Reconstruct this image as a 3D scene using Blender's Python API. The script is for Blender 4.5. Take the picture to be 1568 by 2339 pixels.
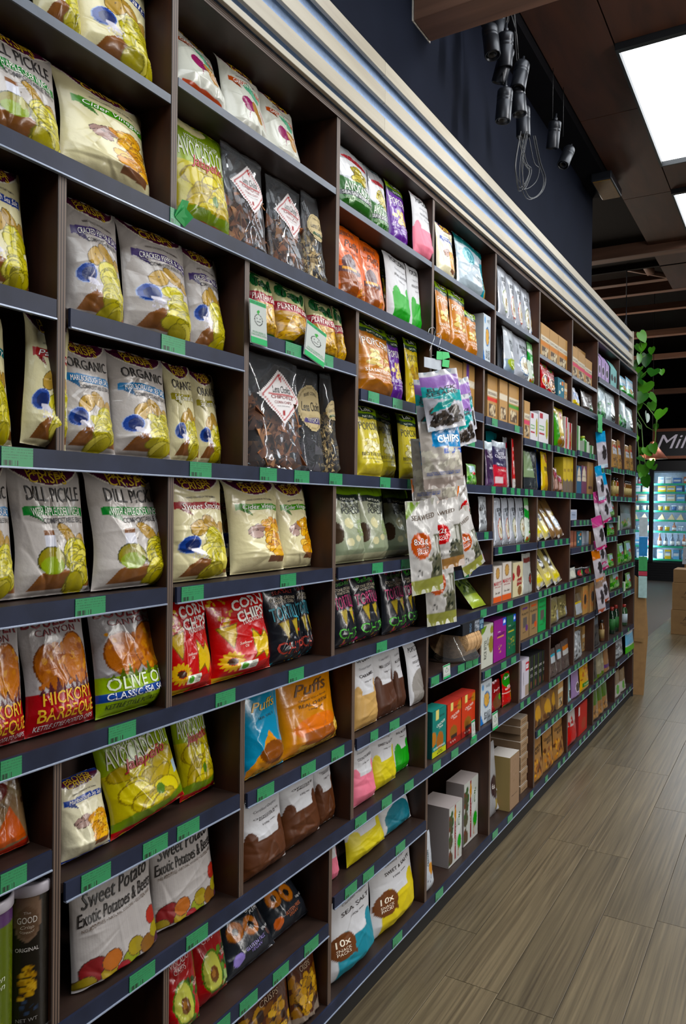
import bpy, bmesh, math, random
import numpy as np
from mathutils import Vector, Matrix

for o in list(bpy.data.objects): bpy.data.objects.remove(o)
SC = bpy.context.scene
COL = SC.collection
random.seed(7)

# ------------------------------------------------------------------ camera
FPX, CX, CY, DX, CZ = 1759.4, 784.0, 1169.5, 1.12, 1.52
_y, _p, _r = math.radians(30.427), math.radians(-0.444), math.radians(0.645)
W_ = np.array([-math.sin(_y)*math.cos(_p), math.cos(_y)*math.cos(_p), math.sin(_p)])
_rr = np.array([math.cos(_y), math.sin(_y), 0.0]); _uu = np.cross(_rr, W_)
R_ = math.cos(_r)*_rr + math.sin(_r)*_uu
U_ = -math.sin(_r)*_rr + math.cos(_r)*_uu
C_ = np.array([DX, 0.0, CZ])
cd = bpy.data.cameras.new('camera'); cam = bpy.data.objects.new('camera', cd); COL.objects.link(cam)
cd.sensor_fit = 'HORIZONTAL'; cd.sensor_width = 36.0; cd.lens = FPX/1568*36.0
cd.clip_start = 0.05; cd.clip_end = 100
cam.matrix_world = Matrix(((R_[0], U_[0], -W_[0], C_[0]), (R_[1], U_[1], -W_[1], C_[1]), (R_[2], U_[2], -W_[2], C_[2]), (0, 0, 0, 1)))
SC.camera = cam

# ------------------------------------------------------------------ light and exposure
SC.view_settings.view_transform = 'Standard'; SC.view_settings.look = 'None'
SC.view_settings.gamma = 1.0; SC.view_settings.use_curve_mapping = False
SC.view_settings.exposure = 0.1
wd = bpy.data.worlds.new('world'); SC.world = wd; wd.use_nodes = True
wd.node_tree.nodes['Background'].inputs[0].default_value = (0.55, 0.62, 0.75, 1)
wd.node_tree.nodes['Background'].inputs[1].default_value = 0.01
SKY_E = 5.0            # radiance of the skylight panels
SKYLIGHTS = [(-1.83, -0.48), (-0.03, 1.32), (1.77, 3.12), (3.57, 4.92), (5.37, 6.72)]
ZC = 3.6

def area(name, loc, aim, sx, sy, power, col):
    l = bpy.data.lights.new(name, 'AREA'); l.shape = 'RECTANGLE'; l.size = sx; l.size_y = sy
    l.energy = power; l.color = col
    o = bpy.data.objects.new(name, l); COL.objects.link(o); o.location = loc
    o.rotation_euler = (Vector(aim)-Vector(loc)).to_track_quat('-Z', 'Y').to_euler()
    return o
area('aisle_lamp_row', (1.30, 2.8, 3.50), (0.0, 2.8, 1.9), 0.10, 9.0, 205, (1.0, 0.97, 0.93))
area('beam_fill_light', (-3.6, 11.5, 1.9), (-1.0, 10.5, 3.5), 2.0, 4.0, 170, (1.0, 0.86, 0.72))  # unseen warm fill added behind the shelves to lift the dark roof beams
area('ceiling_fill_light', (2.6, 9.2, 3.5), (2.6, 9.2, 0), 1.4, 3.0, 120, (0.9, 0.95, 1))  # added fill light above the aisle, outside the view
area('ceiling_fill_light', (0.6, 14.0, 3.5), (0.6, 14.0, 0), 2.5, 3.0, 180, (0.92, 0.96, 1))  # second added fill, out of view towards the fridge

# ------------------------------------------------------------------ pixel helpers
def ray(x, y): return (x-CX)/FPX*R_ - (y-CY)/FPX*U_ + W_
def onx(x, y, X=0.0):
    d = ray(x, y); return C_ + d*((X-DX)/d[0])
def ony(x, y, Y):
    d = ray(x, y); return C_ + d*(Y/d[1])
def onz(x, y, Z=0.0):
    d = ray(x, y); return C_ + d*((Z-CZ)/d[2])

# ------------------------------------------------------------------ colour + materials
def lin(c):
    if isinstance(c, str):
        v = [int(c[i:i+2], 16)/255 for i in (0, 2, 4)]
        return np.array([a/12.92 if a <= 0.04045 else ((a+0.055)/1.055)**2.4 for a in v])
    return np.array(c, float)

MATS = {}
def nodes(name):
    m = bpy.data.materials.new(name); m.use_nodes = True
    nt = m.node_tree; b = nt.nodes['Principled BSDF']
    return m, nt, b
def plain(name, c, rough=0.5, metal=0.0, var=0.12, scale=30, bump=0.0, emit=0.0, bscale=None, coat=0.0, spec=0.5):
    if name in MATS: return MATS[name]
    m, nt, b = nodes(name); c = lin(c)
    tc = nt.nodes.new('ShaderNodeTexCoord'); n = nt.nodes.new('ShaderNodeTexNoise')
    n.inputs['Scale'].default_value = scale; n.inputs['Detail'].default_value = 4
    nt.links.new(tc.outputs['Object'], n.inputs['Vector'])
    rp = nt.nodes.new('ShaderNodeValToRGB')
    rp.color_ramp.elements[0].position = 0.3; rp.color_ramp.elements[1].position = 0.7
    rp.color_ramp.elements[0].color = (*np.clip(c*(1-var), 0, 1), 1); rp.color_ramp.elements[1].color = (*np.clip(c*(1+var), 0, 1), 1)
    nt.links.new(n.outputs['Fac'], rp.inputs['Fac']); nt.links.new(rp.outputs['Color'], b.inputs['Base Color'])
    b.inputs['Roughness'].default_value = rough; b.inputs['Metallic'].default_value = metal
    b.inputs['Specular IOR Level'].default_value = spec
    if coat: b.inputs['Coat Weight'].default_value = coat; b.inputs['Coat Roughness'].default_value = 0.1
    if bump:
        bn = nt.nodes.new('ShaderNodeTexNoise'); bn.inputs['Scale'].default_value = bscale or scale*3; bn.inputs['Detail'].default_value = 5
        nt.links.new(tc.outputs['Object'], bn.inputs['Vector'])
        bp = nt.nodes.new('ShaderNodeBump'); bp.inputs['Strength'].default_value = bump; bp.inputs['Distance'].default_value = 0.004
        nt.links.new(bn.outputs['Fac'], bp.inputs['Height']); nt.links.new(bp.outputs['Normal'], b.inputs['Normal'])
    if emit:
        nt.links.new(rp.outputs['Color'], b.inputs['Emission Color']); b.inputs['Emission Strength'].default_value = emit
    MATS[name] = m; return m
def printed(name, rough, bump=0.12, bscale=45, coat=0.0, metal=0.0, spec=0.5):
    m, nt, b = nodes(name)
    a = nt.nodes.new('ShaderNodeAttribute'); a.attribute_name = 'print'
    tc = nt.nodes.new('ShaderNodeTexCoord')
    bn = nt.nodes.new('ShaderNodeTexNoise'); bn.inputs['Scale'].default_value = bscale; bn.inputs['Detail'].default_value = 3
    nt.links.new(tc.outputs['Object'], bn.inputs['Vector'])
    bp = nt.nodes.new('ShaderNodeBump'); bp.inputs['Strength'].default_value = bump; bp.inputs['Distance'].default_value = 0.006
    nt.links.new(bn.outputs['Fac'], bp.inputs['Height']); nt.links.new(bp.outputs['Normal'], b.inputs['Normal'])
    nt.links.new(a.outputs['Color'], b.inputs['Base Color'])
    b.inputs['Roughness'].default_value = rough; b.inputs['Metallic'].default_value = metal
    b.inputs['Specular IOR Level'].default_value = spec
    if coat: b.inputs['Coat Weight'].default_value = coat; b.inputs['Coat Roughness'].default_value = 0.12
    MATS[name] = m; return m
printed('printed_film', 0.27, 0.26, 40, coat=0.15, spec=.45)
printed('printed_foil', 0.26, 0.25, 40, coat=0.15, metal=0.12)
printed('printed_matte_film', 0.48, 0.18, 40, spec=.35)
printed('printed_card', 0.6, 0.04, 60, spec=.3)
printed('printed_ink', 0.42, 0.0, 60)
printed('printed_glass', 0.12, 0.0, 60, coat=0.5)
def clear_film(name, tint, gloss, rough, haze=0.0):
    m, nt, b = nodes(name)
    tr = nt.nodes.new('ShaderNodeBsdfTransparent'); tr.inputs[0].default_value = (*tint, 1)
    gl = nt.nodes.new('ShaderNodeBsdfGlossy'); gl.inputs['Roughness'].default_value = rough; gl.inputs['Color'].default_value = (0.95, 0.97, 1, 1)
    lw = nt.nodes.new('ShaderNodeLayerWeight'); lw.inputs['Blend'].default_value = gloss
    tc = nt.nodes.new('ShaderNodeTexCoord'); bn = nt.nodes.new('ShaderNodeTexNoise'); bn.inputs['Scale'].default_value = 14
    bn.inputs['Detail'].default_value = 3
    nt.links.new(tc.outputs['Object'], bn.inputs['Vector'])
    bp = nt.nodes.new('ShaderNodeBump'); bp.inputs['Strength'].default_value = 0.25; bp.inputs['Distance'].default_value = 0.006
    nt.links.new(bn.outputs['Fac'], bp.inputs['Height'])
    nt.links.new(bp.outputs['Normal'], gl.inputs['Normal']); nt.links.new(bp.outputs['Normal'], lw.inputs['Normal'])
    df = nt.nodes.new('ShaderNodeBsdfDiffuse'); df.inputs[0].default_value = (0.75, 0.78, 0.82, 1)
    hz = nt.nodes.new('ShaderNodeMixShader'); hz.inputs['Fac'].default_value = haze; nt.links.new(tr.outputs[0], hz.inputs[1]); nt.links.new(df.outputs[0], hz.inputs[2])
    mx = nt.nodes.new('ShaderNodeMixShader')
    nt.links.new(lw.outputs['Fresnel'], mx.inputs['Fac']); nt.links.new(hz.outputs[0], mx.inputs[1]); nt.links.new(gl.outputs[0], mx.inputs[2])
    nt.links.new(mx.outputs[0], nt.nodes['Material Output'].inputs['Surface'])
    MATS[name] = m; return m
clear_film('clear_film', (0.96, 0.97, 0.98), 0.24, 0.09, 0.055)
clear_film('door_glass', (0.95, 0.97, 0.98), 0.12, 0.01)

def wood(name, c0, c1, axis, scale, rough, stretch=14, bump=0.05, planks=None):
    """grain along one local axis"""
    if name in MATS: return MATS[name]
    m, nt, b = nodes(name); c0 = lin(c0); c1 = lin(c1)
    tc = nt.nodes.new('ShaderNodeTexCoord'); mp = nt.nodes.new('ShaderNodeMapping')
    s = [scale*stretch]*3; s[axis] = scale
    mp.inputs['Scale'].default_value = s
    oi = nt.nodes.new('ShaderNodeObjectInfo')
    ad = nt.nodes.new('ShaderNodeVectorMath'); ad.operation = 'MULTIPLY_ADD'
    nt.links.new(oi.outputs['Random'], ad.inputs[0]); ad.inputs[1].default_value = (37, 53, 29)
    nt.links.new(tc.outputs['Object'], mp.inputs['Vector']); nt.links.new(mp.outputs['Vector'], ad.inputs[2])
    n = nt.nodes.new('ShaderNodeTexNoise'); n.inputs['Scale'].default_value = 1.0; n.inputs['Detail'].default_value = 8; n.inputs['Distortion'].default_value = 0.6
    nt.links.new(ad.outputs[0], n.inputs['Vector'])
    rp = nt.nodes.new('ShaderNodeValToRGB'); e = rp.color_ramp.elements
    e[0].position = 0.28; e[1].position = 0.72; e[0].color = (*c0, 1); e[1].color = (*c1, 1)
    nt.links.new(n.outputs['Fac'], rp.inputs['Fac'])
    last = rp.outputs['Color']
    if planks:
        hs = nt.nodes.new('ShaderNodeHueSaturation'); mr = nt.nodes.new('ShaderNodeMapRange')
        mr.inputs['To Min'].default_value = planks[0]; mr.inputs['To Max'].default_value = planks[1]
        nt.links.new(oi.outputs['Random'], mr.inputs['Value']); nt.links.new(mr.outputs[0], hs.inputs['Value'])
        nt.links.new(last, hs.inputs['Color']); last = hs.outputs['Color']
    nt.links.new(last, b.inputs['Base Color']); b.inputs['Roughness'].default_value = rough
    bp = nt.nodes.new('ShaderNodeBump'); bp.inputs['Strength'].default_value = bump; bp.inputs['Distance'].default_value = 0.003
    nt.links.new(n.outputs['Fac'], bp.inputs['Height']); nt.links.new(bp.outputs['Normal'], b.inputs['Normal'])
    MATS[name] = m; return m
def plyedge(name, axis, period):
    """laminated plywood edge: stripes across the sheet thickness (local axis)"""
    m, nt, b = nodes(name)
    tc = nt.nodes.new('ShaderNodeTexCoord'); sp = nt.nodes.new('ShaderNodeSeparateXYZ')
    nt.links.new(tc.outputs['Object'], sp.inputs[0])
    n = nt.nodes.new('ShaderNodeTexNoise'); n.inputs['Scale'].default_value = 9; nt.links.new(tc.outputs['Object'], n.inputs['Vector'])
    ma = nt.nodes.new('ShaderNodeMath'); ma.operation = 'MULTIPLY'; ma.inputs[1].default_value = 2*math.pi/period
    nt.links.new(sp.outputs[axis], ma.inputs[0])
    mb = nt.nodes.new('ShaderNodeMath'); mb.operation = 'ADD'; nt.links.new(ma.outputs[0], mb.inputs[0]); nt.links.new(n.outputs['Fac'], mb.inputs[1])
    sn = nt.nodes.new('ShaderNodeMath'); sn.operation = 'SINE'; nt.links.new(mb.outputs[0], sn.inputs[0])
    rp = nt.nodes.new('ShaderNodeValToRGB'); e = rp.color_ramp.elements
    e[0].position = 0.35; e[1].position = 0.8; e[0].color = (*lin('2A1B15'), 1); e[1].color = (*lin('705C4E'), 1)
    mr = nt.nodes.new('ShaderNodeMapRange'); mr.inputs['From Min'].default_value = -1
    nt.links.new(sn.outputs[0], mr.inputs['Value']); nt.links.new(mr.outputs[0], rp.inputs['Fac'])
    nt.links.new(rp.outputs['Color'], b.inputs['Base Color']); b.inputs['Roughness'].default_value = 0.55
    MATS[name] = m; return m

# ------------------------------------------------------------------ objects
def link(name, me, mat=None, parent=None, loc=None, kind=None, rot=None):
    o = bpy.data.objects.new(name, me)
    COL.objects.link(o)
    if mat is not None and me is not None and not me.materials: me.materials.append(MATS[mat] if isinstance(mat, str) else mat)
    if parent is not None: o.parent = parent
    if loc is not None: o.location = loc
    if rot is not None: o.rotation_euler = rot
    if kind: o['kind'] = kind
    return o
LABELS = {}
def tag(o, label, cat, group=None):
    o['label'] = label; o['category'] = cat
    if group: o['group'] = group
    return o
def thing(name, label, cat, loc=(0, 0, 0), rz=0.0, group=None):
    o = bpy.data.objects.new(name, None); COL.objects.link(o)
    o.empty_display_size = 0.05; o.location = loc; o.rotation_euler = (0, 0, rz)
    return tag(o, label, cat, group)
def mesh(name, V, Fc, smooth=False, cols=None):
    me = bpy.data.meshes.new(name); me.from_pydata([tuple(v) for v in V], [], [tuple(f) for f in Fc])
    if smooth: me.polygons.foreach_set('use_smooth', [True]*len(me.polygons))
    if cols is not None:
        at = me.attributes.new('print', 'FLOAT_COLOR', 'POINT')
        a = np.ones((len(V), 4), np.float32); a[:, :3] = np.asarray(cols).reshape(-1, 3); at.data.foreach_set('color', a.ravel())
    me.update(); return me
BOXF = [(0, 3, 2, 1), (4, 5, 6, 7), (0, 1, 5, 4), (1, 2, 6, 5), (2, 3, 7, 6), (3, 0, 4, 7)]
def boxvf(x0, x1, y0, y1, z0, z1):
    return [(x0, y0, z0), (x1, y0, z0), (x1, y1, z0), (x0, y1, z0), (x0, y0, z1), (x1, y0, z1), (x1, y1, z1), (x0, y1, z1)]
def boxm(name, x0, x1, y0, y1, z0, z1, bevel=0.0):
    me = mesh(name, boxvf(x0, x1, y0, y1, z0, z1), BOXF)
    if bevel:
        bm = bmesh.new(); bm.from_mesh(me)
        bmesh.ops.bevel(bm, geom=list(bm.edges), offset=bevel, segments=2, affect='EDGES', profile=0.5)
        bm.to_mesh(me); bm.free()
    return me
def tube(name, pts, r, n=6, closed=False):
    P = [Vector(p) for p in pts]; V = []; Fc = []
    for i, p in enumerate(P):
        a = P[max(i-1, 0)]; b = P[min(i+1, len(P)-1)]
        t = (b-a).normalized(); u = t.orthogonal().normalized() if i == 0 else (u - t*u.dot(t)).normalized()
        w = t.cross(u)
        rr = r[i] if isinstance(r, (list, tuple)) else r
        for k in range(n):
            q = p + (u*math.cos(2*math.pi*k/n) + w*math.sin(2*math.pi*k/n))*rr; V.append(q)
    for i in range(len(P)-1):
        for k in range(n): Fc.append((i*n+k, i*n+(k+1) % n, (i+1)*n+(k+1) % n, (i+1)*n+k))
    Fc.append(tuple(range(n-1, -1, -1))); Fc.append(tuple((len(P)-1)*n+k for k in range(n)))
    return mesh(name, V, Fc, True)
def lathe(name, prof, n=20, cols=None, smooth=True):
    """prof: (radius, z[, colour])"""
    V = []; Fc = []; CC = []
    for q in prof:
        for k in range(n):
            V.append((q[0]*math.cos(2*math.pi*k/n), q[0]*math.sin(2*math.pi*k/n), q[1]))
            CC.append(lin(q[2]) if len(q) > 2 else (0.5, 0.5, 0.5))
    for i in range(len(prof)-1):
        for k in range(n): Fc.append((i*n+k, i*n+(k+1) % n, (i+1)*n+(k+1) % n, (i+1)*n+k))
    Fc.append(tuple(range(n-1, -1, -1))); Fc.append(tuple((len(prof)-1)*n+k for k in range(n)))
    return mesh(name, V, Fc, smooth, CC)

# ------------------------------------------------------------------ printing
def paint(ops, S, V, asp, seed=1):
    """S, V in 0..1 over the front; asp = height / width. Returns linear rgb."""
    C = np.tile(lin('C8C0B0'), (S.size, 1)); rng = np.random.default_rng(seed)
    def put(m, c, a=1.0): C[m] = C[m]*(1-a) + lin(c)*a
    def ell(cx, cy, rx, ry, ang=0):
        dx = S-cx; dy = V-cy
        if ang:
            c, s = math.cos(ang), math.sin(ang); X = dx; Y = dy*asp
            dx = c*X + s*Y; dy = (-s*X + c*Y)/asp
        return (dx/rx)**2 + (dy/ry)**2
    for op in ops:
        k = op[0]
        if k == 'f': put(np.ones(S.size, bool), op[1])
        elif k == 'r': put((S >= op[1]) & (S <= op[3]) & (V >= op[2]) & (V <= op[4]), op[5])
        elif k == 'e': put(ell(*op[1:5], op[6] if len(op) > 6 else 0) < 1, op[5])
        elif k == 'c': put(ell(op[1], op[2], op[3], op[3]/asp) < 1, op[4])
        elif k == 'o':   # outlined oval
            d = ell(*op[1:5], op[7] if len(op) > 7 else 0); put(d < 1, op[6]); put(d < 0.86, op[5])
        elif k == 'ring': 
            d = ell(op[1], op[2], op[3], op[3]/asp); put((d < 1) & (d > op[4]), op[5])
        elif k == 'p':
            pts = op[1]; ins = np.zeros(S.size, bool); j = len(pts)-1
            for i in range(len(pts)):
                xi, yi = pts[i]; xj, yj = pts[j]
                if yi != yj: ins ^= ((yi > V) != (yj > V)) & (S < (xj-xi)*(V-yi)/(yj-yi)+xi)
                j = i
            put(ins, op[2])
        elif k == 'b':   # curved band y, half height, bow, colour, x0, x1
            _, y, hh, bow, c, x0, x1 = op
            put((np.abs(V-(y-bow*(2*S-1)**2)) < hh) & (S > x0) & (S < x1), c)
        elif k == 'g':
            _, y0, y1, c0, c1 = op; m = (V >= y0) & (V <= y1); f = ((V[m]-y0)/(y1-y0))[:, None]
            C[m] = lin(c0)*(1-f)+lin(c1)*f
        elif k == 's':   # vertical stripes
            _, y0, y1, n_, c, a = op; put((V > y0) & (V < y1) & (np.sin(S*n_*2*math.pi) > 0.3), c, a)
        elif k == 'n':   # grain of a printed photograph inside a box
            _, x0, y0, x1, y1, n_, cs, r = op
            for i in range(n_):
                put(ell(rng.uniform(x0, x1), rng.uniform(y0, y1), r*rng.uniform(.4, 1), r*rng.uniform(.4, 1)/asp, rng.uniform(0, 3)) < 1, cs[i % len(cs)])
        elif k == 'k':   # heap of chips
            _, x0, y0, x1, y1, n_, r, cs, rim = op
            ys = np.sort(rng.uniform(y0, y1, n_))[::-1]
            for i in range(n_):
                d = ell(rng.uniform(x0+r, max(x0+r, x1-r)), ys[i], r*rng.uniform(.75, 1.15), r*rng.uniform(.4, .65)/asp, rng.uniform(-.5, .5))
                put(d < 1, rim); put(d < .82, cs[i % len(cs)])
    lum = (C*np.array([.2126, .7152, .0722])).sum(1, keepdims=True)     # inks print a little richer than the swatches
    C = np.clip(lum+(C-lum)*1.22, 0, 1)
    return C
TXT = {}
def textgeo(s, shear=0.0, bold=0.0):
    key = (s, shear, bold)
    if key in TXT: return TXT[key]
    c = bpy.data.curves.new('t', 'FONT'); c.body = s; c.shear = shear; c.offset = bold; c.resolution_u = 2; c.space_line = 0.85
    c.align_x = 'CENTER'
    o = bpy.data.objects.new('t', c); me = bpy.data.meshes.new_from_object(o)
    bm = bmesh.new(); bm.from_mesh(me); bmesh.ops.triangulate(bm, faces=bm.faces)
    V = np.array([v.co[:2] for v in bm.verts]) if bm.verts else np.zeros((0, 2)); Fc = [tuple(v.index for v in f.verts) for f in bm.faces]
    bm.free(); bpy.data.objects.remove(o); bpy.data.curves.remove(c); bpy.data.meshes.remove(me)
    if len(V):
        lo, hi = V.min(0), V.max(0); V = (V-(lo+hi)/2)/np.maximum(hi-lo, 1e-6)
    TXT[key] = (V, Fc); return TXT[key]
def lettering(name, texts, asp, surf, off=0.0016):
    """texts: (string, cx, cy, width, height, colour[, rot][, bow][, shear][, bold]); sizes in bag widths"""
    VV = []; FF = []; CC = []
    for t in texts:
        s, cx, cy, wf, hf, col = t[:6]; op = t[6] if len(t) > 6 else {}
        V, Fc = textgeo(s, op.get('shear', 0.0), op.get('bold', 0.006))
        if not len(V): continue
        x = V[:, 0]*wf; y = V[:, 1]*hf - op.get('bow', 0.0)*(2*V[:, 0])**2 + op.get('rise', 0.0)*V[:, 0]
        a = math.radians(op.get('rot', 0.0)); X = x*math.cos(a)-y*math.sin(a); Y = x*math.sin(a)+y*math.cos(a)
        S = np.clip(cx+X, 0.015, 0.985); Vv = np.clip(cy+Y/asp, 0.01, 0.99)
        P = surf(S*2-1, Vv); P[1] = P[1]-off
        base = len(VV); VV += list(np.stack(P, 1)); FF += [tuple(base+i for i in f) for f in Fc]; CC += [lin(col)]*len(V)
    if not VV: return None
    return mesh(name, VV, FF, False, CC)

# ------------------------------------------------------------------ package shapes (local: +x right, -y front, z up, base at z 0)
def creases(seed, w, h, n, amp):
    rng = np.random.default_rng(seed)
    L = [(rng.uniform(-w/2, w/2), rng.uniform(0, h), rng.uniform(0, math.pi), rng.uniform(.025, .095), rng.uniform(.004, .010), amp*rng.uniform(.4, 1)*(1 if rng.random() < .6 else -1)) for _ in range(n)]
    ph = rng.uniform(0, 6, 4)
    def f(x, z):
        c = np.zeros_like(x)
        for (px, pz, a, ln, sg, am) in L:
            dx = x-px; dz = z-pz; d = dx*math.sin(a)-dz*math.cos(a); al = dx*math.cos(a)+dz*math.sin(a)
            c += am*np.exp(-np.abs(d)/sg)*np.exp(-(al/ln)**2)
        v = z/h
        c += amp*.9*np.sin(x*2*math.pi/.045+ph[0])*np.exp(-v/.09) + amp*.9*np.sin(x*2*math.pi/.04+ph[1])*np.exp(-(1-v)/.09)
        c += amp*.5*np.sin(x*23+z*17+ph[2])*np.sin(z*29-x*13+ph[3])
        return c
    return f
def bag_surface(kind, w, h, t, seed, rough=1.0):
    cr = creases(seed, w, h, 30, 0.0040*rough)
    rng = np.random.default_rng(seed+99); wob = rng.uniform(-1, 1, 4)
    def surf(s, v, back=False):
        s = np.asarray(s, float); v = np.asarray(v, float)
        if kind == 'pillow':
            hw = w/2*(1-.10*np.sin(math.pi*v)**.7 + .012*np.sin(9*v+wob[0]*3))
            g = np.clip((v-.012)/.15, 0, 1)**.55*np.clip((.985-v)/.9, 0, 1)**.62*1.16
            prof = np.clip(1-np.abs(s)**2.3, 0, 1)**.72
        elif kind == 'pouch':
            hw = w/2*(1-.06*np.sin(math.pi*v)-.02*v+.006*np.sin(8*v+wob[0]*3))
            g = np.clip((1-v*.98), 0, 1)**.62*np.clip(v/.035, .55, 1)
            prof = np.clip(1-np.abs(s)**2.6, 0, 1)**.6
        else:            # flat hanging pack
            hw = w/2*np.ones_like(v)
            g = np.clip(np.sin(math.pi*np.clip((v-.06)/.86, 0, 1)), 0, 1)**.8
            prof = np.clip(1-np.abs(s)**2.0, 0, 1)
        x = s*hw + w*.012*wob[1]*np.sin(7*v+wob[2]*3); z = h*v + h*.008*np.sin(s*4+wob[3]*3)*(v > .5)
        d = t/2*g*prof
        edge = (1-np.abs(s)**8)
        y = -d - cr(s*w/2, h*v)*edge*(.35+.65*np.clip(g, 0, 1)) if not back else d*.85
        if kind == 'pillow':
            y = y + t*.10*np.clip((v-.9)/.1, 0, 1)**1.5
        return [x, y, np.maximum(z, 0)]
    return surf
def bag_mesh(name, kind, w, h, t, ops, texts, seed, res, rough=1.0):
    sf = bag_surface(kind, w, h, t, seed, rough); n, m = res
    u = np.linspace(0, 1, n); v = np.linspace(0, 1, m); S, V = np.meshgrid(u, v); S = S.ravel(); V = V.ravel()
    P = np.stack(sf(S*2-1, V), 1); C = paint(ops, S, V, h/w, seed)
    F1 = [(j*n+i, j*n+i+1, (j+1)*n+i+1, (j+1)*n+i) for j in range(m-1) for i in range(n-1)]
    nb, mb = max(6, n//6), max(8, m//6)
    u = np.linspace(0, 1, nb); v2 = np.linspace(0, 1, mb); S2, V2 = np.meshgrid(u, v2); S2 = S2.ravel(); V2 = V2.ravel()
    P2 = np.stack(sf(S2*2-1, V2, True), 1); C2 = np.tile(C[(np.clip((V2*(m-1)).astype(int), 0, m-1)*n)].mean(0), (len(S2), 1))
    k0 = len(P)
    F2 = [(k0+j*nb+i, k0+(j+1)*nb+i, k0+(j+1)*nb+i+1, k0+j*nb+i+1) for j in range(mb-1) for i in range(nb-1)]
    me = mesh(name, np.vstack([P, P2]), F1+F2, True, np.vstack([C, C2]))
    return me, (lettering('lettering', texts, h/w, sf) if texts else None)
def box_mesh(name, w, h, t, ops, texts, seed, res, side, gable=0.0, topc=None):
    n, m = res; u = np.linspace(0, 1, n); v = np.linspace(0, 1, m); S, V = np.meshgrid(u, v); S = S.ravel(); V = V.ravel()
    e = 0.0015
    def sf(s, v):
        s = np.asarray(s, float); v = np.asarray(v, float)
        return [s*(w/2-e), -t/2*np.ones_like(s) + gable*t/2*np.clip((v-.72)/.28, 0, 1)*.96, e+v*(h-2*e)]
    P = np.stack(sf(S*2-1, V), 1); C = paint(ops, S, V, h/w, seed)
    F1 = [(j*n+i, j*n+i+1, (j+1)*n+i+1, (j+1)*n+i) for j in range(m-1) for i in range(n-1)]
    k = len(P); zt = h if not gable else h*.72; g = t/2*gable*.96
    sc = lin(side); tcx = lin(topc) if topc else sc*0.9
    # rounded-over edge loop just behind the printed face, then the carton body
    B = [(-w/2, -t/2+e, 0), (w/2, -t/2+e, 0), (w/2, t/2, 0), (-w/2, t/2, 0), (-w/2, -t/2+e, zt), (w/2, -t/2+e, zt), (w/2, t/2, zt), (-w/2, t/2, zt)]
    FB = [(k, k+3, k+2, k+1), (k+1, k+2, k+6, k+5), (k+2, k+3, k+7, k+6), (k+3, k, k+4, k+7)]
    CB = [sc]*8
    if gable:
        B += [(-w/2, -t/2+g+e, h), (w/2, -t/2+g+e, h), (w/2, t/2-g, h), (-w/2, t/2-g, h)]; CB += [sc]*4
        FB += [(k+4, k+5, k+9, k+8), (k+6, k+7, k+11, k+10), (k+5, k+6, k+10, k+9), (k+7, k+4, k+8, k+11), (k+8, k+9, k+10, k+11), (k, k+1, k+5, k+4)]
    else:
        # separate top panel so that its print can differ, with a tuck-flap step
        q = k+8; B += [(-w/2, -t/2+e, h), (w/2, -t/2+e, h), (w/2, t/2, h), (-w/2, t/2, h)]; CB += [tcx]*4
        FB += [(q, q+1, q+2, q+3), (k, k+1, k+5, k+4)]
    a0, a1, a2, a3 = 0, n-1, (m-1)*n, m*n-1
    FB += [(a0, k, k+1, a1)][:0]
    me = mesh(name, np.vstack([P, np.array(B)]), F1+FB, False, np.vstack([C, np.array(CB)]))
    return me, (lettering('lettering', texts, h/w, sf, 0.0006) if texts else None)
# ================================================================== the room
DEPTH = 0.32
wood('floor_plank', '443A2A', '70634B', 1, 1.8, 0.34, 55, 0.10, planks=(0.78, 1.16))
wood('ply_panel_brown', '3A2014', '55301E', 1, 2.0, 0.6, 6, 0.05)
wood('slat_pine', '9C9280', 'B4AC9A', 1, 0.8, 0.5, 20, 0.05)
wood('beam_timber', '5E4234', '86604C', 0, 1.0, 0.6, 12, 0.08)
wood('stained_ply', '26120B', '44230F', 2, 5.0, 0.5, 4, 0.06)
wood('stained_board', '20140F', '33221A', 1, 5.0, 0.45, 4, 0.06)
plyedge('ply_edge_upright', 1, 0.0058); plyedge('ply_edge_top', 2, 0.0052)
plain('dark_wall', '141824', 0.9, var=.08, scale=6, bump=.05, spec=.08)
plain('dark_paint', '0E0E12', 0.9, var=.1, scale=8, spec=.1)
plain('strip_plastic', '20263A', 0.45, var=.25, scale=14, spec=.22)
plain('strip_lip', '8C97AC', 0.3, metal=.2, var=.1, scale=20)  # pale tone paints in the highlight along the strip's lower edge
plain('bare_board_edge', '4A5260', 0.4, var=.12, scale=18)
plain('backing_blue', 'A8C4F0', 0.35, metal=.0, var=.12, scale=120)
plain('skylight_frame', '10151A', 0.5)

floor = link('floor', boxm('floor', -6, 8, -4, 19, -0.06, -0.004), plain('floor_base', '3A332A', 0.6), kind='structure')
PW, PL = 0.18, 1.22
shared = {}
rp = random.Random(3)
for i in range(-2, 16):
    off = rp.uniform(0, PL)
    for j in range(-1, 15):
        y0 = -0.6 + j*PL - off; x0 = -0.02 + i*PW
        if y0 > 16 or y0 + PL < 0.2: continue
        if i < 0 and y0 + PL < 6.4: continue
        if 'plank' not in shared: shared['plank'] = boxm('floor_plank', 0, PW-.0016, 0, PL-.0016, -0.02, 0.0, 0.0008)
        link('floor_plank', shared['plank'], 'floor_plank', floor, (x0, y0, 0))
ceil = link('ceiling', boxm('ceiling', -6, 8, -4, 7.02, ZC+.03, ZC+.12), plain('ceiling_dark', '1A1512', 0.8, spec=.1), kind='structure')
link('roof_deck', boxm('roof_deck', -6, 8, 7.02, 19, 5.0, 5.1), 'ceiling_dark', ceil)
link('bulkhead', boxm('bulkhead', -6, 8, 7.0, 7.03, ZC-.01, 5.0), 'ceiling_dark', ceil)
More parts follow.
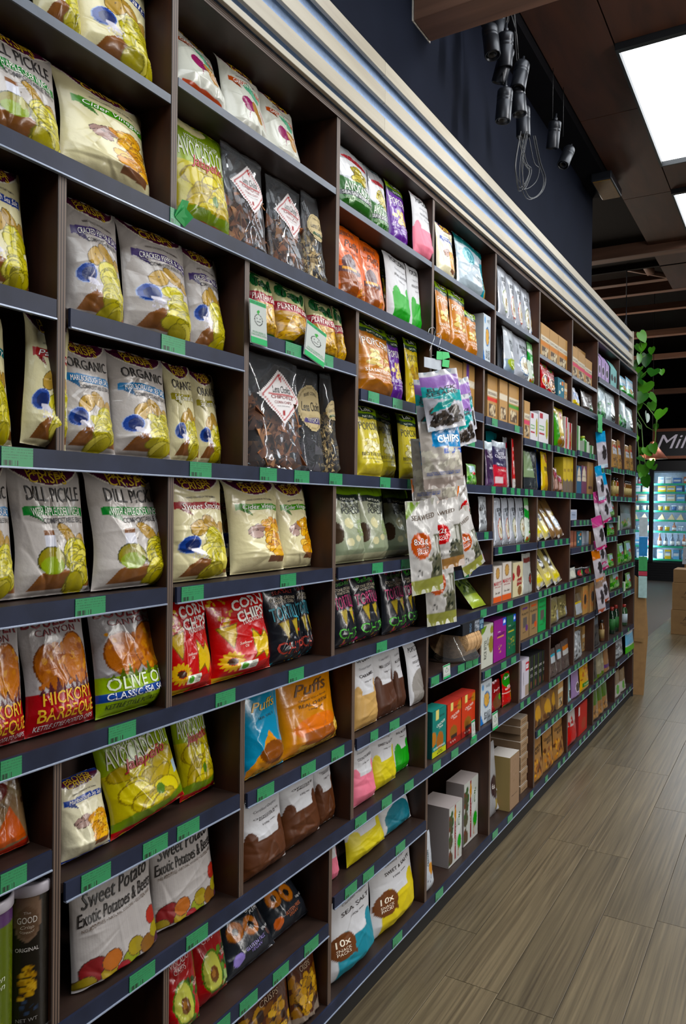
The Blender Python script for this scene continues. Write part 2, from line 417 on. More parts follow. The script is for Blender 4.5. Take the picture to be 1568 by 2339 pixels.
# brown ply sheets round the skylights
cols_x = [(0.10, 0.40), (2.0, 3.2), (3.22, 4.4)]
for (a, b) in cols_x:
    y = -3.0
    while y < 7.0:
        link('ceiling_sheet', boxm('ceiling_sheet', a, b-.006, y+.003, y+1.197, ZC-.01, ZC+.03), 'ply_panel_brown', ceil); y += 1.2
for k, (a, b) in enumerate(SKYLIGHTS):
    nb = SKYLIGHTS[k+1][0] if k+1 < len(SKYLIGHTS) else 7.0
    link('ceiling_sheet', boxm('ceiling_sheet', 0.40, 1.994, b+.003, nb-.003, ZC-.01, ZC+.03), 'ply_panel_brown', ceil)
me_, nt_, b_ = nodes('skylight_diffuser')
em = nt_.nodes.new('ShaderNodeEmission'); em.inputs['Strength'].default_value = SKY_E; em.inputs['Color'].default_value = (0.93, 0.97, 1.0, 1)
nt_.links.new(em.outputs[0], nt_.nodes['Material Output'].inputs['Surface']); MATS['skylight_diffuser'] = me_
for k, (a, b) in enumerate(SKYLIGHTS):
    w = link('window_%d' % (k+1), boxm('window', .412, 1.988, a+.03, b-.012, ZC-.012, ZC+.012), 'skylight_diffuser', kind='structure')
    for (x0, x1, y0, y1) in ((.40, .412, a, b), (1.988, 2.0, a, b), (.412, 1.988, a, a+.03), (.412, 1.988, b-.012, b)):
        link('window_frame', boxm('window_frame', x0, x1, y0, y1, ZC-.04, ZC+.02), 'skylight_frame', w)
wl = link('wall_left', boxm('wall_left', -0.75, -0.045, -4, 5.15, 2.64, ZC+.03), 'dark_wall', kind='structure')
link('wall_back', boxm('wall_back', -0.75, -0.36, -4, 5.15, 0, 2.62), 'dark_wall', kind='structure')
link('ceiling_soffit', boxm('ceiling_soffit', -0.045, 0.095, -4, 5.15, ZC-.06, ZC+.03), 'dark_paint', ceil)
link('wall_far', boxm('wall_far', -6, 8, 18.5, 18.7, 0, 5.0), 'dark_paint', kind='structure')
link('wall_right', boxm('wall_right', 7.8, 8, -4, 18.5, 0, 5.0), plain('wall_taupe', '3A3430', 0.7), kind='structure')
link('wall_near', boxm('wall_near', -0.36, 7.8, -4, -3.8, 0, ZC+.03), 'wall_taupe', kind='structure')
link('wall_side', boxm('wall_side', -6, -5.8, 5.15, 18.5, 0, 5.0), 'dark_paint', kind='structure')
# timber beams: one stub across the near ceiling, the roof timbers further back
def beam(lbl, x0, x1, y0, y1, z0, z1, end=False):
    t = thing('roof_beam', lbl, 'beam', ((x0+x1)/2, (y0+y1)/2, z0))
    dx, dy = (x1-x0)/2, (y1-y0)/2
    link('timber', boxm('timber', -dx, dx, -dy, dy, 0, z1-z0, .003), 'beam_timber', t)
    return t
b0 = beam('brown timber beam crossing the ceiling above the slatted header', -0.04, 3.2, 2.42, 2.56, 3.20, 3.34)
link('end_plate', boxm('end_plate', -1.63, -1.622, -.075, .075, -.002, .14), plain('pale_plate', 'B9B2A8', .5), b0)
for (py, Y, hh, dp, nm) in ((594, 6.42, .10, .12, 'nearest pale brown roof beam behind the shelf wall'), (655, 8.6, .05, .1, 'thin brown roof beam second beyond the shelves'),
                            (681, 9.2, .20, .1, 'deep brown roof beam with lit lower edge'), (722, 10.6, .08, .1, 'dark roof beam above the hanging chain'),
                            (779, 12.0, .09, .12, 'pale roof beam level with the plant top'), (830, 13.6, .08, .1, 'roof beam second above the milk sign'), (908, 16.6, .10, .12, 'lowest roof beam just above the milk sign')):
    z = ony(1372, py, Y)[2]; beam(nm, -5.5, 5.5, Y, Y+dp, z, z+hh)
dg = thing('roof_brace', 'slanted brown timber brace between two roof beams', 'beam', (0, 0, 0))
a_, b_2 = ony(1462, 578, 7.6), ony(1488, 622, 7.9)
link('timber', tube('timber', [a_, b_2], .045, 4), 'beam_timber', dg)
dg = thing('roof_brace', 'long sloping roof brace left of the second skylight', 'beam', (0, 0, 0))
link('timber', tube('timber', [ony(1352, 600, 8.2), ony(1568, 637, 8.4)], .03, 4), 'beam_timber', dg)

# ================================================================== the shelf wall
L = {'T': 2.609, '1': 2.094, '2': 1.576, '3': 1.061, '4': 0.557, '5': 0.073}
SH = 0.036     # height of a price strip
UA = [0.53, 1.19, 1.85, 2.51, 3.17, 3.83, 4.49, 5.15, 5.86, 6.57]
UB = [0.38, 0.91, 1.44, 1.97, 2.50, 3.04, 3.57, 4.10, 4.62, 5.15, 5.61, 6.09, 6.57]
TIER = {'A': ('T', '1', UA), 'B': ('1', '2', UB), 'C': ('2', '3', UA), 'D': ('3', '4', UB), 'E': ('4', '5', UA)}
unit = thing('shelving_unit', 'long dark-stained plywood shelf wall running down the aisle', 'shelving', (0, 3.5, 0))
def U(o):     # keep world coordinates under the unit
    o.location = (o.location[0], o.location[1]-3.5, o.location[2]); return o
Y0, Y1, UT = 0.2, 6.588, 0.018
U(link('back_panel', boxm('back_panel', -DEPTH-.012, -DEPTH, Y0, Y1, 0, 2.62), 'stained_ply', unit))
U(link('plinth', boxm('plinth', -.30, -.012, Y0, Y1, 0, .073), plain('plinth_black', '0C0B0B', .6), unit))
U(link('top_panel', boxm('top_panel', -DEPTH, 0.0, Y0, Y1, 2.61, 2.626), 'stained_board', unit))
U(link('top_panel_edge', boxm('top_panel_edge', 0.0, 0.003, Y0, Y1, 2.609, 2.627), 'ply_edge_top', unit))
def upright(y, z0, z1, parent):
    o = U(link('upright', boxm('upright', -DEPTH, -.003, -UT/2, UT/2, 0, z1-z0), 'stained_ply', parent, (0, y+UT/2, z0)))
    link('edge', boxm('edge', -.003, 0.0, -UT/2, UT/2, 0, z1-z0), 'ply_edge_upright', o)
for t, (a, b, Us) in TIER.items():
    for y in Us:
        if y < 0.3: continue
        upright(y, L[b]+SH-.002 if b != '5' else L[b]+SH, L[a] + (SH-.02 if a != 'T' else 0), unit)
# price tags: green card with dark print
def tag_material():
    m, nt, b = nodes('price_tag'); tc = nt.nodes.new('ShaderNodeTexCoord'); sp = nt.nodes.new('ShaderNodeSeparateXYZ')
    nt.links.new(tc.outputs['Generated'], sp.inputs[0])
    def M(op, a, v=None, c=None):
        n = nt.nodes.new('ShaderNodeMath'); n.operation = op
        (nt.links.new(a, n.inputs[0]) if not isinstance(a, float) else setattr(n.inputs[0], 'default_value', a))
        if v is not None: (nt.links.new(v, n.inputs[1]) if not isinstance(v, float) else setattr(n.inputs[1], 'default_value', v))
        return n.outputs[0]
    y, z = sp.outputs[1], sp.outputs[2]
    wn = nt.nodes.new('ShaderNodeTexWhiteNoise'); wn.noise_dimensions = '1D'
    nt.links.new(M('FLOOR', M('MULTIPLY', y, 60.0)), wn.inputs['W'])
    bar = M('MULTIPLY', M('MULTIPLY', M('GREATER_THAN', wn.outputs['Value'], .42), M('MULTIPLY', M('GREATER_THAN', z, .08), M('LESS_THAN', z, .34))), M('MULTIPLY', M('GREATER_THAN', y, .05), M('LESS_THAN', y, .52)))
    n2 = nt.nodes.new('ShaderNodeTexNoise'); n2.inputs['Scale'].default_value = 1.0; mp = nt.nodes.new('ShaderNodeMapping'); mp.inputs['Scale'].default_value = (1, 40, 3)
    nt.links.new(tc.outputs['Generated'], mp.inputs[0]); nt.links.new(mp.outputs[0], n2.inputs['Vector'])
    ln = M('MULTIPLY', M('GREATER_THAN', n2.outputs['Fac'], .5), M('MULTIPLY', M('GREATER_THAN', M('SINE', M('MULTIPLY', z, 44.0)), .3), M('MULTIPLY', M('GREATER_THAN', z, .45), M('LESS_THAN', z, .93))))
    fac = M('MAXIMUM', bar, M('MULTIPLY', ln, .55))
    mx = nt.nodes.new('ShaderNodeMix'); mx.data_type = 'RGBA'; nt.links.new(fac, mx.inputs[0])
    mx.inputs[6].default_value = (*lin('2A8A56'), 1); mx.inputs[7].default_value = (*lin('143A26'), 1)
    nt.links.new(mx.outputs[2], b.inputs['Base Color']); b.inputs['Roughness'].default_value = .4; b.inputs['Coat Weight'].default_value = .4
    MATS['price_tag'] = m
tag_material()
TAGM = {}
def price_tag(parent, y0, y1, z, h, inv):
    key = round(y1-y0, 3)
    if key not in TAGM: TAGM[key] = boxm('price_tag', 0, .0012, 0, key, 0, .033)
    o = link('price_tag', TAGM[key], 'price_tag', parent, (0.0065, y0-inv[1], z+.002-inv[2])); return o
def strip(parent, ya, yb, z, inv, tags):
    """label strip with a bright lower lip; inv = world origin of the parent"""
    link('price_strip', boxm('price_strip', 0.0, .006, ya-inv[1], yb-inv[1], z+.003-inv[2], z+SH-inv[2]), 'strip_plastic', parent)
    link('strip_lip', boxm('strip_lip', 0.0, .0085, ya-inv[1], yb-inv[1], z-inv[2], z+.0035-inv[2], .0008), 'strip_lip', parent)
    for (a, b) in tags: price_tag(parent, a, b, z, SH, inv)
def pxtags(lst, z): 
    out = []
    for (xa, xb) in lst:
        py = 1157 - (z+.018-CZ)*900
        for _ in range(4):    # solve the pixel row for this height
            p = onx((xa+xb)/2, py, .006); py += (p[2]-(z+.018))*FPX/max(.5, np.dot(p-C_, W_))
        a, b = onx(xa, py, .006)[1], onx(xb, py, .006)[1]; w = round(min(max(b-a, .03), .075), 2); out.append((a, a+w))
    return out
rt = random.Random(11)
def autotags(ya, yb):
    out = []; y = ya + rt.uniform(.02, .06)
    while y + .06 < yb:
        if rt.random() < .8: out.append((y, y+.05))
        y += rt.uniform(.075, .15)
    return out
LT = {'1': [(388, 408)], '2': [(2, 76), (433, 483), (593, 630), (672, 705), (752, 780), (868, 890), (931, 944), (1046, 1066)],
      '3': [(0, 46), (247, 308), (492, 536), (659, 697), (860, 885), (1098, 1113), (1136, 1150), (1160, 1172)],
      '4': [(295, 353), (425, 473), (811, 838), (872, 896), (924, 946), (989, 1006), (1031, 1047), (1075, 1090)], '5': [(897, 920), (995, 1014), (1125, 1142), (1160, 1172)]}
for k in '12345':
    z = L[k]
    s = U(link('long_shelf', boxm('long_shelf', -DEPTH, 0.0, Y0, Y1, z+SH-.020, z+SH), 'stained_board', unit))
    tg = pxtags(LT[k], z)
    if k != '1': tg += autotags({'2': 3.1, '3': 3.6, '4': 3.3, '5': 3.7}[k], 6.5)
    strip(s, Y0, 6.575, z, (0, 0, 0), [])
    for (a, b) in tg: price_tag(s, a, b, z, SH, (0, 0, 0))
# the shelves between the long ones; each lifts out
MID = {'A0': 2.344, 'A1': 2.391, 'A2': 2.367, 'A3': 2.364, 'A4': 2.349, 'A5': 2.281, 'A6': 2.275, 'A7': 2.347, 'A8': 2.355,
       'B0': 1.838, 'B1': 1.830, 'B2': 1.899, 'B3': 1.833, 'B4': 1.870, 'B4m': 1.759, 'B5': 1.865, 'B6': 1.819, 'B7': 1.821, 'B8': 1.832, 'B9': 1.758, 'B10': 1.779, 'B11': 1.787,
       'C0': 1.312, 'C1': 1.310, 'C2': 1.310, 'C3': 1.383, 'C3m': 1.241, 'C4': 1.313, 'C5': 1.315, 'C6': 1.415, 'C6m': 1.253, 'C7': 1.425, 'C7m': 1.289, 'C8': 1.326,
       'D0': 0.875, 'D1': 0.805, 'D2': 0.797, 'D3': 0.792, 'D4': 0.874, 'D5': 0.797, 'D6': 0.840, 'D7': 0.846, 'D8': 0.818, 'D9': 0.824, 'D10': 0.892, 'D11': 0.846,
       'E1': 0.310, 'E2': 0.371, 'E5': 0.352, 'E6': 0.340, 'E7': 0.335, 'E8': 0.355}
MT = {'B0': [], 'B1': [(368, 420)], 'B2': [(652, 685), (730, 760)], 'B3': [(841, 866), (897, 918), (950, 964)], 'C0': [(171, 239)], 'C1': [(414, 465), (640, 675)], 'C2': [(850, 874), (917, 937)],
      'D0': [(0, 65)], 'D1': [(185, 253), (326, 384), (404, 455)], 'D2': [(587, 626), (688, 721), (757, 787)], 'D3': [(846, 864), (890, 914)], 'D4': [(985, 1003), (1046, 1061), (1064, 1078), (1080, 1092)],
      'E1': [(480, 531), (547, 590), (623, 660), (695, 730)], 'E2': [(788, 814), (829, 854), (904, 925)], 'B4': [], 'B4m': [(1070, 1087)], 'B5': [(1124, 1137), (1176, 1187)], 'D5': [(1108, 1122), (1145, 1158), (1168, 1180)]}
ORD = ['first', 'second', 'third', 'fourth', 'fifth', 'sixth', 'seventh', 'eighth', 'ninth', 'tenth', 'eleventh', 'twelfth']
TN = {'A': 'top', 'B': 'second', 'C': 'third', 'D': 'fourth', 'E': 'bottom'}
for c, z in MID.items():
    t = c[0]; k = int(c[1:].rstrip('m')); Us = TIER[t][2]
    ya, yb = Us[k]+UT+.002, Us[k+1]-.002
    lbl = 'dark %sshelf board in %s bay of the %s tier' % ('lower ' if c.endswith('m') else '', ORD[k], TN[t])
    t0 = thing('shelf', lbl, 'shelf', (0, (ya+yb)/2, z), group='loose shelf boards in the shelf wall'); inv = (0, (ya+yb)/2, z)
    if t == 'A' and k < 7:
        link('board', boxm('board', -DEPTH+.004, -.004, ya-inv[1], yb-inv[1], .0, .018), 'stained_board', t0)
        link('board_edge', boxm('board_edge', -.004, .0, ya-inv[1], yb-inv[1], .0, .018), 'bare_board_edge', t0)
        MID[c] = z - .018
    else:
        link('board', boxm('board', -DEPTH+.004, -.0005, ya-inv[1], yb-inv[1], SH-.018, SH), 'stained_board', t0)
        yy0 = ya
        tg = pxtags(MT[c], z) if c in MT else (autotags(ya, yb) if not (t == 'A') else [])
        strip(t0, yy0+.004, yb-.004, z, inv, [(a, b) for a, b in tg if a > ya and b < yb+.01])
def shelf_top(c):
    """height of the shelf a package stands on: comp code + u (loose shelf), m (lower loose shelf) or l (long shelf)"""
    t, k, r = c[0], c[1:-1], c[-1]
    if r == 'u': return MID[t+k]+SH
    if r == 'm': return MID[t+k+'m']+SH
    return L[TIER[t][1]]+SH
# slatted timber header over the shelves
hd = thing('slat_header', 'header of pale pine slats with bluish gaps above shelves', 'slats', (0, 3.5, 2.627))
HY = 6.27
link('backing', boxm('backing', -.044, -.004, Y0-3.5, HY-.03-3.5, .014, .25), 'backing_blue', hd)
for (z0, z1) in ((2.628, 2.645), (2.668, 2.710), (2.754, 2.796), (2.840, 2.882)):
    y = Y0
    for ln in (1.9, 2.1, HY-Y0-4.0-.01):
        link('slat', boxm('slat', .008, .020, y-3.5, y+ln-.0006-3.5, z0-2.627, z1-2.627, .0012), 'slat_pine', hd); y += ln
link('end_post', boxm('end_post', -.03, .022, HY-3.5, HY+.03-3.5, 0, .27, .001), 'slat_pine', hd)
# ================================================================== package designs
DES = {}
def D(key, kind, w, h, t, ops, texts, desc, name, cat, mat='printed_film', res=(44, 64), rough=1.0, side=None, gable=0.0, topc=None):
    DES[key] = dict(kind=kind, w=w, h=h, t=t, ops=ops, texts=texts, desc=desc, name=name, cat=cat, mat=mat, res=res, rough=rough, side=side, gable=gable, topc=topc)
NEAR = (88, 128); MIDR = (56, 84)
CHIP = ['BDB352', 'B0A648', 'C8BE66', 'A69C44']
def potatoes(dy=0.0): return [(q[0], q[1], q[2]+dy) + q[3:] for q in _pot]
_pot = [('o', .40, .50, .17, .075, 'A8894A', '4A3A20', .5), ('o', .62, .545, .16, .065, '9A7C42', '4A3A20', -.6), ('o', .84, .49, .09, .06, 'A0824A', '4A3A20', .3),
                        ('c', .38, .51, .012, '4A3A20'), ('c', .45, .49, .01, '4A3A20'), ('c', .64, .55, .01, '4A3A20')]
def crisp(bag, ban, btxt, bc='F0EEE6', sub='COMPOSTABLE BAG', title=None, art='cup', italic=0.0, bx=(.10, .97), chips=CHIP, small='HAND COOKED IN THE TASMAN'):
    P = [('f', bag)]
    dy = -.085 if title else 0.0
    P += [('p', [(.2, .15), (.34, .21), (.6, .17), (.97, .1), (.97, .04), (.12, .04)], '7A5030' if art in ('cup', 'bottle') else bag)]
    T = [('PROPER', .5, .965, .52, .085, 'D9B01C', dict(bow=.03)), ('CRISPS', .5, .912, .5, .095, 'E0BA1C', dict(bow=.02))]
    P += [('e', .5, 1.03, .49, .185, 'E2DCCF'), ('e', .5, 1.035, .475, .178, '4E1736')]
    if title: T.append((title, .54, .775, .74, .13, '2A2526', dict(bold=.0)))
    else: T.append((small, .55, .80, .52, .026, '3A3030', dict(bow=.02)))
    by = .715+dy*.8
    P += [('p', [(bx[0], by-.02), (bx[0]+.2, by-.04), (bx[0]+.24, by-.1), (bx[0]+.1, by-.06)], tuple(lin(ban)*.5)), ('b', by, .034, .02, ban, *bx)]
    T.append((btxt, (bx[0]+bx[1])/2+.02, by-.004, (bx[1]-bx[0])*.84, .07 if not italic else .085, bc, dict(bow=.02, shear=italic, bold=.0)))
    if sub: T.append((sub, .62, by-.072, .62, .05, '2A2526', dict(bow=.016)))
    if art == 'cup':
        P += potatoes(dy) + [('k', .36, .05, .98, .43+dy, 24, .18, chips, '7A7430'), ('o', .23, .34+dy*.6, .15, .08, '1E3A82', '8CA0CC', .4), ('e', .25, .335+dy*.6, .10, .055, '0F1F52', .4), ('e', .31, .275+dy*.6, .09, .026, 'C9C6D0', -.3), ('n', .24, .19+dy*.5, .44, .27+dy*.6, 26, ['D9D6DE', 'B8B4C0'], .012)]
    elif art == 'bottle':
        P += potatoes(dy)[1:] + [('k', .48, .05, .98, .43+dy, 24, .16, chips, '6A6426'), ('r', .29, .36, .43, .46, 'BFBFC8'), ('r', .29, .45, .43, .49, '6E4526'), ('o', .36, .26, .17, .11, '7E7418', '3A3A20'), ('e', .36, .22, .14, .07, '7E8E24'), ('e', .44, .30, .03, .06, 'B9B58A')]
    elif art == 'gold':
        P += [('o', .30, .45, .11, .05, '9A8078', '3E2E2A', .4), ('o', .42, .48, .10, .045, '8E736B', '3E2E2A', -.3), ('o', .34, .405, .12, .045, 'A58C84', '3E2E2A'), ('k', .42, .16, .97, .54, 34, .13, ['C08A2E', 'CFA04A', 'B57C26', 'D6B060'], '7A5218'), ('p', [(.5, .1), (.86, .09), (.86, .15), (.5, .17)], '6E4A34')]
    elif art == 'veg':
        P += [('r', .1, .0, 1, .07, 'A8451E'), ('e', .42, .42, .15, .1, '7A1F4C'), ('e', .62, .36, .1, .15, '9A7446', .3), ('e', .58, .68, .16, .07, '5F9A7C'), ('e', .7, .62, .12, .08, '6FA58A'), ('p', [(.4, .3), (.37, .2), (.43, .32)], '7A1F4C'), ('e', .84, .35, .05, .14, 'B98A86', .4)]
    return P, T
CREAM, SILV = 'D3CBA8', 'B0AAA6'
def C(key, desc, bag, ban, btxt, mat='printed_film', res=NEAR, w=.19, h=.265, t=.085, rough=1.0, **kw):
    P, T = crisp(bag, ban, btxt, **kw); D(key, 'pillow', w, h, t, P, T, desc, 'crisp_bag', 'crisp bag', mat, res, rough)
C('pepper', 'grey crisp bag with purple cracked pepper banner', SILV, '3E2E66', 'CRACKED PEPPER & SALT')
C('organic', 'grey organic crisp bag with blue sea salt banner', SILV, '1F6EA0', 'MARLBOROUGH SEA SALT', title='ORGANIC')
C('dill', 'grey dill pickle crisp bag with green banner', SILV, '1F7A38', 'WITH APPLE CIDER VINEGAR', title='DILL PICKLE', art='bottle', w=.24, h=.27)
C('cider', 'cream cider vinegar crisp bag with green banner', CREAM, '4E8A22', 'Cider Vinegar', art='gold', italic=.25, sub=None, w=.20, h=.27)
C('smoke', 'cream sweet smoke crisp bag with red banner', CREAM, '8E1E22', 'Sweet Smoke', italic=.25, sub=None)
C('paprika', 'cream paprika crisp bag with red banner, slumped sideways', CREAM, '9A1C1E', 'Paprika', italic=.25, sub=None)
C('teal', 'cream crisp bag with teal banner', CREAM, '1F6A70', 'Rosemary', italic=.25, sub=None)
C('seasalt', 'cream crisp bag with navy sea salt banner', CREAM, '24387E', 'Marlborough Sea Salt', italic=.25, sub=None, bx=(.02, .9))
C('plainsalt', 'cream potato crisp bag cut off by the frame top', CREAM, '24387E', 'Sea Salt', italic=.25, sub=None)
C('orange', 'cream agria crisp bag with mustard onion banner', CREAM, '8E8418', 'Sour Cream and Onion', italic=.25, sub=None, title='ORANGE')
C('garden', 'white garden vegetable crisp bag with beetroot picture', 'C4C4BA', 'A34A2A', 'GARDEN MEDLEY', art='veg', sub=None, w=.20, h=.25, bx=(.12, .9))
C('smallcrisp', 'small cream sea salt crisp bag with blue edges', 'D8D2B8', '24408E', 'Marlborough Sea Salt', art='gold', italic=.25, sub=None, w=.16, h=.22, res=MIDR)
for k in ('smallcrisp',): DES[k]['ops'] += [('r', 0, 0, 1, .035, '1E2F78'), ('r', 0, .975, 1, 1, '1E2F78')]
def avoc(P0):
    return [('f', '8C9A1E'), ('g', .55, 1, '8FA022', '56701A'), ('g', .06, .56, 'A59A14', 'BBB020'), ('e', .35, .93, .3, .07, 'C9C29A'), ('k', .05, .1, .95, .56, 22, .2, ['B8A832', 'A89424', 'C4B640', '9C8A1C'], '7C6C14'),
            ('p', [(0, .06), (1, .06), (1, .17), (.6, .13), (.2, .16), (0, .13)], '6E8418'), ('e', .55, .26, .06, .05, '4C6A18'), ('r', 0, 0, 1, .06, '9C1822'), ('r', .86, .3, .98, .42, '9FB4C8')] + P0
AT = [('KETTLE STYLE CHIPS', .5, .80, .62, .06, 'C4C8A8', dict(bold=0)), ('AVOCADO OIL', .5, .695, .86, .20, 'D6D6C4', dict(bold=.0)), ('Jalapeño', .52, .585, .60, .15, 'A8161A', dict(shear=.3, bold=.02))]
D('avocado', 'pillow', .24, .275, .09, avoc([]), AT, 'green and yellow avocado jalapeno crisp bag', 'crisp_bag', 'crisp bag', res=NEAR)
D('avosalt', 'pillow', .20, .30, .09, [('f', 'A6A8AC'), ('r', 0, .5, 1, .76, 'D6D6D8'), ('e', .5, .80, .4, .035, '9C2A32'), ('k', .2, .42, .8, .68, 12, .2, ['A89A48', 'BCAE5C', '94863A'], '5E5420'), ('p', [(0, 0), (1, 0), (1, .42), (.7, .4), (.45, .47), (.2, .44), (0, .5)], '2C5A26'), ('r', 0, .22, 1, .285, '14181C'), ('g', 0, .1, '1C3A1C', '2C5A26'), ('r', 0, .95, 1, 1, '54646A')],
  [('AVOCADO OIL', .5, .35, .86, .2, 'DDE2D6'), ('SEA SALT & CRACKED PEPPER', .5, .253, .92, .075, 'E6E6E6'), ('KETTLE STYLE POTATO CHIPS', .5, .175, .86, .06, '9CB48C', dict(bold=0)), ('Canyon', .5, .80, .5, .1, '8E1A22', dict(shear=.3))], 'silver and green avocado oil crisp bag', 'crisp_bag', 'crisp bag', 'printed_foil', NEAR)
LIME = '7C9A2C'
def pop(body, stripe, art, tcol='E8E4DA', bot='BEST EVER BUTTER', btc='2A2A1E', pc=('B8A468', 'CDBB80')):
    P = [('f', body), ('s', .28, .80, 13, stripe, .5), ('k', .1, .36, .92, .58, 14, .11, list(pc), '7A6A3A')]
    P += [('p', [(0, .84), (.5, .80), (1, .84), (1, .9), (0, .9)], '24382E'), ('r', 0, .89, 1, 1, LIME), ('e', .5, .95, .36, .04, '1F2B22')]
    return P, [('NATURAL', .5, .845, .5, .055, 'D8DCCB'), ('POPCORN', .5, .70, .86, .17, tcol, dict(bold=-.004)), (bot, .5, .30, .86, .075, btc, dict(bold=0)), ('GLUTEN FREE - ABSOLUTELY NOTHING ARTIFICIAL', .5, .235, .82, .026, btc, dict(bold=0)), ('90g NET', .5, .19, .2, .03, btc), ('Lobs', .5, .95, .4, .09, 'DADFCF', dict(bold=.02))]
def PP(key, desc, body, stripe, w=.16, h=.27, **kw):
    P, T = pop(body, stripe, 0, **kw); D(key, 'pillow', w, h, .085, P, T, desc, 'popcorn_bag', 'popcorn bag', res=MIDR)
PP('popcaramel', 'caramel brown popcorn bag with lime green top', '9A6220', 'B27A34', bot='SEA SALTED CARAMEL', btc='F0E6D4')
PP('poppurple', 'purple popcorn bag with lime green top', '50227A', '6A3A94', bot='SEA SALT & CIDER VINEGAR', btc='E0D6E8')
PP('popcheddar', 'bright yellow popcorn bag with dark green top', 'B5A01A', 'C2AE2C', tcol='3A3A18', bot='CHEDDAR CHEESE', pc=('8A6A1C', 'A5842A'))
PP('popbutter', 'pale yellow butter popcorn bag with lime top', 'B9AC52', 'C6BA68', tcol='3A3A1E', w=.17, pc=('D2CBA0', 'E0DAB4'))
D('poporganic', 'pillow', .17, .27, .085, [('f', '9CA08C'), ('g', .1, .55, '76806A', '9CA08C'), ('r', 0, .86, 1, 1, '6E8E28'), ('p', [(0, .80), (.5, .77), (1, .80), (1, .87), (0, .87)], '1C2420'), ('e', .06, .38, .12, .13, '3A2C20'), ('e', .35, .5, .12, .07, 'C4BF9C'), ('e', .3, .26, .1, .05, 'B8B392'), ('e', .55, .3, .09, .04, 'B8B392'), ('g', 0, .1, '8A8A70', '989880')],
  [('NATURAL', .5, .815, .5, .05, 'D8DCCB'), ('ORGANIC', .58, .725, .7, .11, '20241F'), ('POPCORN', .58, .655, .74, .11, '20241F'), ('LIGHTLY\nSALTED\nSLIGHTLY\nSWEET', .74, .43, .36, .34, '7A9A3A', dict(bold=0))], 'grey green organic popcorn bag with lime top', 'popcorn_bag', 'popcorn bag', res=MIDR)
def block(body, shape, c2=None, extra=()):
    """white bag with a big plain colour block, its top edge two rounded bumps"""
    P = [('f', 'B9B9BC')]
    if shape == 'bumps': P += [('r', .12, 0, .95, .42, body), ('e', .25, .42, .12, .09, body), ('e', .80, .44, .12, .11, body)]
    elif shape == 'wide': P += [('r', 0, 0, 1, .44, body), ('e', .14, .44, .11, .12, body), ('e', .86, .46, .12, .14, body)]
    elif shape == 'blob': P += [('e', .5, .28, .42, .28, body), ('r', .1, 0, .9, .2, body)]
    return P + list(extra)
def BB(key, desc, body, shape='bumps', flav='BUTTER', w=.17, h=.255, t=.075, top='POPCORN', extra=(), ex=(), mat='printed_matte_film'):
    D(key, 'pillow', w, h, t, block(body, shape, extra=extra), [(top, .52, .90, .7, .12, '1E1E1E'), ('Certified Organic', .55, .775, .55, .055, '6A6A6E', dict(shear=.3, bold=0)), (flav, .55, .685, .62, .058, '3A3436'), ('100g net', .55, .605, .3, .04, '4A4446', dict(bold=0))] + list(ex), desc, 'popcorn_bag', 'popcorn bag', mat, MIDR)
BB('bgreen', 'white popcorn bag with bright green colour block', '0E8A16', flav='REAL BUTTER')
BB('bpink', 'white popcorn bag with pink colour block', 'C46E80', 'wide', 'COCONUT & VANILLA')
BB('byellow', 'white popcorn bag with yellow colour block', 'B8AC12', 'wide', 'SWEET & SALTY')
BB('bbeige', 'white popcorn bag with beige colour block', 'A98A5C', 'wide', 'CARAMEL')
BB('bgrey', 'white popcorn bag with grey colour block', '7C7874', 'blob', 'CHOCOLATE DRIZZLE')
BB('bbrown', 'white popcorn bag with brown colour block', '3E2010', 'wide', 'MILK CHOCOLATE')
BB('bchoc', 'white dark chocolate popcorn bag with dark brown block', '46240F', 'wide', 'CHOCOLATE\nDRIZZLE', w=.19, h=.26)
BB('bteal', 'white popcorn bag with teal colour block', '10606E', 'blob', 'SEA SALT')
SP = [('e', .21, .37, .2, .14, '5A3210'), ('p', [(.3, .28), (.42, .23), (.39, .31)], '5A3210')]
SX = [('10x', .21, .415, .22, .10, 'E8DCC8'), ('SNACK\nPACKS', .21, .325, .22, .10, 'E8DCC8', dict(bold=0))]
BB('tenblue', 'tall white multipack popcorn bag with turquoise block', '0E7484', 'bumps', 'SEA SALT', w=.21, h=.30, t=.10, extra=SP, ex=SX)
BB('tenyellow', 'tall white multipack popcorn bag with yellow block', 'B8A812', 'bumps', 'SWEET & SALTY', w=.21, h=.30, t=.10, extra=SP, ex=SX)
D('puffo', 'pillow', .21, .30, .085, [('f', 'C4601A'), ('e', .3, .36, .36, .06, '4A2A2C'), ('e', .3, .46, .2, .12, '4A2A2C'), ('r', .1, .37, .5, .4, 'C08A1A'), ('r', .05, .04, .5, .33, '7A4018'), ('k', .45, .0, 1, .24, 26, .09, ['A8641C', 'BE7E2A', '8E4A14'], '5E300C')],
  [('SERIOUS', .4, .87, .5, .09, '5A2A10'), ('Puffs', .5, .74, .55, .15, '5A2A10', dict(shear=.35)), ('MAC & CHEESE', .45, .62, .5, .05, '5A2A10', dict(bold=0))], 'orange cheese puffs bag with brown hat shape', 'puffs_bag', 'puffs bag', 'printed_film', MIDR)
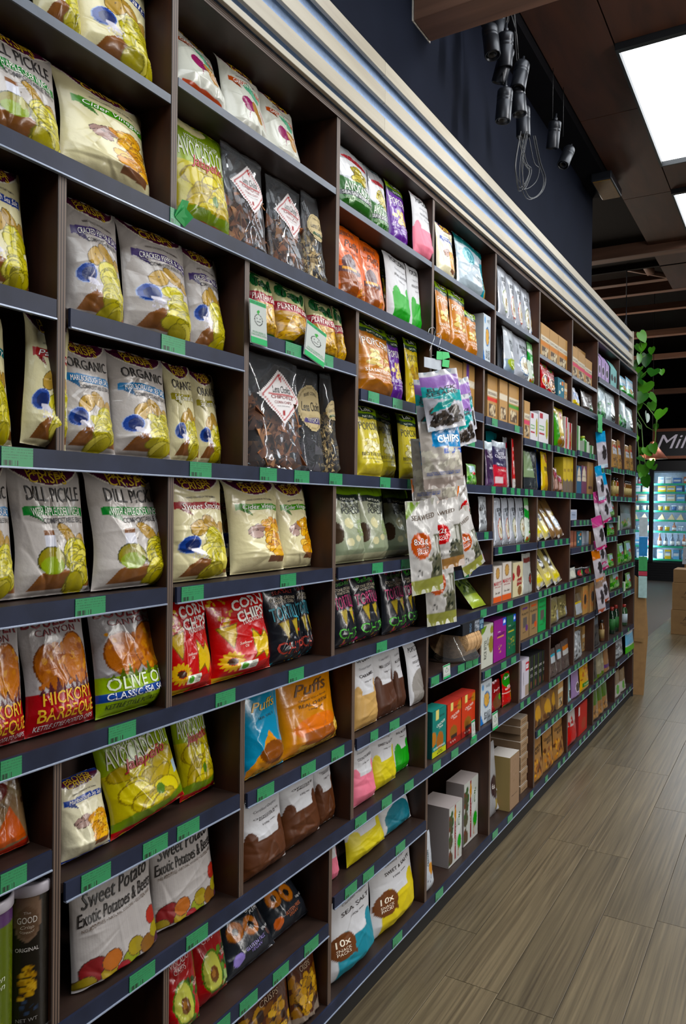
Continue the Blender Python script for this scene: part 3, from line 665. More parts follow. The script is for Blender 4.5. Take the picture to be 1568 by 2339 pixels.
D('puffy', 'pillow', .23, .30, .09, [('f', 'B4780E'), ('e', .5, .3, .38, .13, 'BE6A14'), ('r', .22, .04, .78, .26, '7E4616'), ('k', .0, 0, 1, .09, 30, .09, ['B08E4A', 'C6A866', '9C7A36'], '6E5420'), ('k', .76, 0, 1, .26, 16, .09, ['B08E4A', 'C6A866'], '6E5420')],
  [('SERIOUS', .5, .88, .5, .07, '4A300C'), ('Puffs', .5, .74, .6, .17, '5A360A', dict(shear=.35)), ('Organic Corn Snack', .5, .62, .5, .035, '4A300C', dict(bold=0)), ('REAL CHEESE', .5, .56, .52, .05, '4A300C', dict(bold=0)), ('100g net', .5, .5, .26, .035, '4A300C', dict(bold=0))], 'mustard yellow cheese puffs bag', 'puffs_bag', 'puffs bag', 'printed_film', MIDR)
D('puffb', 'pillow', .17, .29, .085, [('f', '137C9C'), ('p', [(.05, .1), (.5, .46), (.95, .12), (.95, .02), (.05, .02)], 'BE820E'), ('e', .55, .22, .32, .12, '6E3E18'), ('k', 0, 0, 1, .07, 20, .09, ['B08E4A', 'C6A866'], '6E5420')],
  [('SERIOUS', .5, .87, .6, .09, '0C3A4C'), ('Puffs', .5, .73, .6, .16, 'C49A2A', dict(shear=.35)), ('SEA SALT', .5, .61, .4, .045, '0C4458')], 'bright blue puffs bag with yellow hood shape', 'puffs_bag', 'puffs bag', 'printed_film', MIDR)
D('plantain', 'pillow', .115, .165, .06, [('f', 'A07C0E'), ('k', .0, .04, 1, .5, 30, .15, ['B48E10', 'C29C1A', '9A740C', 'AD860E'], '6E4E08'), ('r', 0, .56, 1, 1, 'B5B48C'), ('b', .57, .075, .0, '8E1C2C', -.1, 1.1), ('e', .2, .82, .14, .1, '17542C'), ('e', .52, .78, .12, .09, '1C5E30', .6), ('e', .78, .8, .1, .12, '17542C', -.5), ('e', .35, .95, .2, .04, '1C5E30'), ('r', 0, 0, 1, .05, '1A5A22')],
  [('PLANTAIN Snacks', .5, .57, .88, .13, 'EEE4DC', dict(shear=.15)), ('Tany', .5, .79, .7, .24, '124622', dict(shear=.2, bold=.03))], 'small plantain snack bag with green top and red band', 'snack_bag', 'snack bag', 'printed_film', MIDR)
def rocks(): return [('o', .34, .52, .25, .2, '9A5A16', '6A3A0C'), ('o', .72, .55, .24, .22, 'A8661C', '6A3A0C'), ('n', .12, .36, .92, .7, 40, ['B4741E', 'A05E16', '8A4C12', 'BE8630'], .05)]
def trees(c): return [('p', [(x, .30), (x+.05, .30+hh), (x+.1, .30)], c) for x, hh in ((.1, .06), (.2, .1), (.3, .14), (.38, .08), (.5, .07), (.6, .13), (.72, .08), (.82, .14), (.9, .07))]
D('hickory', 'pillow', .22, .30, .09, [('f', 'A7A2A2')] + rocks() + [('r', 0, 0, 1, .32, '8E1420')] + trees('4A2026'),
  [('BOULDER', .5, .90, .9, .17, '7A1820'), ('CANYON', .5, .80, .6, .075, '7A1820', dict(bold=0)), ('HICKORY\nBARBEQUE', .52, .2, .86, .33, 'D8A818', dict(bold=.01)), ('KETTLE STYLE POTATO CHIPS', .5, .055, .86, .055, 'DADADA', dict(bold=0))], 'red and grey hickory barbeque crisp bag', 'crisp_bag', 'crisp bag', 'printed_film', NEAR)
D('olive', 'pillow', .21, .30, .09, [('f', '8E8A8C')] + rocks() + [('p', [(0, 0), (1, 0), (1, .36), (.5, .33), (0, .34)], '86A01C')] + trees('4A5A1A') + [('p', [(0, .13), (1, .14), (1, .21), (0, .2)], '203E86'), ('r', .84, .36, .97, .46, 'C8D6DC')],
  [('BOULDER', .5, .90, .9, .17, '7A1820'), ('CANYON', .5, .80, .6, .075, '7A1820', dict(bold=0)), ('OLIVE OIL', .5, .27, .84, .16, 'D6DCC2', dict(bold=.01)), ('CLASSIC SEA SALT', .5, .17, .86, .085, 'E0E4EA'), ('KETTLE STYLE POTATO CHIPS', .5, .085, .86, .06, '26320E', dict(bold=0))], 'lime green and grey olive oil crisp bag', 'crisp_bag', 'crisp bag', 'printed_film', NEAR)
def ctri(x, y, s, c='B99C16'):
    return [('p', [(x-s*.5, y+s*.3), (x+s*.45, y+s*.42), (x+.05*s, y-s*.55)], '6E5408'), ('p', [(x-s*.44, y+s*.27), (x+s*.4, y+s*.37), (x+.05*s, y-s*.46)], c)]
D('corn', 'pillow', .22, .27, .09, [('f', 'A8101A'), ('n', .02, .62, .36, .98, 26, ['C29A2A', 'A8841C', 'D0B040'], .03)] + ctri(.22, .54, .34) + [('p', [(.5, .2), (.58, .58), (.72, .46), (.83, .54), (.97, .36), (.74, .16), (.68, .26)], '6E5408'), ('p', [(.52, .22), (.59, .55), (.72, .43), (.82, .51), (.94, .36), (.74, .19), (.68, .29)], 'C4A61C')] +
  [('e', .2+.11*math.cos(a), .22+.085*math.sin(a), .05, .02, 'C8A010', a) for a in np.arange(0, 6.2, .45)] + [('e', .2, .22, .065, .04, '3A1E10'), ('r', 0, 0, .4, .06, 'B08E14'), ('r', .28, .10, .56, .19, 'D8D8CE'), ('c', .35, .145, .05, '4E8A3A')],
  [('CORN\nCHIPS', .66, .83, .6, .34, 'E6DED6', dict(bold=.03, rise=.08)), ('TRADITIONAL', .68, .68, .46, .07, 'E6DED6', dict(rise=.05)), ('Sunflower\nOil', .42, .40, .2, .09, 'E0D0C0', dict(shear=.3, bold=0)), ('ACO\nCertified\nOrganic', .48, .145, .13, .09, '3A4A3A', dict(bold=0))], 'red traditional corn chip bag with sunflower picture', 'corn_chip_bag', 'corn chip bag', 'printed_film', NEAR)
def tort(c1, c2, desc, key, flavour):
    D(key, 'pillow', .17, .245, .085, [('f', '14161C'), ('n', .0, .86, 1, 1, 18, [c1, c2, '9A7426'], .05), ('n', .72, .0, 1, .9, 16, ['14161C', c2, '14161C', c1], .04)] + ctri(.32, .40, .25, '94843E') + ctri(.64, .41, .24, '9E8E46') + [('n', 0, .0, 1, .08, 12, ['9A7426', c1, '1C1E24'], .04)],
      [('PEPPER', .5, .92, .7, .11, '9A7A2E'), (flavour, .5, .83, .6, .06, c2), ('STONE GROUND\nWHITE CORN', .5, .735, .74, .12, 'C9BDA2', dict(bold=0)), ('TORTILLA', .5, .595, .86, .24, c1, dict(bow=.03)), ('CHIPS', .5, .17, .8, .2, c2, dict(bow=-.03))], desc, 'tortilla_chip_bag', 'corn chip bag', 'printed_film', MIDR)
tort('1F8CA0', '9A2818', 'black tortilla chip bag with blue and red lettering', 'tortb', 'SEA SALT')
tort('A8165C', '3E9A2A', 'black tortilla chip bag with magenta and green lettering', 'tortm', 'CHEEZA-PENO')
D('exotic', 'pouch', .20, .26, .075, [('f', 'A5A09E'), ('s', .25, 1, 40, '9A9593', .6)] + [('o', x, y, r*.8, r*.6, c, '3A1C16', a) for x, y, r, c, a in ((.16, .14, .17, '6E1A1C', .3), (.3, .06, .12, '8E7A1E', 0), (.34, .15, .14, '9A5A22', .2), (.55, .07, .14, '78802A', .4), (.62, .14, .13, '8A7A22', -.4), (.78, .09, .14, '6E4A22', .3), (.92, .16, .13, '8A7E24', -.3), (.9, .3, .13, '8E2A20', .3), (.08, .04, .12, '7A6A22', 0), (.45, .03, .1, '7E1A20', .2), (.95, .05, .1, '3A1A2E', 0))] + [('r', 0, 0, 1, .018, 'C2BEBE')],
  [('Sweet Potato', .5, .73, .82, .17, '1A1414', dict(shear=.25, rise=.06)), ('Exotic Potatoes & Beets', .5, .585, .92, .14, '1A1414', dict(shear=.2, rise=.05)), ('NO ADDITIVES • NATURAL COLORS • GLUTEN FREE', .5, .50, .86, .035, '5A4636', dict(bold=0, rise=.04))], 'pale grey sweet potato crisp pouch with root crisps', 'crisp_pouch', 'crisp pouch', 'printed_matte_film', NEAR, rough=.7)
def vap(key, c1, c2, desc):
    D(key, 'pillow', .19, .25, .08, [('f', '1A1E24'), ('p', [(0, .62), (1, .56), (1, .92), (0, .95)], c1), ('p', [(.05, .6), (.9, .58), (.8, .545), (.1, .57)], '8A8070')] + [('o', x, y, .15, .11, 'A8661C', '5E340C') for x, y in ((.26, .40), (.55, .37))] + [('e', .26, .4, .05, .04, '14100E'), ('e', .55, .37, .055, .045, '14100E'), ('c', .18, .13, .08, c2)],
      [('VApPEAs', .5, .75, .84, .22, '8C8690', dict(shear=.2, rise=.1)), ('CHICKPEA\nPUFFS', .76, .52, .4, .13, 'D6D6D6', dict(rise=.04)), ('GLUTEN FREE\nVEGAN', .5, .16, .4, .11, c2, dict(rise=.03)), ('100g NET', .8, .26, .24, .05, 'D6D6D6')], desc, 'puffs_bag', 'puffs bag', 'printed_film', MIDR)
vap('vapp', '2C1638', '8C7CC0', 'black chickpea puffs bag with purple band'); vap('vapo', '4A1C10', 'B05A32', 'black chickpea puffs bag with rust band')
D('avochip', 'pillow', .15, .23, .07, [('f', '8A141E'), ('n', .55, 0, 1, .5, 26, ['2C4A1C', '567A34', '8AA06A', '22380F'], .09), ('n', 0, .85, 1, 1, 14, ['2C4A1C', '3E6224', '1C300E'], .12), ('r', .9, 0, 1, 1, '3C6420'), ('e', .42, .33, .26, .22, '4A6A1E'), ('e', .42, .33, .23, .195, 'A8A85C'), ('e', .43, .3, .11, .085, '5A381C'), ('e', .41, .31, .05, .04, '8A6034')],
  [('AVOCADO\nCHIPS', .42, .70, .62, .2, 'D8B0AC', dict(bold=0)), ('VACUUM\nFRIED', .8, .44, .2, .09, 'D8C0BC', dict(bold=0))], 'red and green avocado chip bag with avocado picture', 'avocado_chip_bag', 'crisp bag', 'printed_film', MIDR)
D('mushroom', 'pouch', .17, .22, .06, [('f', '3C1C10'), ('n', .02, .1, .98, .58, 40, ['8A6024', '5E3A16', 'A07A34', '24120A', '6E4C1E'], .12), ('k', .05, .12, .95, .55, 16, .13, ['9A7430', '7A5A22', 'AE8A42'], '24120A'), ('p', [(0, .0), (1, 0), (1, .2), (.5, .08), (0, .12)], '6E6258'), ('s', .72, 1, 9, '4A2414', .6)],
  [('SHIITAKE\nMUSHROOM\nCRISPS', .5, .76, .7, .34, 'A08A72', dict(bold=0))], 'dark brown mushroom crisp pouch', 'crisp_pouch', 'crisp pouch', 'printed_film', MIDR)
D('doritoish', 'pillow', .19, .26, .08, [('f', '7A6248'), ('p', [(0, 0), (1, 0), (1, .1), (0, .06)], 'A8341A'), ('p', [(.1, .1), (.9, .12), (.6, .5)], 'A8501A'), ('e', .35, .7, .3, .12, '5E1C14'), ('n', .0, .5, 1, 1, 24, ['6A5A48', '4A3426', '8A7A60'], .08)], [], 'tan and orange snack bag beside the canisters', 'snack_bag', 'snack bag', 'printed_film', MIDR)
D('silverteal', 'pillow', .21, .27, .085, [('f', '98A4AC'), ('r', 0, .84, 1, 1, '0F5A5C'), ('c', .36, .66, .2, '1A7E8A'), ('ring', .36, .66, .13, .6, '7AB0B4'), ('p', [(.72, 0), (1, 0), (1, .75), (.8, .7)], '1F8492'), ('e', .92, .2, .1, .2, 'A08A4A'), ('e', .62, .3, .16, .11, 'C2CCD2')], [('SIMPLE\nTORTILLA', .62, .31, .3, .12, '3A4A4E')], 'silver and teal tortilla bag', 'corn_chip_bag', 'corn chip bag', 'printed_foil', MIDR)
def ricebag(key, ring, desc):
    D(key, 'pillow', .17, .25, .08, [('f', '9CA0A8'), ('c', .55, .34, .33, ring), ('c', .55, .34, .29, 'C9C6BA'), ('e', .6, .32, .17, .06, 'A8977A', .5), ('n', .4, .26, .8, .42, 14, ['C2B89A', '8A7A5A', 'B0A488'], .06), ('n', .05, 0, .95, .12, 10, ['2A3A4A', 'B9BDC2'], .03)],
      [('BROWN\nRICE', .58, .70, .6, .26, '20262C', dict(bold=.02)), ('ORGANIC', .16, .66, .34, .07, '4A5258', dict(rot=90))], desc, 'rice_cracker_bag', 'rice cracker bag', 'printed_foil', (30, 44))
ricebag('ricegreen', '5A6A2E', 'silver brown rice cracker bag with olive ring'); ricebag('ricered', '9A3A22', 'silver brown rice cracker bag with rust ring'); ricebag('riceblue', '2A5A86', 'silver brown rice cracker bag with blue ring')
D('ricecake', 'pillow', .14, .25, .07, [('f', 'B4BCB4'), ('r', 0, .82, 1, 1, '6E9A6A'), ('p', [(0, .58), (.5, .5), (1, .58), (1, .78), (.5, .7), (0, .78)], '1E7A36'), ('n', .1, 0, .95, .24, 18, ['3E7A26', '6A9A3A', '8A4A2A'], .12)], [('RICE\nCAKES', .5, .40, .6, .2, '4A5A50', dict(bold=0))], 'white and green rice cake bag', 'rice_cake_bag', 'rice cake bag', 'printed_film', (30, 44))
D('riceside', 'pillow', .1, .25, .06, [('f', 'B0B6BC'), ('r', 0, .0, 1, .3, '7A8A9A'), ('e', .5, .22, .36, .12, '8A9A3A')], [('BROWN RICE CRACKERS', .5, .62, .62, .3, '2A3238', dict(rot=90))], 'narrow silver rice cracker bag turned sideways', 'rice_cracker_bag', 'rice cracker bag', 'printed_foil', (20, 36))
D('redlentil', 'pillow', .13, .2, .06, [('f', '8E1420'), ('c', .5, .36, .42, 'C9B8A0'), ('c', .5, .36, .37, '3A1C14'), ('n', .2, .22, .8, .5, 22, ['8A5A2A', '6A3A1A', 'A8763A'], .1), ('r', .3, .88, .7, 1, '3E6A22')], [('MEXICAN\nLENTIL', .5, .74, .7, .22, 'D8C0B8', dict(bold=0))], 'red lentil snack bag with round picture', 'snack_bag', 'snack bag', 'printed_film', (30, 44))
D('redoat', 'pillow', .14, .24, .08, [('f', '9A121C'), ('e', .5, .78, .5, .2, '2F7A22'), ('e', .8, .3, .2, .2, '8A5A2A'), ('r', .0, .40, 1, .43, 'C8B0A8'), ('r', .1, 0, .9, .05, '4E8A2A')], [('Brehi', .55, .87, .7, .14, 'E0D4D0', dict(shear=.3)), ('MINI\nBRETZELN', .52, .58, .7, .2, 'E6D8D4', dict(rise=.05))], 'red and green pretzel bag', 'pretzel_bag', 'snack bag', 'printed_film', (30, 44))
D('redoat2', 'pillow', .14, .22, .08, [('f', '7E1018'), ('e', .5, .74, .5, .22, '6E1016'), ('e', .45, .3, .36, .28, '5A3A26'), ('e', .7, .45, .2, .1, '3E8A2A')], [('Joehr', .5, .72, .7, .16, 'D0C0BC', dict(shear=.2))], 'dark red cookie bag with round window', 'cookie_bag', 'snack bag', 'printed_film', (30, 44))
# cartons
def X(key, desc, w, h, t, ops, texts, side, name='carton', cat='box', res=(24, 36), gable=0.0, topc=None): D(key, 'box', w, h, t, ops, texts, desc, name, cat, 'printed_card', res, 1.0, side, gable, topc)
X('ricebites', 'white and blue rice bites carton', .14, .2, .07, [('f', 'AEB6BC'), ('e', .55, .55, .28, .2, '2E5E8A'), ('e', .55, .55, .23, .165, 'B08A4E'), ('n', .36, .42, .74, .68, 14, ['C29C5A', '9A763A'], .06), ('c', .2, .88, .1, '5A86B0'), ('p', [(0, 0), (.3, 0), (0, .3)], '2A62A0')], [('RICE\nBITES', .62, .18, .26, .5, '20262C', dict(rot=90)), ('BROWN', .38, .18, .26, .1, '20262C', dict(rot=90)), ('ORGANIC\nGLUTEN FREE', .65, .88, .12, .36, '4A5A66', dict(rot=90, bold=0))], 'A6ACB2', 'rice_bites_box')
X('lakebites', 'white and green rice bites carton', .15, .21, .07, [('f', 'ACAEA4'), ('p', [(0, .78), (.0, 1), (.5, 1), (.25, .84)], '5E7A26'), ('e', .84, .5, .2, .2, '7A6E36'), ('e', .9, .85, .14, .1, '7A7A3A')], [('RICE BITES', .35, .42, .62, .2, '262A22', dict(rot=90)), ('BROWN', .56, .6, .26, .1, '262A22', dict(rot=90))], 'A2A49C', 'rice_bites_box')
X('teal_cracker', 'teal keto cracker carton with yellow sticker', .13, .2, .06, [('f', '0F6A62'), ('e', .55, .3, .25, .2, '8A5626'), ('e', .08, .4, .2, .16, '9A6630'), ('r', 0, 0, 1, .14, 'A8AC1E'), ('r', .25, .78, .45, 1, 'C2BA7A')], [('KETO', .68, .84, .36, .07, '0A3A36'), ('CRACKER\nThins', .6, .64, .62, .2, 'D8E2DC', dict(rise=.1)), ('EVERYTHING', .5, .18, .8, .07, 'D8E2DC'), ('2 for\n$10.50', .55, .07, .4, .12, '22260C')], '0B5A56', 'cracker_box', topc='0D7A6E')
X('red_cracker', 'orange red keto cracker carton', .13, .2, .06, [('f', 'A83A1E'), ('e', .45, .3, .26, .16, '7A521C'), ('r', .25, .8, .42, 1, 'C2BA7A'), ('r', 0, 0, 1, .17, '7E1E16'), ('e', .9, .85, .2, .1, '9A6A1E'), ('r', .3, .17, .7, .25, '2A1A14')], [('KETO', .68, .86, .36, .07, '5A1A10'), ('CRACKER\nThins', .55, .66, .62, .2, 'E6D8CC', dict(rise=.08)), ('5g 1g 4g', .4, .1, .4, .08, 'DAC0B4')], '8E2C1A', 'cracker_box', topc='A8281C')
X('magenta', 'magenta toast carton with blue corner', .14, .22, .06, [('f', '74106E'), ('r', .72, .82, 1, 1, '1E46A8'), ('c', .85, .91, .08, 'C8D2E6'), ('r', .3, .56, .82, .575, 'B88A2A'), ('n', .35, .16, .75, .42, 16, ['B8A04A', '8A7A3A', '9A4A6A'], .03)], [('TOASTED', .58, .63, .62, .09, '2A0A2C', dict(rise=.06)), ('OVEN', .42, .70, .22, .05, 'D8C8D8')], '5E0C5C', 'toast_box')
X('greentoast', 'dark green toast carton with blue corner', .14, .22, .06, [('f', '0C5036'), ('r', .72, .82, 1, 1, '1E46A8'), ('c', .85, .91, .08, 'C8D2E6'), ('r', .15, .6, .82, .615, 'A89A2A'), ('n', .2, .2, .85, .48, 22, ['B8A04A', '7A8A3A', '8A5A2A'], .04)], [('TOASTED', .52, .68, .72, .09, '06201A', dict(rise=.06)), ('OVEN', .3, .75, .26, .05, 'C8D8CE')], '0A402C', 'toast_box')
def flats(key, c, c2, desc, name='flats_box'): X(key, desc, .12, .22, .06, [('f', c), ('r', .3, .34, .75, .6, '4A4440'), ('e', .74, .3, .16, .1, c2), ('r', .2, .84, .8, .9, c2)], [('FLATS', .52, .72, .76, .11, '1C1814'), ('CRACKERS', .45, .2, .4, .05, '2A241C', dict(bold=0))], c, name)
flats('flatk', '7A6448', '4E2A5E', 'kraft cracker carton with purple accent'); flats('flato', '7E684A', 'A84A1E', 'kraft cracker carton with orange accent'); flats('flatg', '12864C', '0E6A3C', 'bright green cracker carton')
X('blackbox', 'black snack carton with white lettering', .1, .17, .08, [('f', '17171A'), ('e', .5, .15, .2, .1, '5A3A2A'), ('r', 0, .0, .06, 1, '5E7A1C')], [('LOVE', .5, .62, .7, .12, 'C8C4C0'), ('ORGANIC\nCHOC BITES', .5, .42, .7, .16, 'B0ACA8', dict(bold=0))], '121214', 'snack_box')
X('whitered', 'white cracker carton with red mark beside black boxes', .11, .19, .07, [('f', 'AEAAB4'), ('r', .55, .68, 1, .9, '9A1E2A'), ('r', .6, .74, .92, .84, 'C8C4CC'), ('r', .5, .02, 1, .3, '8A7A6A')], [('OAT', .74, .79, .24, .05, '2A3A5A'), ('CRISPBREAD', .25, .5, .6, .08, '4A4650', dict(rot=90, bold=0))], '9E98A6', 'cracker_box')
X('marys', 'white cracker carton with red lettering', .12, .17, .06, [('f', 'B4AEA8'), ('c', .5, .80, .24, '7A5A36'), ('c', .5, .80, .19, 'A08050'), ('r', 0, 0, 1, .16, 'B0501E')], [("MARY'S", .5, .52, .9, .17, 'A0202A'), ('ORGANIC CRACKERS', .5, .42, .7, .05, 'A0202A', dict(bold=0)), ('Sea Salt', .5, .26, .6, .08, '4A3A30', dict(shear=.2))], 'A49E98', 'cracker_box')
X('creambox', 'cream cracker carton with dark red ovals', .14, .17, .06, [('f', 'B4AC90'), ('e', .55, .74, .2, .18, '6E2A24'), ('p', [(.4, .3), (.9, .34), (.9, .56), (.4, .5)], '7A2A26'), ('e', .7, .16, .2, .14, '6E4A2A'), ('c', .05, .6, .14, '8A1A20')], [('CRACKERS', .64, .43, .44, .08, 'D0C0A8')], 'A49C82', 'cracker_box')
D('silverpouch', 'pouch', .14, .19, .06, [('f', '9A9C98'), ('r', .1, .78, .9, .9, '5E2A26'), ('e', .6, .36, .18, .15, '2A2624'), ('e', .6, .36, .13, .11, '7E3A30')], [], 'silver cracker pouch with dark oval', 'cracker_pouch', 'pouch', 'printed_foil', (24, 34))
def kraft(key, acc, accy, txt, desc, win=True): X(key, desc, .13, .19, .07, [('f', '9A7A52'), ('r', 0, .52, 1, .66, 'B8B0A0'), ('r', *accy, acc)] + ([('r', .14, .06, .84, .36, '4A3A2C'), ('n', .18, .1, .8, .32, 12, ['A89A80', '8A7A62', 'B8AC94'], .1)] if win else []), [(txt, .5, .59, .84, .1, '6A5A46' if acc != '5A3A86' else 'E8E0D4')], '8E7048', 'oatcake_box')
kraft('kraftorange', 'A86A1E', (0, .38, 1, .5), 'OATCAKE', 'kraft oatcake carton with orange panel'); kraft('kraftpink', 'A83A52', (0, .38, 1, .5), 'OATCAKE', 'kraft oatcake carton with pink panel')
kraft('kraftpurple', '5A3A86', (.3, .70, .5, 1), 'OAT-BARLEY', 'kraft oat barley carton with purple stripe'); kraft('kraftred', 'A8342A', (0, .40, 1, .5), 'BUCKWHEAT', 'kraft buckwheat carton with red panel'); kraft('kraftgreen', '4A7A3A', (0, .40, 1, .5), 'BUCKWHEAT', 'kraft buckwheat carton with green panel'); kraft('kraftplain', '8A6A40', (.1, .7, .3, .74), '', 'plain kraft carton turned to its side')
X('tealfloral', 'teal carton with white daisies', .11, .17, .06, [('f', '0F5A6A'), ('c', .3, .3, .12, 'C8CCC0'), ('c', .7, .5, .14, 'C8CCC0'), ('c', .4, .75, .1, 'B8C4C0'), ('c', .7, .5, .05, 'B08A2A'), ('c', .3, .3, .045, 'B08A2A'), ('r', .6, .7, .9, .9, 'A8622A')], [], '0C4A58', 'tea_box')
X('whitecracker', 'white crispbread carton with red and green panels', .13, .18, .06, [('f', 'BEBCC0'), ('r', .1, .78, .4, .95, '8A1A2A'), ('r', .05, .4, .55, .56, '3E7A3A'), ('r', .08, .43, .52, .53, 'B8BCB4'), ('e', .82, .5, .12, .34, '8A8A2A'), ('r', .05, .26, .6, .32, '8A1A2A')], [], 'B0AEB4', 'crispbread_box')
X('redstripe', 'white and red striped cracker carton', .09, .19, .06, [('f', 'BAB6B4'), ('r', .3, 0, .75, 1, '8A1420'), ('e', .85, .4, .1, .3, '8A8A2A')], [('CRACKERS', .52, .5, .7, .16, 'D8CCC8', dict(rot=90))], 'AEAAA8', 'cracker_box')
X('gablepurple', 'purple gable-top carton with round windows', .11, .2, .07, [('f', '9A86AC'), ('r', 0, 0, .1, 1, '1A1A24'), ('e', .55, .36, .26, .14, '241C20'), ('ring', .55, .36, .32, .72, 'C8BCD0')], [], '1E1E2A', 'gable_carton', gable=.9)
X('gableteal', 'teal gable-top carton with round windows', .12, .2, .07, [('f', '7AA6A4'), ('r', 0, 0, .1, 1, '123238'), ('e', .32, .36, .16, .13, '241C20'), ('e', .75, .36, .16, .13, '2A1C18')], [], '12343A', 'gable_carton', gable=.9)
X('bluewhitebox', 'blue and white peaked carton', .1, .18, .06, [('f', '1F4A66'), ('p', [(.1, .45), (.9, .45), (.8, .8), (.5, 1), (.2, .8)], 'B4AC9C')], [('OAT', .5, .62, .5, .1, '3A4A5A')], '1A3E56', 'cereal_box')
X('purplewhitebox', 'plum and white peaked carton', .1, .18, .06, [('f', '5A2E46'), ('p', [(.1, .45), (.9, .45), (.8, .8), (.5, 1), (.2, .8)], 'B8AE9A')], [('NUT', .5, .62, .5, .1, '4A3A3A')], '4A263A', 'cereal_box')
X('krafttall', 'tall kraft carton with red mark', .12, .19, .06, [('f', '8E6E46'), ('r', .2, .16, .8, .24, '3A2418'), ('c', .6, .2, .05, 'A83A22'), ('e', .5, .7, .2, .16, 'A0743A')], [], '7E6240', 'cereal_box')
X('yellowbox', 'tall yellow cracker carton', .09, .2, .05, [('f', 'B09A14'), ('p', [(0, 0), (1, 0), (1, .36), (.6, .3), (.2, .38), (0, .32)], '5E5248'), ('r', .2, .6, .8, .66, '8A7208')], [], '9A8610', 'cracker_box')
X('redbook', 'flat red carton with white spine', .14, .17, .05, [('f', '9A2A22'), ('r', 0, .0, .14, .6, '9E1018'), ('r', 0, .66, .14, .95, 'C8BCBA'), ('e', .62, .3, .25, .2, '8E3A2A')], [], '8A1A1A', 'cracker_box')
X('sunbox', 'kraft carton with orange sunburst and round window', .15, .2, .06, [('f', '9C7A4C')] + [('p', [(.5, .52), (.5+.5*math.cos(a-.1), .52+.36*math.sin(a-.1)), (.5+.5*math.cos(a+.1), .52+.36*math.sin(a+.1))], 'A85A22') for a in np.arange(0, 6.2, .42)] + [('c', .5, .52, .3, '9C7A4C'), ('c', .5, .52, .24, '2E211A')], [], '8A6A40', 'pasta_box')
X('smallwhite', 'small white tea carton', .06, .1, .05, [('f', 'A8AEBC'), ('r', .1, .1, .9, .8, '8A94A8')], [('TEA', .5, .5, .5, .2, '3A4458')], '9AA0B0', 'small_box')
X('greenwhite', 'small green and white carton', .06, .12, .05, [('f', 'AEB8AA'), ('r', 0, .0, .45, 1, '2E6A2A')], [], '9AA696', 'small_box')
X('bookbrown', 'thin red brown carton', .04, .14, .08, [('f', '7A4A3A'), ('r', 0, .1, 1, .3, '9A6A52')], [], '6A3E30', 'thin_box'); X('bookwhite', 'thin plain white carton', .04, .14, .08, [('f', 'A4AAB2'), ('r', 0, .0, 1, .12, '7A8290')], [], '9AA0A8', 'thin_box'); X('bookkraft', 'thin plain kraft carton', .05, .14, .08, [('f', '96744A')], [], '866640', 'thin_box')
X('yellowstrip', 'yellow narrow snack carton', .05, .16, .05, [('f', 'B4A01C'), ('e', .5, .25, .4, .1, 'A83A3A'), ('r', .1, .8, .9, .95, 'C8C8C0')], [], '9A8818', 'snack_box')
# pouches and soft packs further down the wall
def P_(key, desc, w, h, ops, texts=(), kind='pouch', mat='printed_film', name='snack_pouch', cat='pouch', res=(24, 36), t=.06): D(key, kind, w, h, t, ops, list(texts), desc, name, cat, mat, res, .7)
P_('ketoplum', 'plum keto cracker pouch', .12, .21, [('f', '2C1A36'), ('r', 0, .82, 1, 1, '9AA4AA'), ('r', .0, 0, 1, .16, '3E2A48')], [('SEED\nCRACKERS', .5, .68, .8, .16, 'CFC8D4'), ('SPICY', .5, .4, .5, .08, 'CFC8D4')], name='cracker_pouch')
P_('ketored', 'plum and red keto cracker pouch', .16, .21, [('f', '241E3E'), ('r', 0, .86, 1, 1, '8E969E'), ('p', [(0, 0), (1, 0), (1, .44), (0, .46)], '9C2430'), ('r', .05, .06, .5, .22, 'B8A8AC')], [('KETO\nCRACKERS', .5, .70, .84, .18, 'D0CCD8'), ('TURMERIC', .5, .36, .6, .06, 'D8A8A8')], name='cracker_pouch')
P_('ketosilver', 'silver and white keto cracker pouch', .14, .21, [('f', '9CA0A6'), ('n', .1, .25, .9, .75, 20, ['C8CCD0', '7A7E86', 'B0B4BA'], .1), ('r', 0, .04, 1, .16, 'B8B4B4'), ('r', .4, .78, .9, .9, '9A2A3A')], [('KETO\nCRACKERS', .5, .1, .7, .1, '3A3A42')], mat='printed_foil', name='cracker_pouch')
P_('ketofloral', 'bright red keto cracker pouch with white flowers', .17, .21, [('f', '9E1C1A'), ('n', .05, .3, .75, .7, 16, ['C8BCB8', 'B0A4A0', '9E1C1A'], .09), ('r', 0, 0, 1, .18, 'B0ACAA')], [('KETO', .4, .80, .5, .1, 'E0D4D0'), ('TO CRACKERS', .5, .1, .8, .07, '3A2A2A')], name='cracker_pouch')
P_('tealpouch', 'teal pouch behind the keto crackers', .2, .24, [('f', '0F6E74')], name='cracker_pouch')
P_('darkgreen', 'black and sage green gusset pouch', .17, .2, [('f', '14161A'), ('p', [(0, .3), (.62, .3), (.4, .95), (0, .95)], '6E7E62'), ('r', 0, .0, 1, .26, '22262A'), ('n', .05, .04, .9, .2, 8, ['4A4E4A', '22262A'], .06)], name='cracker_pouch')
P_('bluebag', 'bright blue corn snack bag', .12, .2, [('f', '163C8E'), ('c', .4, .9, .2, 'A88A1A'), ('r', .1, .4, .5, .7, '2450A8')], kind='pillow')
P_('yellowbag', 'bright yellow corn snack bag', .14, .2, [('f', 'B39C0E'), ('c', .62, .84, .16, '7A2A22'), ('r', .3, .5, .8, .6, '6A5A1A'), ('e', .5, .2, .3, .2, 'A8842E')], kind='pillow')
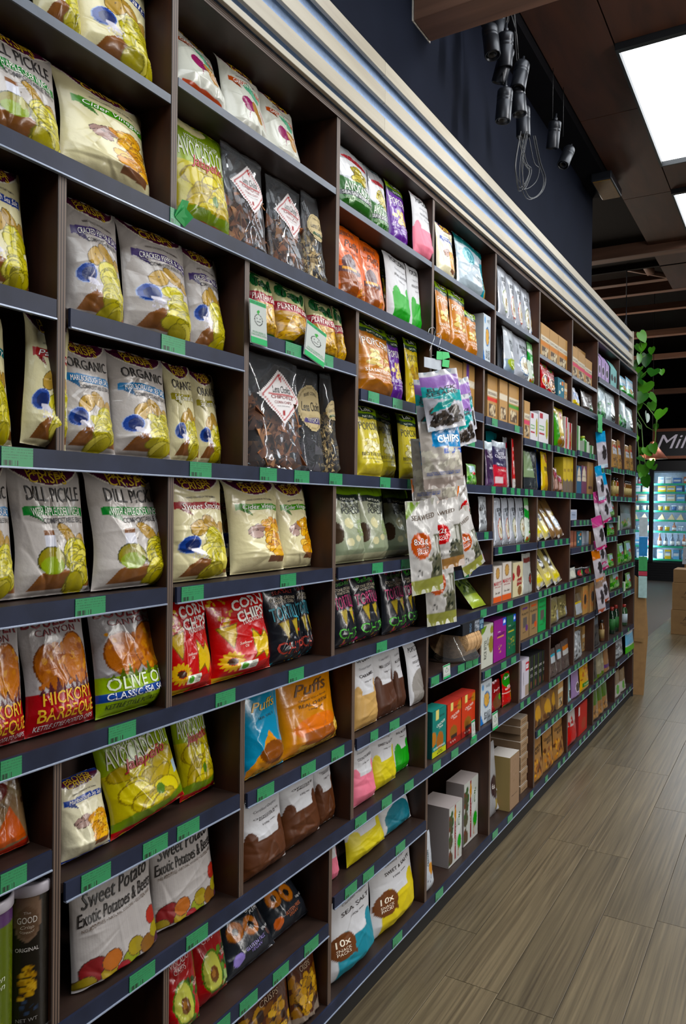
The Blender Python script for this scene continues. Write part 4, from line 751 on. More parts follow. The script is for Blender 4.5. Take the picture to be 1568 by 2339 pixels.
P_('yellowgreen', 'tall yellow and green pasta bag', .14, .23, [('f', 'AE9A10'), ('p', [(0, 0), (.35, 0), (.25, .8), (0, .85)], '3E7A1E'), ('c', .62, .82, .16, '8E2A1E'), ('e', .5, .15, .34, .14, '7A5A22')], kind='pillow', name='pasta_bag')
P_('pinkbrown', 'brown and pink nut bag', .1, .15, [('f', '5A3A2C'), ('r', .1, .1, .9, .5, '9A8078'), ('r', .1, .6, .9, .8, '7A2A3E')], kind='pillow')
P_('kraftbag', 'kraft seed pouch with white label', .12, .2, [('f', '8E6E46'), ('r', .1, .5, .9, .78, 'B0B0B4'), ('r', .1, .74, .9, .8, '9A3A2A'), ('n', .1, .1, .9, .42, 26, ['4A3424', '6A5038', '2E2018'], .06)], [('SEEDS', .5, .63, .6, .08, '3A3A44')], name='seed_pouch')
P_('granola', 'brown kraft granola bites pouch', .16, .21, [('f', '86643E'), ('n', .05, .05, .95, .5, 34, ['6E3E14', '9A6420', 'B0802E', '4A2810'], .09)], [('GRANOLA\nBITES', .5, .68, .86, .2, '1C140E')], name='granola_pouch', mat='printed_matte_film')
P_('nutkraft', 'brown kraft nut pouch with golden window', .14, .19, [('f', '6A4E30'), ('e', .5, .4, .34, .24, 'A07A3A'), ('n', .1, .02, .9, .2, 18, ['2A1A10', '4A2E1A'], .1)], [('NUTS', .5, .78, .6, .14, '24180E')], name='nut_pouch', mat='printed_matte_film')
P_('yellowcorn', 'yellow corn cake bag with green band', .16, .22, [('f', 'AE8A0E'), ('r', .1, .18, .9, .32, '2E6A2A'), ('r', 0, 0, 1, .08, 'BEA81A'), ('n', .1, .4, .9, .9, 16, ['9A5A1A', '8A4A14', 'B07A22'], .1)], [('CORN', .5, .25, .5, .08, 'C8C8A8')], kind='pillow')
P_('redwhite', 'red and white raspberry snack bag', .12, .17, [('f', '9A141E'), ('r', 0, .55, 1, 1, 'A8A29E'), ('n', .1, .5, .9, .85, 10, ['8A0E18', '9E1C24', 'B4AAA8'], .13)], kind='pillow')
P_('blockteal', 'pale teal oat pouch with round window', .13, .2, [('f', '7AA0A4'), ('e', .6, .28, .24, .16, '2A201C'), ('ring', .6, .28, .3, .7, 'C8D4D4')]); P_('blockpurple', 'mauve oat pouch with round window', .13, .2, [('f', '7E6A8E'), ('e', .6, .34, .24, .16, '2A201C'), ('ring', .6, .34, .3, .7, 'C8BCCC')])
P_('bluegreen', 'blue, white and green cereal bag', .15, .16, [('f', '8AAEC4'), ('r', 0, 0, 1, .4, '3A8A3E'), ('e', .45, .34, .2, .14, 'A8845A'), ('r', .1, .6, .9, .8, 'C4CCD2')], kind='pillow')
P_('greenleaf', 'clear bag of green leaf pasta', .15, .2, [('f', '8A9A9A'), ('n', 0, 0, 1, .45, 40, ['1E5A2A', '3E8A4A', '6AA072', '24482A'], .09), ('r', .2, .55, .9, .8, 'A8B8C0')], kind='pillow', mat='printed_foil')
P_('whitegreen', 'white bag with green band and round window', .17, .22, [('f', 'A4B0B4'), ('r', .1, .58, .95, .62, '4E9A4A'), ('e', .6, .24, .28, .18, '2E2420')], kind='pillow', mat='printed_foil')
P_('darkclear', 'clear bag of dark crackers', .18, .12, [('f', '3A322E'), ('n', 0, 0, 1, 1, 40, ['5A5450', '2A2422', '7A7470', '463C36'], .1), ('n', .5, 0, 1, .4, 12, ['1E5A2A', '2E6A3A'], .07)], kind='pillow', mat='printed_foil')
P_('whiteyellow', 'white bag with yellow base', .08, .12, [('f', 'A4A8B2'), ('r', 0, 0, 1, .3, 'B4A01A'), ('r', .2, .5, .8, .7, '4A6AA0')], kind='pillow')
P_('greensalad', 'green noodle bag', .16, .15, [('f', '6A8A5A'), ('n', 0, 0, 1, .6, 26, ['2E6A1E', '4E8A2E', '86A86A'], .12), ('r', .2, .6, .8, .9, '9AB0B8'), ('e', .6, .55, .2, .08, '9A2A2A')], kind='pillow')
P_('tallpack', 'long cream pasta pack with black window', .065, .24, [('f', 'A49A68'), ('r', .25, .4, .6, .9, '3A3226'), ('r', .15, .12, .85, .3, 'B4A83A'), ('n', 0, 0, 1, .06, 8, ['A8A8A8', '5A5A5A'], .2)], name='pasta_pack', cat='pack', kind='pillow', t=.045)
P_('tallgold', 'long brown rice paper pack with white label', .065, .24, [('f', '6A5236'), ('r', .15, .25, .9, .5, 'A8B0B8'), ('r', .15, .52, .9, .6, 'A8921E'), ('n', 0, 0, 1, .05, 8, ['A8A8A8', '4A3A2A'], .2)], name='pasta_pack', cat='pack', kind='pillow', t=.045)
P_('blackpack', 'small black sweets pack', .1, .06, [('f', '1A1A1C'), ('e', .4, .5, .3, .3, '8A2A2A'), ('e', .75, .5, .15, .3, '2E8A3A')], kind='pillow', t=.04)
P_('whitepack', 'small white wafer pack', .1, .07, [('f', '9EA09A'), ('e', .4, .5, .3, .3, 'B8B8AE')], kind='pillow', t=.05)
P_('whiteslab', 'white rice cake pack lying flat', .2, .07, [('f', 'A4A6AA'), ('e', .7, .5, .12, .25, 'A8545A')], kind='pillow', t=.12, mat='printed_foil')
P_('sixbag', 'grey multipack bag with dark speech bubble', .16, .3, [('f', '8A8A8C'), ('e', .45, .42, .32, .16, '2A1A1C'), ('p', [(.3, .32), (.5, .22), (.6, .32)], '2A1A1C'), ('r', .4, .1, .8, .25, '8A7A4A')], [('6x', .34, .43, .26, .14, 'C8C0BC')], kind='pillow', t=.08)
P_('whitebag', 'white bag with orange star beside the seaweed packs', .12, .22, [('f', 'A8ACB2'), ('e', .6, .4, .25, .1, 'A8762A'), ('n', .1, .05, .9, .35, 10, ['3A3A4A', 'A8ACB2'], .05)], [('CRACKERS', .4, .6, .5, .14, '2A4A4E', dict(rot=80))], kind='pillow', t=.07)
P_('greenstand', 'green seaweed pack lying on its back', .15, .2, [('f', '5A6A3A'), ('r', 0, 0, 1, .35, '8A9A4A'), ('n', .1, .4, .9, .95, 16, ['22301E', '3A4A30', '9AA68A'], .1)], kind='pillow', t=.05)
P_('clearlabel', 'clear pouch of dark fruit with blue label', .1, .2, [('f', '4A403E'), ('n', 0, 0, 1, .5, 30, ['2A2220', '5A4E4A', '3E3430'], .09), ('r', .1, .5, .9, .82, 'A8AEB4'), ('r', .1, .72, .9, .82, '3E8A9E')], mat='printed_foil'); P_('clearorange', 'clear pouch of dark fruit with orange label', .12, .24, [('f', '4A403E'), ('n', 0, 0, 1, .5, 30, ['2A2220', '5A4E4A', '3E3430'], .09), ('r', .1, .5, .9, .8, 'A8A8A8'), ('r', .1, .68, .9, .8, 'A8641E')], mat='printed_foil')
P_('clearsilver', 'crinkled silver snack pack', .14, .2, [('f', '8E9296'), ('n', 0, 0, 1, 1, 40, ['C2C6CA', '5A5C60', 'A0A4A8', '3E3C3A'], .09)], kind='pillow', mat='printed_foil')
P_('oliveclear', 'clear pack of green noodles with kraft card', .15, .19, [('f', '6E6648'), ('n', .1, .2, .9, .7, 24, ['8A845A', '4A4630', 'A8A078'], .09), ('r', .55, .05, .95, .5, '9AA0A8')], kind='pillow', mat='printed_foil')
P_('yellowlabel', 'clear pouch with yellow topped label', .13, .2, [('f', '5A4E3A'), ('r', .1, .15, .95, .6, 'A4AAB0'), ('r', .1, .6, .95, .68, 'B8A41E')], mat='printed_foil')
P_('darkbag', 'black foil pouch leaning beside spice jars', .1, .24, [('f', '24262C'), ('r', .3, .75, .9, .95, '4A5460')], mat='printed_foil')
P_('greenbag', 'kraft pasta bag with green top', .12, .2, [('f', '7E5E3E'), ('r', 0, .5, 1, 1, '3E5A1E'), ('n', .1, .1, .9, .4, 18, ['9A7448', '5E4228'], .1), ('r', .1, .0, .9, .06, '1E1A16')], name='pasta_bag')
P_('palegreenbag', 'pale kraft bag with olive base', .09, .21, [('f', '7A7462'), ('r', 0, 0, 1, .18, '4A5E1E'), ('r', .1, .5, .9, .7, '8E8874')], name='pasta_bag'); P_('blackgreen', 'black flour bag with green base', .1, .21, [('f', '22221E'), ('r', 0, 0, 1, .14, '3E5A1A')], name='pasta_bag'); P_('kraftpurp', 'kraft bag with purple band', .09, .21, [('f', '7E5E44'), ('r', 0, .18, 1, .32, '4A2A5A')], name='pasta_bag')
P_('blueherb', 'pale blue herb pouch with green base', .12, .24, [('f', '6AA0BE'), ('r', 0, .0, 1, .3, '4E9A3E'), ('r', .1, .8, .9, .95, 'B8C4C8'), ('r', 0, .3, 1, .36, 'B0C0C4')], name='herb_pouch')
P_('whiteherb', 'white pouch with green leaf print', .1, .2, [('f', '9E9C96'), ('e', .4, .3, .2, .18, '4E8A3A'), ('r', .0, .5, 1, 1, '6E5E4A')], name='herb_pouch')
P_('greyfluff', 'clear bag of grey seaweed over green leaves', .18, .2, [('f', '7E8688'), ('r', 0, .62, 1, 1, '5E625E'), ('n', .1, .1, .9, .4, 24, ['3E6A2A', '6A8A4A', '8A7A5A'], .1)], kind='pillow', mat='printed_foil')
# ================================================================== packages on the shelves
MC = {}; ITEMS = []
def meshes(key, var=0):
    k = (key, var)
    if k not in MC:
        d = DES[key]; seed = (abs(hash_(key)) % 9973) + var*131
        if d['kind'] == 'box': MC[k] = box_mesh('carton', d['w'], d['h'], d['t'], d['ops'], d['texts'], seed, d['res'], d['side'], d['gable'], d['topc'])
        else: MC[k] = bag_mesh('film', d['kind'], d['w'], d['h'], d['t'], d['ops'], d['texts'], seed, d['res'], d['rough'])
    return MC[k]
def hash_(s):
    v = 17
    for ch in s: v = (v*31 + ord(ch)) % 1000003
    return v
def pixrow(x, X, z):
    py = 1157.0
    for _ in range(6):
        p = onx(x, py, X); py += (p[2]-z)*FPX/max(.4, float(np.dot(p-C_, W_)))
    return py
def body(key, loc, rot, scale, var=0, label=None, comp=None):
    d = DES[key]; film, let = meshes(key, var)
    e = bpy.data.objects.new(d['name'], None); COL.objects.link(e); e.empty_display_size = .04
    e.location = loc; e.rotation_euler = rot; e.scale = scale; e['category'] = d['cat']
    link('carton' if d['kind'] == 'box' else 'film', film, d['mat'], e)
    if let: link('lettering', let, 'printed_ink', e)
    ITEMS.append((e, key, comp, d['desc'] if label is None else label, label is not None, float(loc[1])))
    return e
QUEUE = []
def put(key, comp, xl, xr, ytop=None, h=None, dx=0.0, tilt=None, yaw=0.0, roll=0.0, var=0, w=None, zoff=0.0, label=None, t=None):
    QUEUE.append(dict(key=key, comp=comp, xl=xl, xr=xr, ytop=ytop, h=h, dx=dx, tilt=tilt, yaw=yaw, roll=roll, var=var, zoff=zoff, label=label, t=t))
def bounds(comp):
    """side uprights and the underside of the board above"""
    t, k, r = comp[0], int(comp[1:-1]), comp[-1]; hi, lo, Us = TIER[t]
    top = L[hi]+SH-.020 if hi != 'T' else L['T']
    bare = t == 'A' and k < 7
    und = lambda c: MID[c] + (SH-.018 if not bare else .018)
    m1, m2 = t+str(k), t+str(k)+'m'
    if r == 'l': top = und(m2) if m2 in MID else und(m1) if m1 in MID else top
    elif r == 'm': top = und(m1)
    return Us[k]+UT+.003, Us[k+1]-.003, top-.003
def flush():
    bycomp = {}
    for q in QUEUE: bycomp.setdefault(q['comp'], []).append(q)
    for comp, qs in bycomp.items():
        lo, hi, top = bounds(comp); zs = shelf_top(comp)
        def place(q):
            d = DES[q['key']]; q['box'] = d['kind'] == 'box'; kf = min(1.0, max(0.0, ((q['xl']+q['xr'])/2-720)/330)); q['kf'] = kf; q['tt'] = (q['t'] or d['t'])*(1 if q['box'] else 1-.42*kf)
            q['front'] = (-.016 if q['box'] else -.006)+q['dx']; q['Xm'] = q['front']-q['tt']/2; q['Xr'] = q['front'] if q['box'] else q['Xm']
            zz = zs+q['zoff']+.1; Xr = q['Xr']
            q['ya'] = max(lo, onx(q['xl'], pixrow(q['xl'], Xr, zz), Xr)[1]); k_ = min(.8, max(0.0, (q['xr']-820)/450)); Xs = Xr if q['box'] else Xr+(q['front']-.012-Xr)*k_; q['yb'] = onx(q['xr'], pixrow(q['xr'], Xs, zz), Xs)[1]; q['yb'] = min(hi+(.05 if q['dx'] > .011 else 0), q['yb'])
            if q['yb']-q['ya'] < .02: q['ya'] = max(lo, q['yb']-.03); q['yb'] = q['ya']+.03
        for q in qs: place(q)
        qs.sort(key=lambda q: q['ya'])
        for i, q in enumerate(qs):
            for p in qs[:i]:
                if abs(p['zoff']-q['zoff']) > .02: continue
                o = p['yb']-q['ya']
                if o <= 0 or abs(p['Xm']-q['Xm']) > (p['tt']+q['tt'])/2*.8: continue
                m_ = (p['yb']+q['ya'])/2
                if m_-p['ya'] > .03 and q['yb']-m_ > .03: p['yb'] = m_; q['ya'] = m_
        for q in qs:
            d = DES[q['key']]; zb = zs+.001+q['zoff']; tilt = q['tilt']
            if tilt is None: tilt = 0 if q['box'] else 7-5*q['kf']
            h = q['h']
            if h is None: h = onx((q['xl']+q['xr'])/2, q['ytop'], q['Xr']-(0 if q['box'] else .02))[2]-zb
            ti = math.radians(tilt); ww = q['yb']-q['ya']; ro = math.radians(q['roll'])
            if not q['box']: zb += .55*q['tt']/2*math.sin(ti)
            if not q['box']: ww *= 1.045
            if ro: ww *= .92; zb += abs(math.sin(ro))*ww/2*.8
            h = min(h, top-zb-.002); yc = (q['ya']+q['yb'])/2; hi2 = hi+(.05 if q['dx'] > .011 else 0)
            if yc-ww/2 < lo: yc = lo+ww/2
            if yc+ww/2 > hi2: yc = max(hi2-ww/2, lo+ww/2)
            sx, sz = ww/d['w'], h/d['h']/math.cos(ti); sy = q['tt']/d['t'] if q['box'] else min(1.12, max(.5, (sx+sz)/2))*(q['tt']/d['t'])
            body(q['key'], (q['Xm'], yc, zb), (-ti, ro, math.pi/2+math.radians(q['yaw'])), (sx, sy, sz), q['var'], q['label'], comp)
    QUEUE.clear()

# ---- first two bays of the top tier, near the camera
put('plainsalt', 'A0u', 78, 186, h=.27); put('plainsalt', 'A0u', 186, 356, h=.28, var=1)
put('dill', 'A0l', -70, 150, 45, tilt=9); put('cider', 'A0l', 138, 346, 152, tilt=9)
put('garden', 'A1u', 392, 545, 92, tilt=20, roll=5); put('garden', 'A1u', 492, 612, 106, var=1, dx=-.012, tilt=9); put('garden', 'A1u', 600, 684, 186, dx=-.02, tilt=9)
put('avocado', 'A1l', 398, 523, 246, tilt=6)
put('avosalt', 'A2u', 774, 850, 278); put('avosalt', 'A2u', 848, 890, 384, dx=-.01, var=1); put('poppurple', 'A2u', 886, 940, 408, dx=-.01); put('bpink', 'A2u', 938, 1000, 442, dx=.014, tilt=4)
put('puffo', 'A2l', 770, 834, 514, tilt=5); put('puffo', 'A2l', 828, 880, 538, var=1, dx=-.012); put('popcheddar', 'A2l', 868, 896, 600, dx=-.09); put('bgreen', 'A2l', 884, 938, 588, dx=-.005); put('bgreen', 'A2l', 934, 988, 606, var=1, dx=-.008)
put('smallcrisp', 'A3u', 998, 1040, 528); put('smallcrisp', 'A3u', 1030, 1052, 545, dx=-.05, var=1); put('silverteal', 'A3u', 1046, 1112, 552, tilt=5)
put('popcaramel', 'A3l', 998, 1030, 640); put('popcaramel', 'A3l', 1028, 1070, 668, var=1); put('popcaramel', 'A3l', 1062, 1093, 722); put('ricebites', 'A3l', 1105, 1137, 724)
for i, (a, b, y, k) in enumerate(((1139, 1162, 618, 'ricegreen'), (1158, 1180, 632, 'ricered'), (1176, 1196, 650, 'ricered'), (1192, 1212, 655, 'ricegreen'), (1208, 1223, 668, 'riceblue'))): put(k, 'A4u', a, b, y, var=i % 2, dx=-.004*i)
put('riceblue', 'A4l', 1138, 1154, 728, dx=-.03); put('riceside', 'A4l', 1152, 1176, 740); put('riceblue', 'A4l', 1174, 1209, 768, var=1); put('ricecake', 'A4l', 1207, 1228, 786)
for a, b, y in ((1236, 1256, 742), (1256, 1276, 757), (1276, 1298, 772)): put('kraftorange', 'A5u', a, b, y, dx=-.01)
put('redlentil', 'A5l', 1236, 1254, 826); put('redlentil', 'A5l', 1250, 1269, 850, var=1, dx=-.01); put('redoat2', 'A5l', 1264, 1282, 862, dx=-.06); put('tealfloral', 'A5l', 1275, 1290, 865); put('kraftplain', 'A5l', 1290, 1302, 876)
for a, b, y in ((1309, 1321, 793), (1321, 1337, 806), (1337, 1353, 822)): put('kraftpink', 'A6u', a, b, y, dx=-.01)
put('whiteyellow', 'A6l', 1309, 1317, 890); put('whiteyellow', 'A6l', 1315, 1326, 900, var=1, dx=-.02); put('darkclear', 'A6l', 1326, 1360, 902)
for a, b, y in ((1367, 1374, 801), (1374, 1383, 806), (1383, 1392, 815)): put('gablepurple', 'A7u', a, b, y)
put('gableteal', 'A7u', 1394, 1412, 826)
put('greenleaf', 'A7l', 1366, 1386, 882); put('whitegreen', 'A7l', 1385, 1407, 902)
put('bluegreen', 'A8u', 1417, 1432, 866); put('bluegreen', 'A8u', 1432, 1451, 872, var=1); put('greenleaf', 'A8l', 1416, 1432, 905, var=1); put('whitegreen', 'A8l', 1430, 1447, 935, var=1)
# ---- second tier
put('seasalt', 'B0u', -72, 66, 378)
put('teal', 'B0l', -75, 34, 722); put('paprika', 'B0l', 34, 158, 728, roll=5, tilt=4, dx=.02)
put('pepper', 'B1u', 152, 283, 470); put('pepper', 'B1u', 285, 440, 522, var=1); put('pepper', 'B1u', 428, 560, 566, dx=-.008)
put('organic', 'B1l', 132, 262, 786); put('organic', 'B1l', 256, 390, 812, var=1, dx=-.008); put('orange', 'B1l', 388, 452, 838, dx=-.01); put('orange', 'B1l', 448, 552, 862, var=1, dx=-.016)
for i, (a, b, y) in enumerate(((572, 630, 628), (628, 711, 646), (702, 772, 676), (765, 822, 702))): put('plantain', 'B2u', a, b, y, var=i % 2, dx=-.002*i)
put('popcaramel', 'B3u', 820, 896, 738, var=1); put('poppurple', 'B3u', 888, 928, 758, dx=-.02); put('popcheddar', 'B3u', 922, 972, 782)
put('popbutter', 'B3l', 818, 872, 932); put('popbutter', 'B3l', 866, 912, 946, var=1, dx=-.02); put('popbutter', 'B3l', 906, 975, 952)
put('kraftplain', 'B4u', 1026, 1057, 822, dx=-.02); put('kraftpurple', 'B4u', 1058, 1101, 832, dx=-.02); put('greensalad', 'B4l', 1068, 1092, 1062)
put('kraftred', 'B5u', 1114, 1138, 858, dx=-.01); put('kraftplain', 'B5u', 1140, 1160, 868); put('kraftgreen', 'B5u', 1163, 1188, 880)
put('tealpouch', 'B5l', 1114, 1164, 985, dx=-.09); put('ketoplum', 'B5l', 1110, 1129, 1012); put('ketored', 'B5l', 1127, 1160, 1012); put('ketosilver', 'B5l', 1152, 1178, 1004, dx=-.04); put('ketofloral', 'B5l', 1172, 1204, 1009, dx=-.01)
put('kraftpink', 'B6u', 1198, 1211, 916); put('whitecracker', 'B6u', 1212, 1230, 942); put('whitecracker', 'B6u', 1231, 1254, 942)
put('darkgreen', 'B6l', 1198, 1229, 1032); put('bluebag', 'B6l', 1226, 1244, 1028, dx=-.03); put('yellowbag', 'B6l', 1238, 1263, 1036)
put('yellowgreen', 'B7u', 1267, 1290, 936); put('redstripe', 'B7u', 1290, 1298, 952); put('redstripe', 'B7u', 1299, 1308, 966, dx=-.01)
put('pinkbrown', 'B7l', 1265, 1275, 1070); put('pinkbrown', 'B7l', 1274, 1286, 1086, var=1)
for a, b in ((1286, 1295), (1295, 1304), (1304, 1312)): put('yellowbox', 'B7l', a, b, 1044)
put('greenwhite', 'B8u', 1319, 1326, 972); put('greenwhite', 'B8u', 1336, 1347, 1008); put('greenwhite', 'B8u', 1350, 1357, 1018)
put('bluewhitebox', 'B8l', 1318, 1329, 1064); put('purplewhitebox', 'B8l', 1329, 1341, 1064); put('krafttall', 'B8l', 1342, 1358, 1056)
for c, a, b, y in (('B10u', 1398, 1412, 1008), ('B10u', 1412, 1427, 1010), ('B11u', 1428, 1440, 1020), ('B11u', 1440, 1452, 1021)): put('kraftbag', c, a, b, y)
# ---- third tier
put('organic', 'C0u', -95, 38, h=.235); put('dill', 'C0u', 32, 212, h=.245); put('dill', 'C0u', 206, 384, h=.245, var=1, dx=.013)
put('hickory', 'C0l', -105, 66, h=.285); put('hickory', 'C0l', 56, 222, h=.245, var=1, tilt=10, dx=.004); put('olive', 'C0l', 214, 376, h=.235, tilt=9, dx=.013)
put('smoke', 'C1u', 382, 516, h=.235, tilt=5); put('paprika', 'C1u', 486, 560, h=.23, dx=-.07, var=1); put('cider', 'C1u', 528, 650, h=.23, var=1, dx=-.01); put('cider', 'C1u', 634, 724, h=.23, dx=-.02)
put('corn', 'C1l', 376, 490, 1376); put('corn', 'C1l', 478, 622, 1362, var=1); put('tortb', 'C1l', 606, 692, h=.235, dx=-.01); put('tortb', 'C1l', 676, 748, h=.235, var=1, dx=-.02)
put('poporganic', 'C2u', 762, 832, h=.235); put('poporganic', 'C2u', 824, 884, h=.235, var=1, dx=-.01); put('poporganic', 'C2u', 868, 906, h=.23, dx=-.06); put('poporganic', 'C2u', 884, 946, h=.23, var=1, dx=-.03)
for i, (a, b) in enumerate(((760, 814), (800, 876), (866, 928), (922, 980))): put('tortm', 'C2l', a, b, h=.238, var=i % 2, dx=-.01*(i % 2))
put('clearsilver', 'C3u', 1096, 1127, 1135); put('whiteslab', 'C3m', 1092, 1127, h=.06); put('greenstand', 'C3l', 1082, 1124, h=.13, tilt=40)
for i, (a, b, k) in enumerate(((1129, 1150, 'ricered'), (1148, 1166, 'ricered'), (1164, 1182, 'ricegreen'), (1180, 1201, 'ricegreen'))): put(k, 'C4u', a, b, 1138, var=i % 2, dx=-.004*i)
put('ricecake', 'C4u', 1200, 1220, 1138, dx=-.01)
put('marys', 'C4l', 1128, 1147, 1293); put('marys', 'C4l', 1148, 1169, 1284); put('creambox', 'C4l', 1172, 1195, 1284); put('silverpouch', 'C4l', 1195, 1220, 1262)
for i, (a, b, k) in enumerate(((1230, 1244, 'tallpack'), (1246, 1260, 'tallpack'), (1262, 1274, 'tallgold'), (1276, 1290, 'tallgold'))): put(k, 'C5u', a, b, h=.215, tilt=26, roll=-9, var=i % 2, dx=.01)
for i, (a, b) in enumerate(((1230, 1247), (1250, 1267), (1269, 1285))): put('tallpack', 'C5l', a, b, h=.205, tilt=26, roll=-9, var=i % 2, dx=.01)
put('smallwhite', 'C6u', 1303, 1319, 1164); 
for i, (a, b, k) in enumerate(((1303, 1311, 'bookbrown'), (1312, 1318, 'bookbrown'), (1319, 1330, 'tealfloral'), (1331, 1339, 'bookwhite'), (1339, 1346, 'bookwhite'), (1347, 1354, 'bookkraft'))): put(k, 'C6m', a, b, 1212+i % 3, dx=-.01)
put('whitepack', 'C6l', 1300, 1316, h=.07); put('blackpack', 'C6l', 1316, 1332, h=.06); put('blackpack', 'C6l', 1333, 1350, h=.055, var=1); put('blackpack', 'C6l', 1312, 1326, h=.055, dx=-.1); put('blackpack', 'C6l', 1327, 1344, h=.05, dx=-.11, var=1)
put('greensalad', 'C7u', 1388, 1405, h=.12); put('greensalad', 'C7m', 1388, 1406, h=.1, var=1); put('greyfluff', 'C8u', 1419, 1446, 1150); put('greenwhite', 'C8u', 1411, 1417, 1178); put('greensalad', 'C8l', 1412, 1426, h=.16, var=1); put('greensalad', 'C8l', 1428, 1450, h=.17)
put('greensalad', 'C7l', 1390, 1408, h=.1)
# ---- fourth tier
put('doritoish', 'D0u', -60, 66, h=.22, tilt=10)
put('smallcrisp', 'D1u', 140, 255, 1772, tilt=12); put('avocado', 'D1u', 246, 436, h=.23, tilt=12, var=1, roll=-7); put('avocado', 'D1u', 400, 566, h=.225, tilt=9, dx=-.02, roll=-3)
put('exotic', 'D1l', 166, 352, h=.235, tilt=5); put('exotic', 'D1l', 346, 486, h=.225, dx=-.02, tilt=5, var=1)
put('puffb', 'D2u', 552, 648, h=.235, tilt=7); put('puffo', 'D2u', 626, 664, h=.22, dx=-.07); put('puffy', 'D2u', 640, 786, h=.238, tilt=6)
put('bchoc', 'D2l', 552, 652, 1800, dx=.012); put('bchoc', 'D2l', 644, 732, h=.215, var=1, dx=.0); put('bchoc', 'D2l', 718, 792, h=.215, dx=-.012)
put('bbeige', 'D3u', 806, 862, h=.235, dx=.004); put('bbrown', 'D3u', 858, 908, h=.235, dx=-.004, tilt=8); put('bbrown', 'D3u', 904, 936, h=.23, dx=-.008, var=1, tilt=8); put('bgrey', 'D3u', 932, 990, 1464, tilt=8, dx=.012)
put('bpink', 'D3l', 802, 862, h=.205, dx=.004, var=1); put('byellow', 'D3l', 842, 912, h=.205, dx=-.01); put('bgreen', 'D3l', 886, 956, h=.2, dx=-.03)
put('teal_cracker', 'D4l', 988, 1020, 1619); put('red_cracker', 'D4l', 1022, 1054, 1602); put('red_cracker', 'D4l', 1055, 1087, 1584)
put('lakebites', 'D5u', 1099, 1127, 1427); put('magenta', 'D5u', 1128, 1157, 1414); put('greentoast', 'D5u', 1158, 1183, 1404)
put('ricebites', 'D5l', 1098, 1124, 1556); put('redoat2', 'D5l', 1122, 1148, 1548, dx=-.02); put('redoat', 'D5l', 1148, 1178, 1528, dx=-.01)
put('flatk', 'D6u', 1190, 1209, 1379); put('flato', 'D6u', 1210, 1229, 1372); put('flatg', 'D6u', 1230, 1248, 1363)
put('whitered', 'D6l', 1192, 1209, 1505, dx=.006)
for i, (a, b) in enumerate(((1210, 1219), (1220, 1229), (1230, 1239), (1240, 1249))): put('blackbox', 'D6l', a, b, 1499-5*i, dx=-.01)
put('oliveclear', 'D7u', 1257, 1277, 1362); put('oliveclear', 'D7u', 1276, 1300, 1356, var=1, dx=-.02)
put('clearlabel', 'D7l', 1257, 1271, 1476); put('clearlabel', 'D7l', 1271, 1284, 1466, var=1); put('clearorange', 'D7l', 1283, 1301, 1456)
put('yellowlabel', 'D8u', 1311, 1331, 1352); put('sunbox', 'D8u', 1331, 1345, 1338); put('sunbox', 'D8u', 1347, 1362, 1330, dx=.012)
put('clearsilver', 'D8l', 1308, 1330, 1438, var=1); put('kraftplain', 'D8l', 1331, 1345, 1428, dx=-.04)
put('darkbag', 'D9l', 1352, 1370, 1406)
put('greenwhite', 'D11u', 1422, 1430, 1330); put('greensalad', 'D11u', 1430, 1442, h=.13); put('greensalad', 'D10u', 1395, 1416, h=.15)
# ---- bottom tier
put('avochip', 'E1u', 374, 456, 2128, tilt=8); put('avochip', 'E1u', 440, 528, h=.215, tilt=9, var=1, dx=-.02)
put('vapp', 'E1u', 512, 640, h=.185, tilt=32, dx=-.01); put('vapo', 'E1u', 606, 732, h=.185, tilt=34, dx=-.02)
put('mushroom', 'E1l', 552, 668, h=.205); put('mushroom', 'E1l', 664, 732, h=.205, var=1, dx=.006)
put('bpink', 'E2u', 748, 772, h=.15, dx=-.01); put('bgrey', 'E2u', 766, 806, h=.15, dx=-.07, var=1); put('byellow', 'E2u', 796, 880, h=.155, tilt=14, dx=-.01); put('bteal', 'E2u', 874, 952, h=.155, tilt=14, dx=-.02)
put('tenblue', 'E2l', 742, 852, h=.275, tilt=4, dx=.008); put('tenyellow', 'E2l', 848, 956, h=.275, tilt=4, dx=.002)
put('whitebag', 'E3l', 964, 990, h=.205)
put('sixbag', 'E4l', 1116, 1146, h=.33, dx=-.03)
put('nutkraft', 'E5u', 1216, 1238, h=.165); put('nutkraft', 'E5u', 1237, 1260, h=.165, var=1); put('nutkraft', 'E5u', 1258, 1273, h=.165, dx=-.01); put('kraftplain', 'E5u', 1272, 1287, h=.165)
put('granola', 'E5l', 1213, 1240, h=.23); put('granola', 'E5l', 1241, 1264, h=.23, var=1); put('granola', 'E5l', 1265, 1288, h=.235)
put('blockteal', 'E6u', 1294, 1305, h=.16); put('blockpurple', 'E6u', 1306, 1324, h=.16); put('yellowcorn', 'E6u', 1325, 1346, h=.165, dx=.008)
put('yellowstrip', 'E6l', 1288, 1297, h=.19); put('redwhite', 'E6l', 1298, 1317, h=.2); put('redbook', 'E6l', 1322, 1342, h=.19)
put('blackgreen', 'E7u', 1352, 1364, h=.165); put('palegreenbag', 'E7u', 1363, 1374, h=.165); put('palegreenbag', 'E7u', 1373, 1380, h=.165, var=1); put('kraftpurp', 'E7u', 1380, 1391, h=.165)
for i, (a, b) in enumerate(((1353, 1367), (1366, 1377), (1376, 1388))): put('greenbag', 'E7l', a, b, h=.2, var=i % 2)
put('clearsilver', 'E8u', 1404, 1424, h=.14); put('blueherb', 'E8u', 1430, 1449, 1425, dx=.02); put('whiteherb', 'E8l', 1403, 1417, h=.19); put('whiteherb', 'E8l', 1417, 1429, h=.17, var=1)

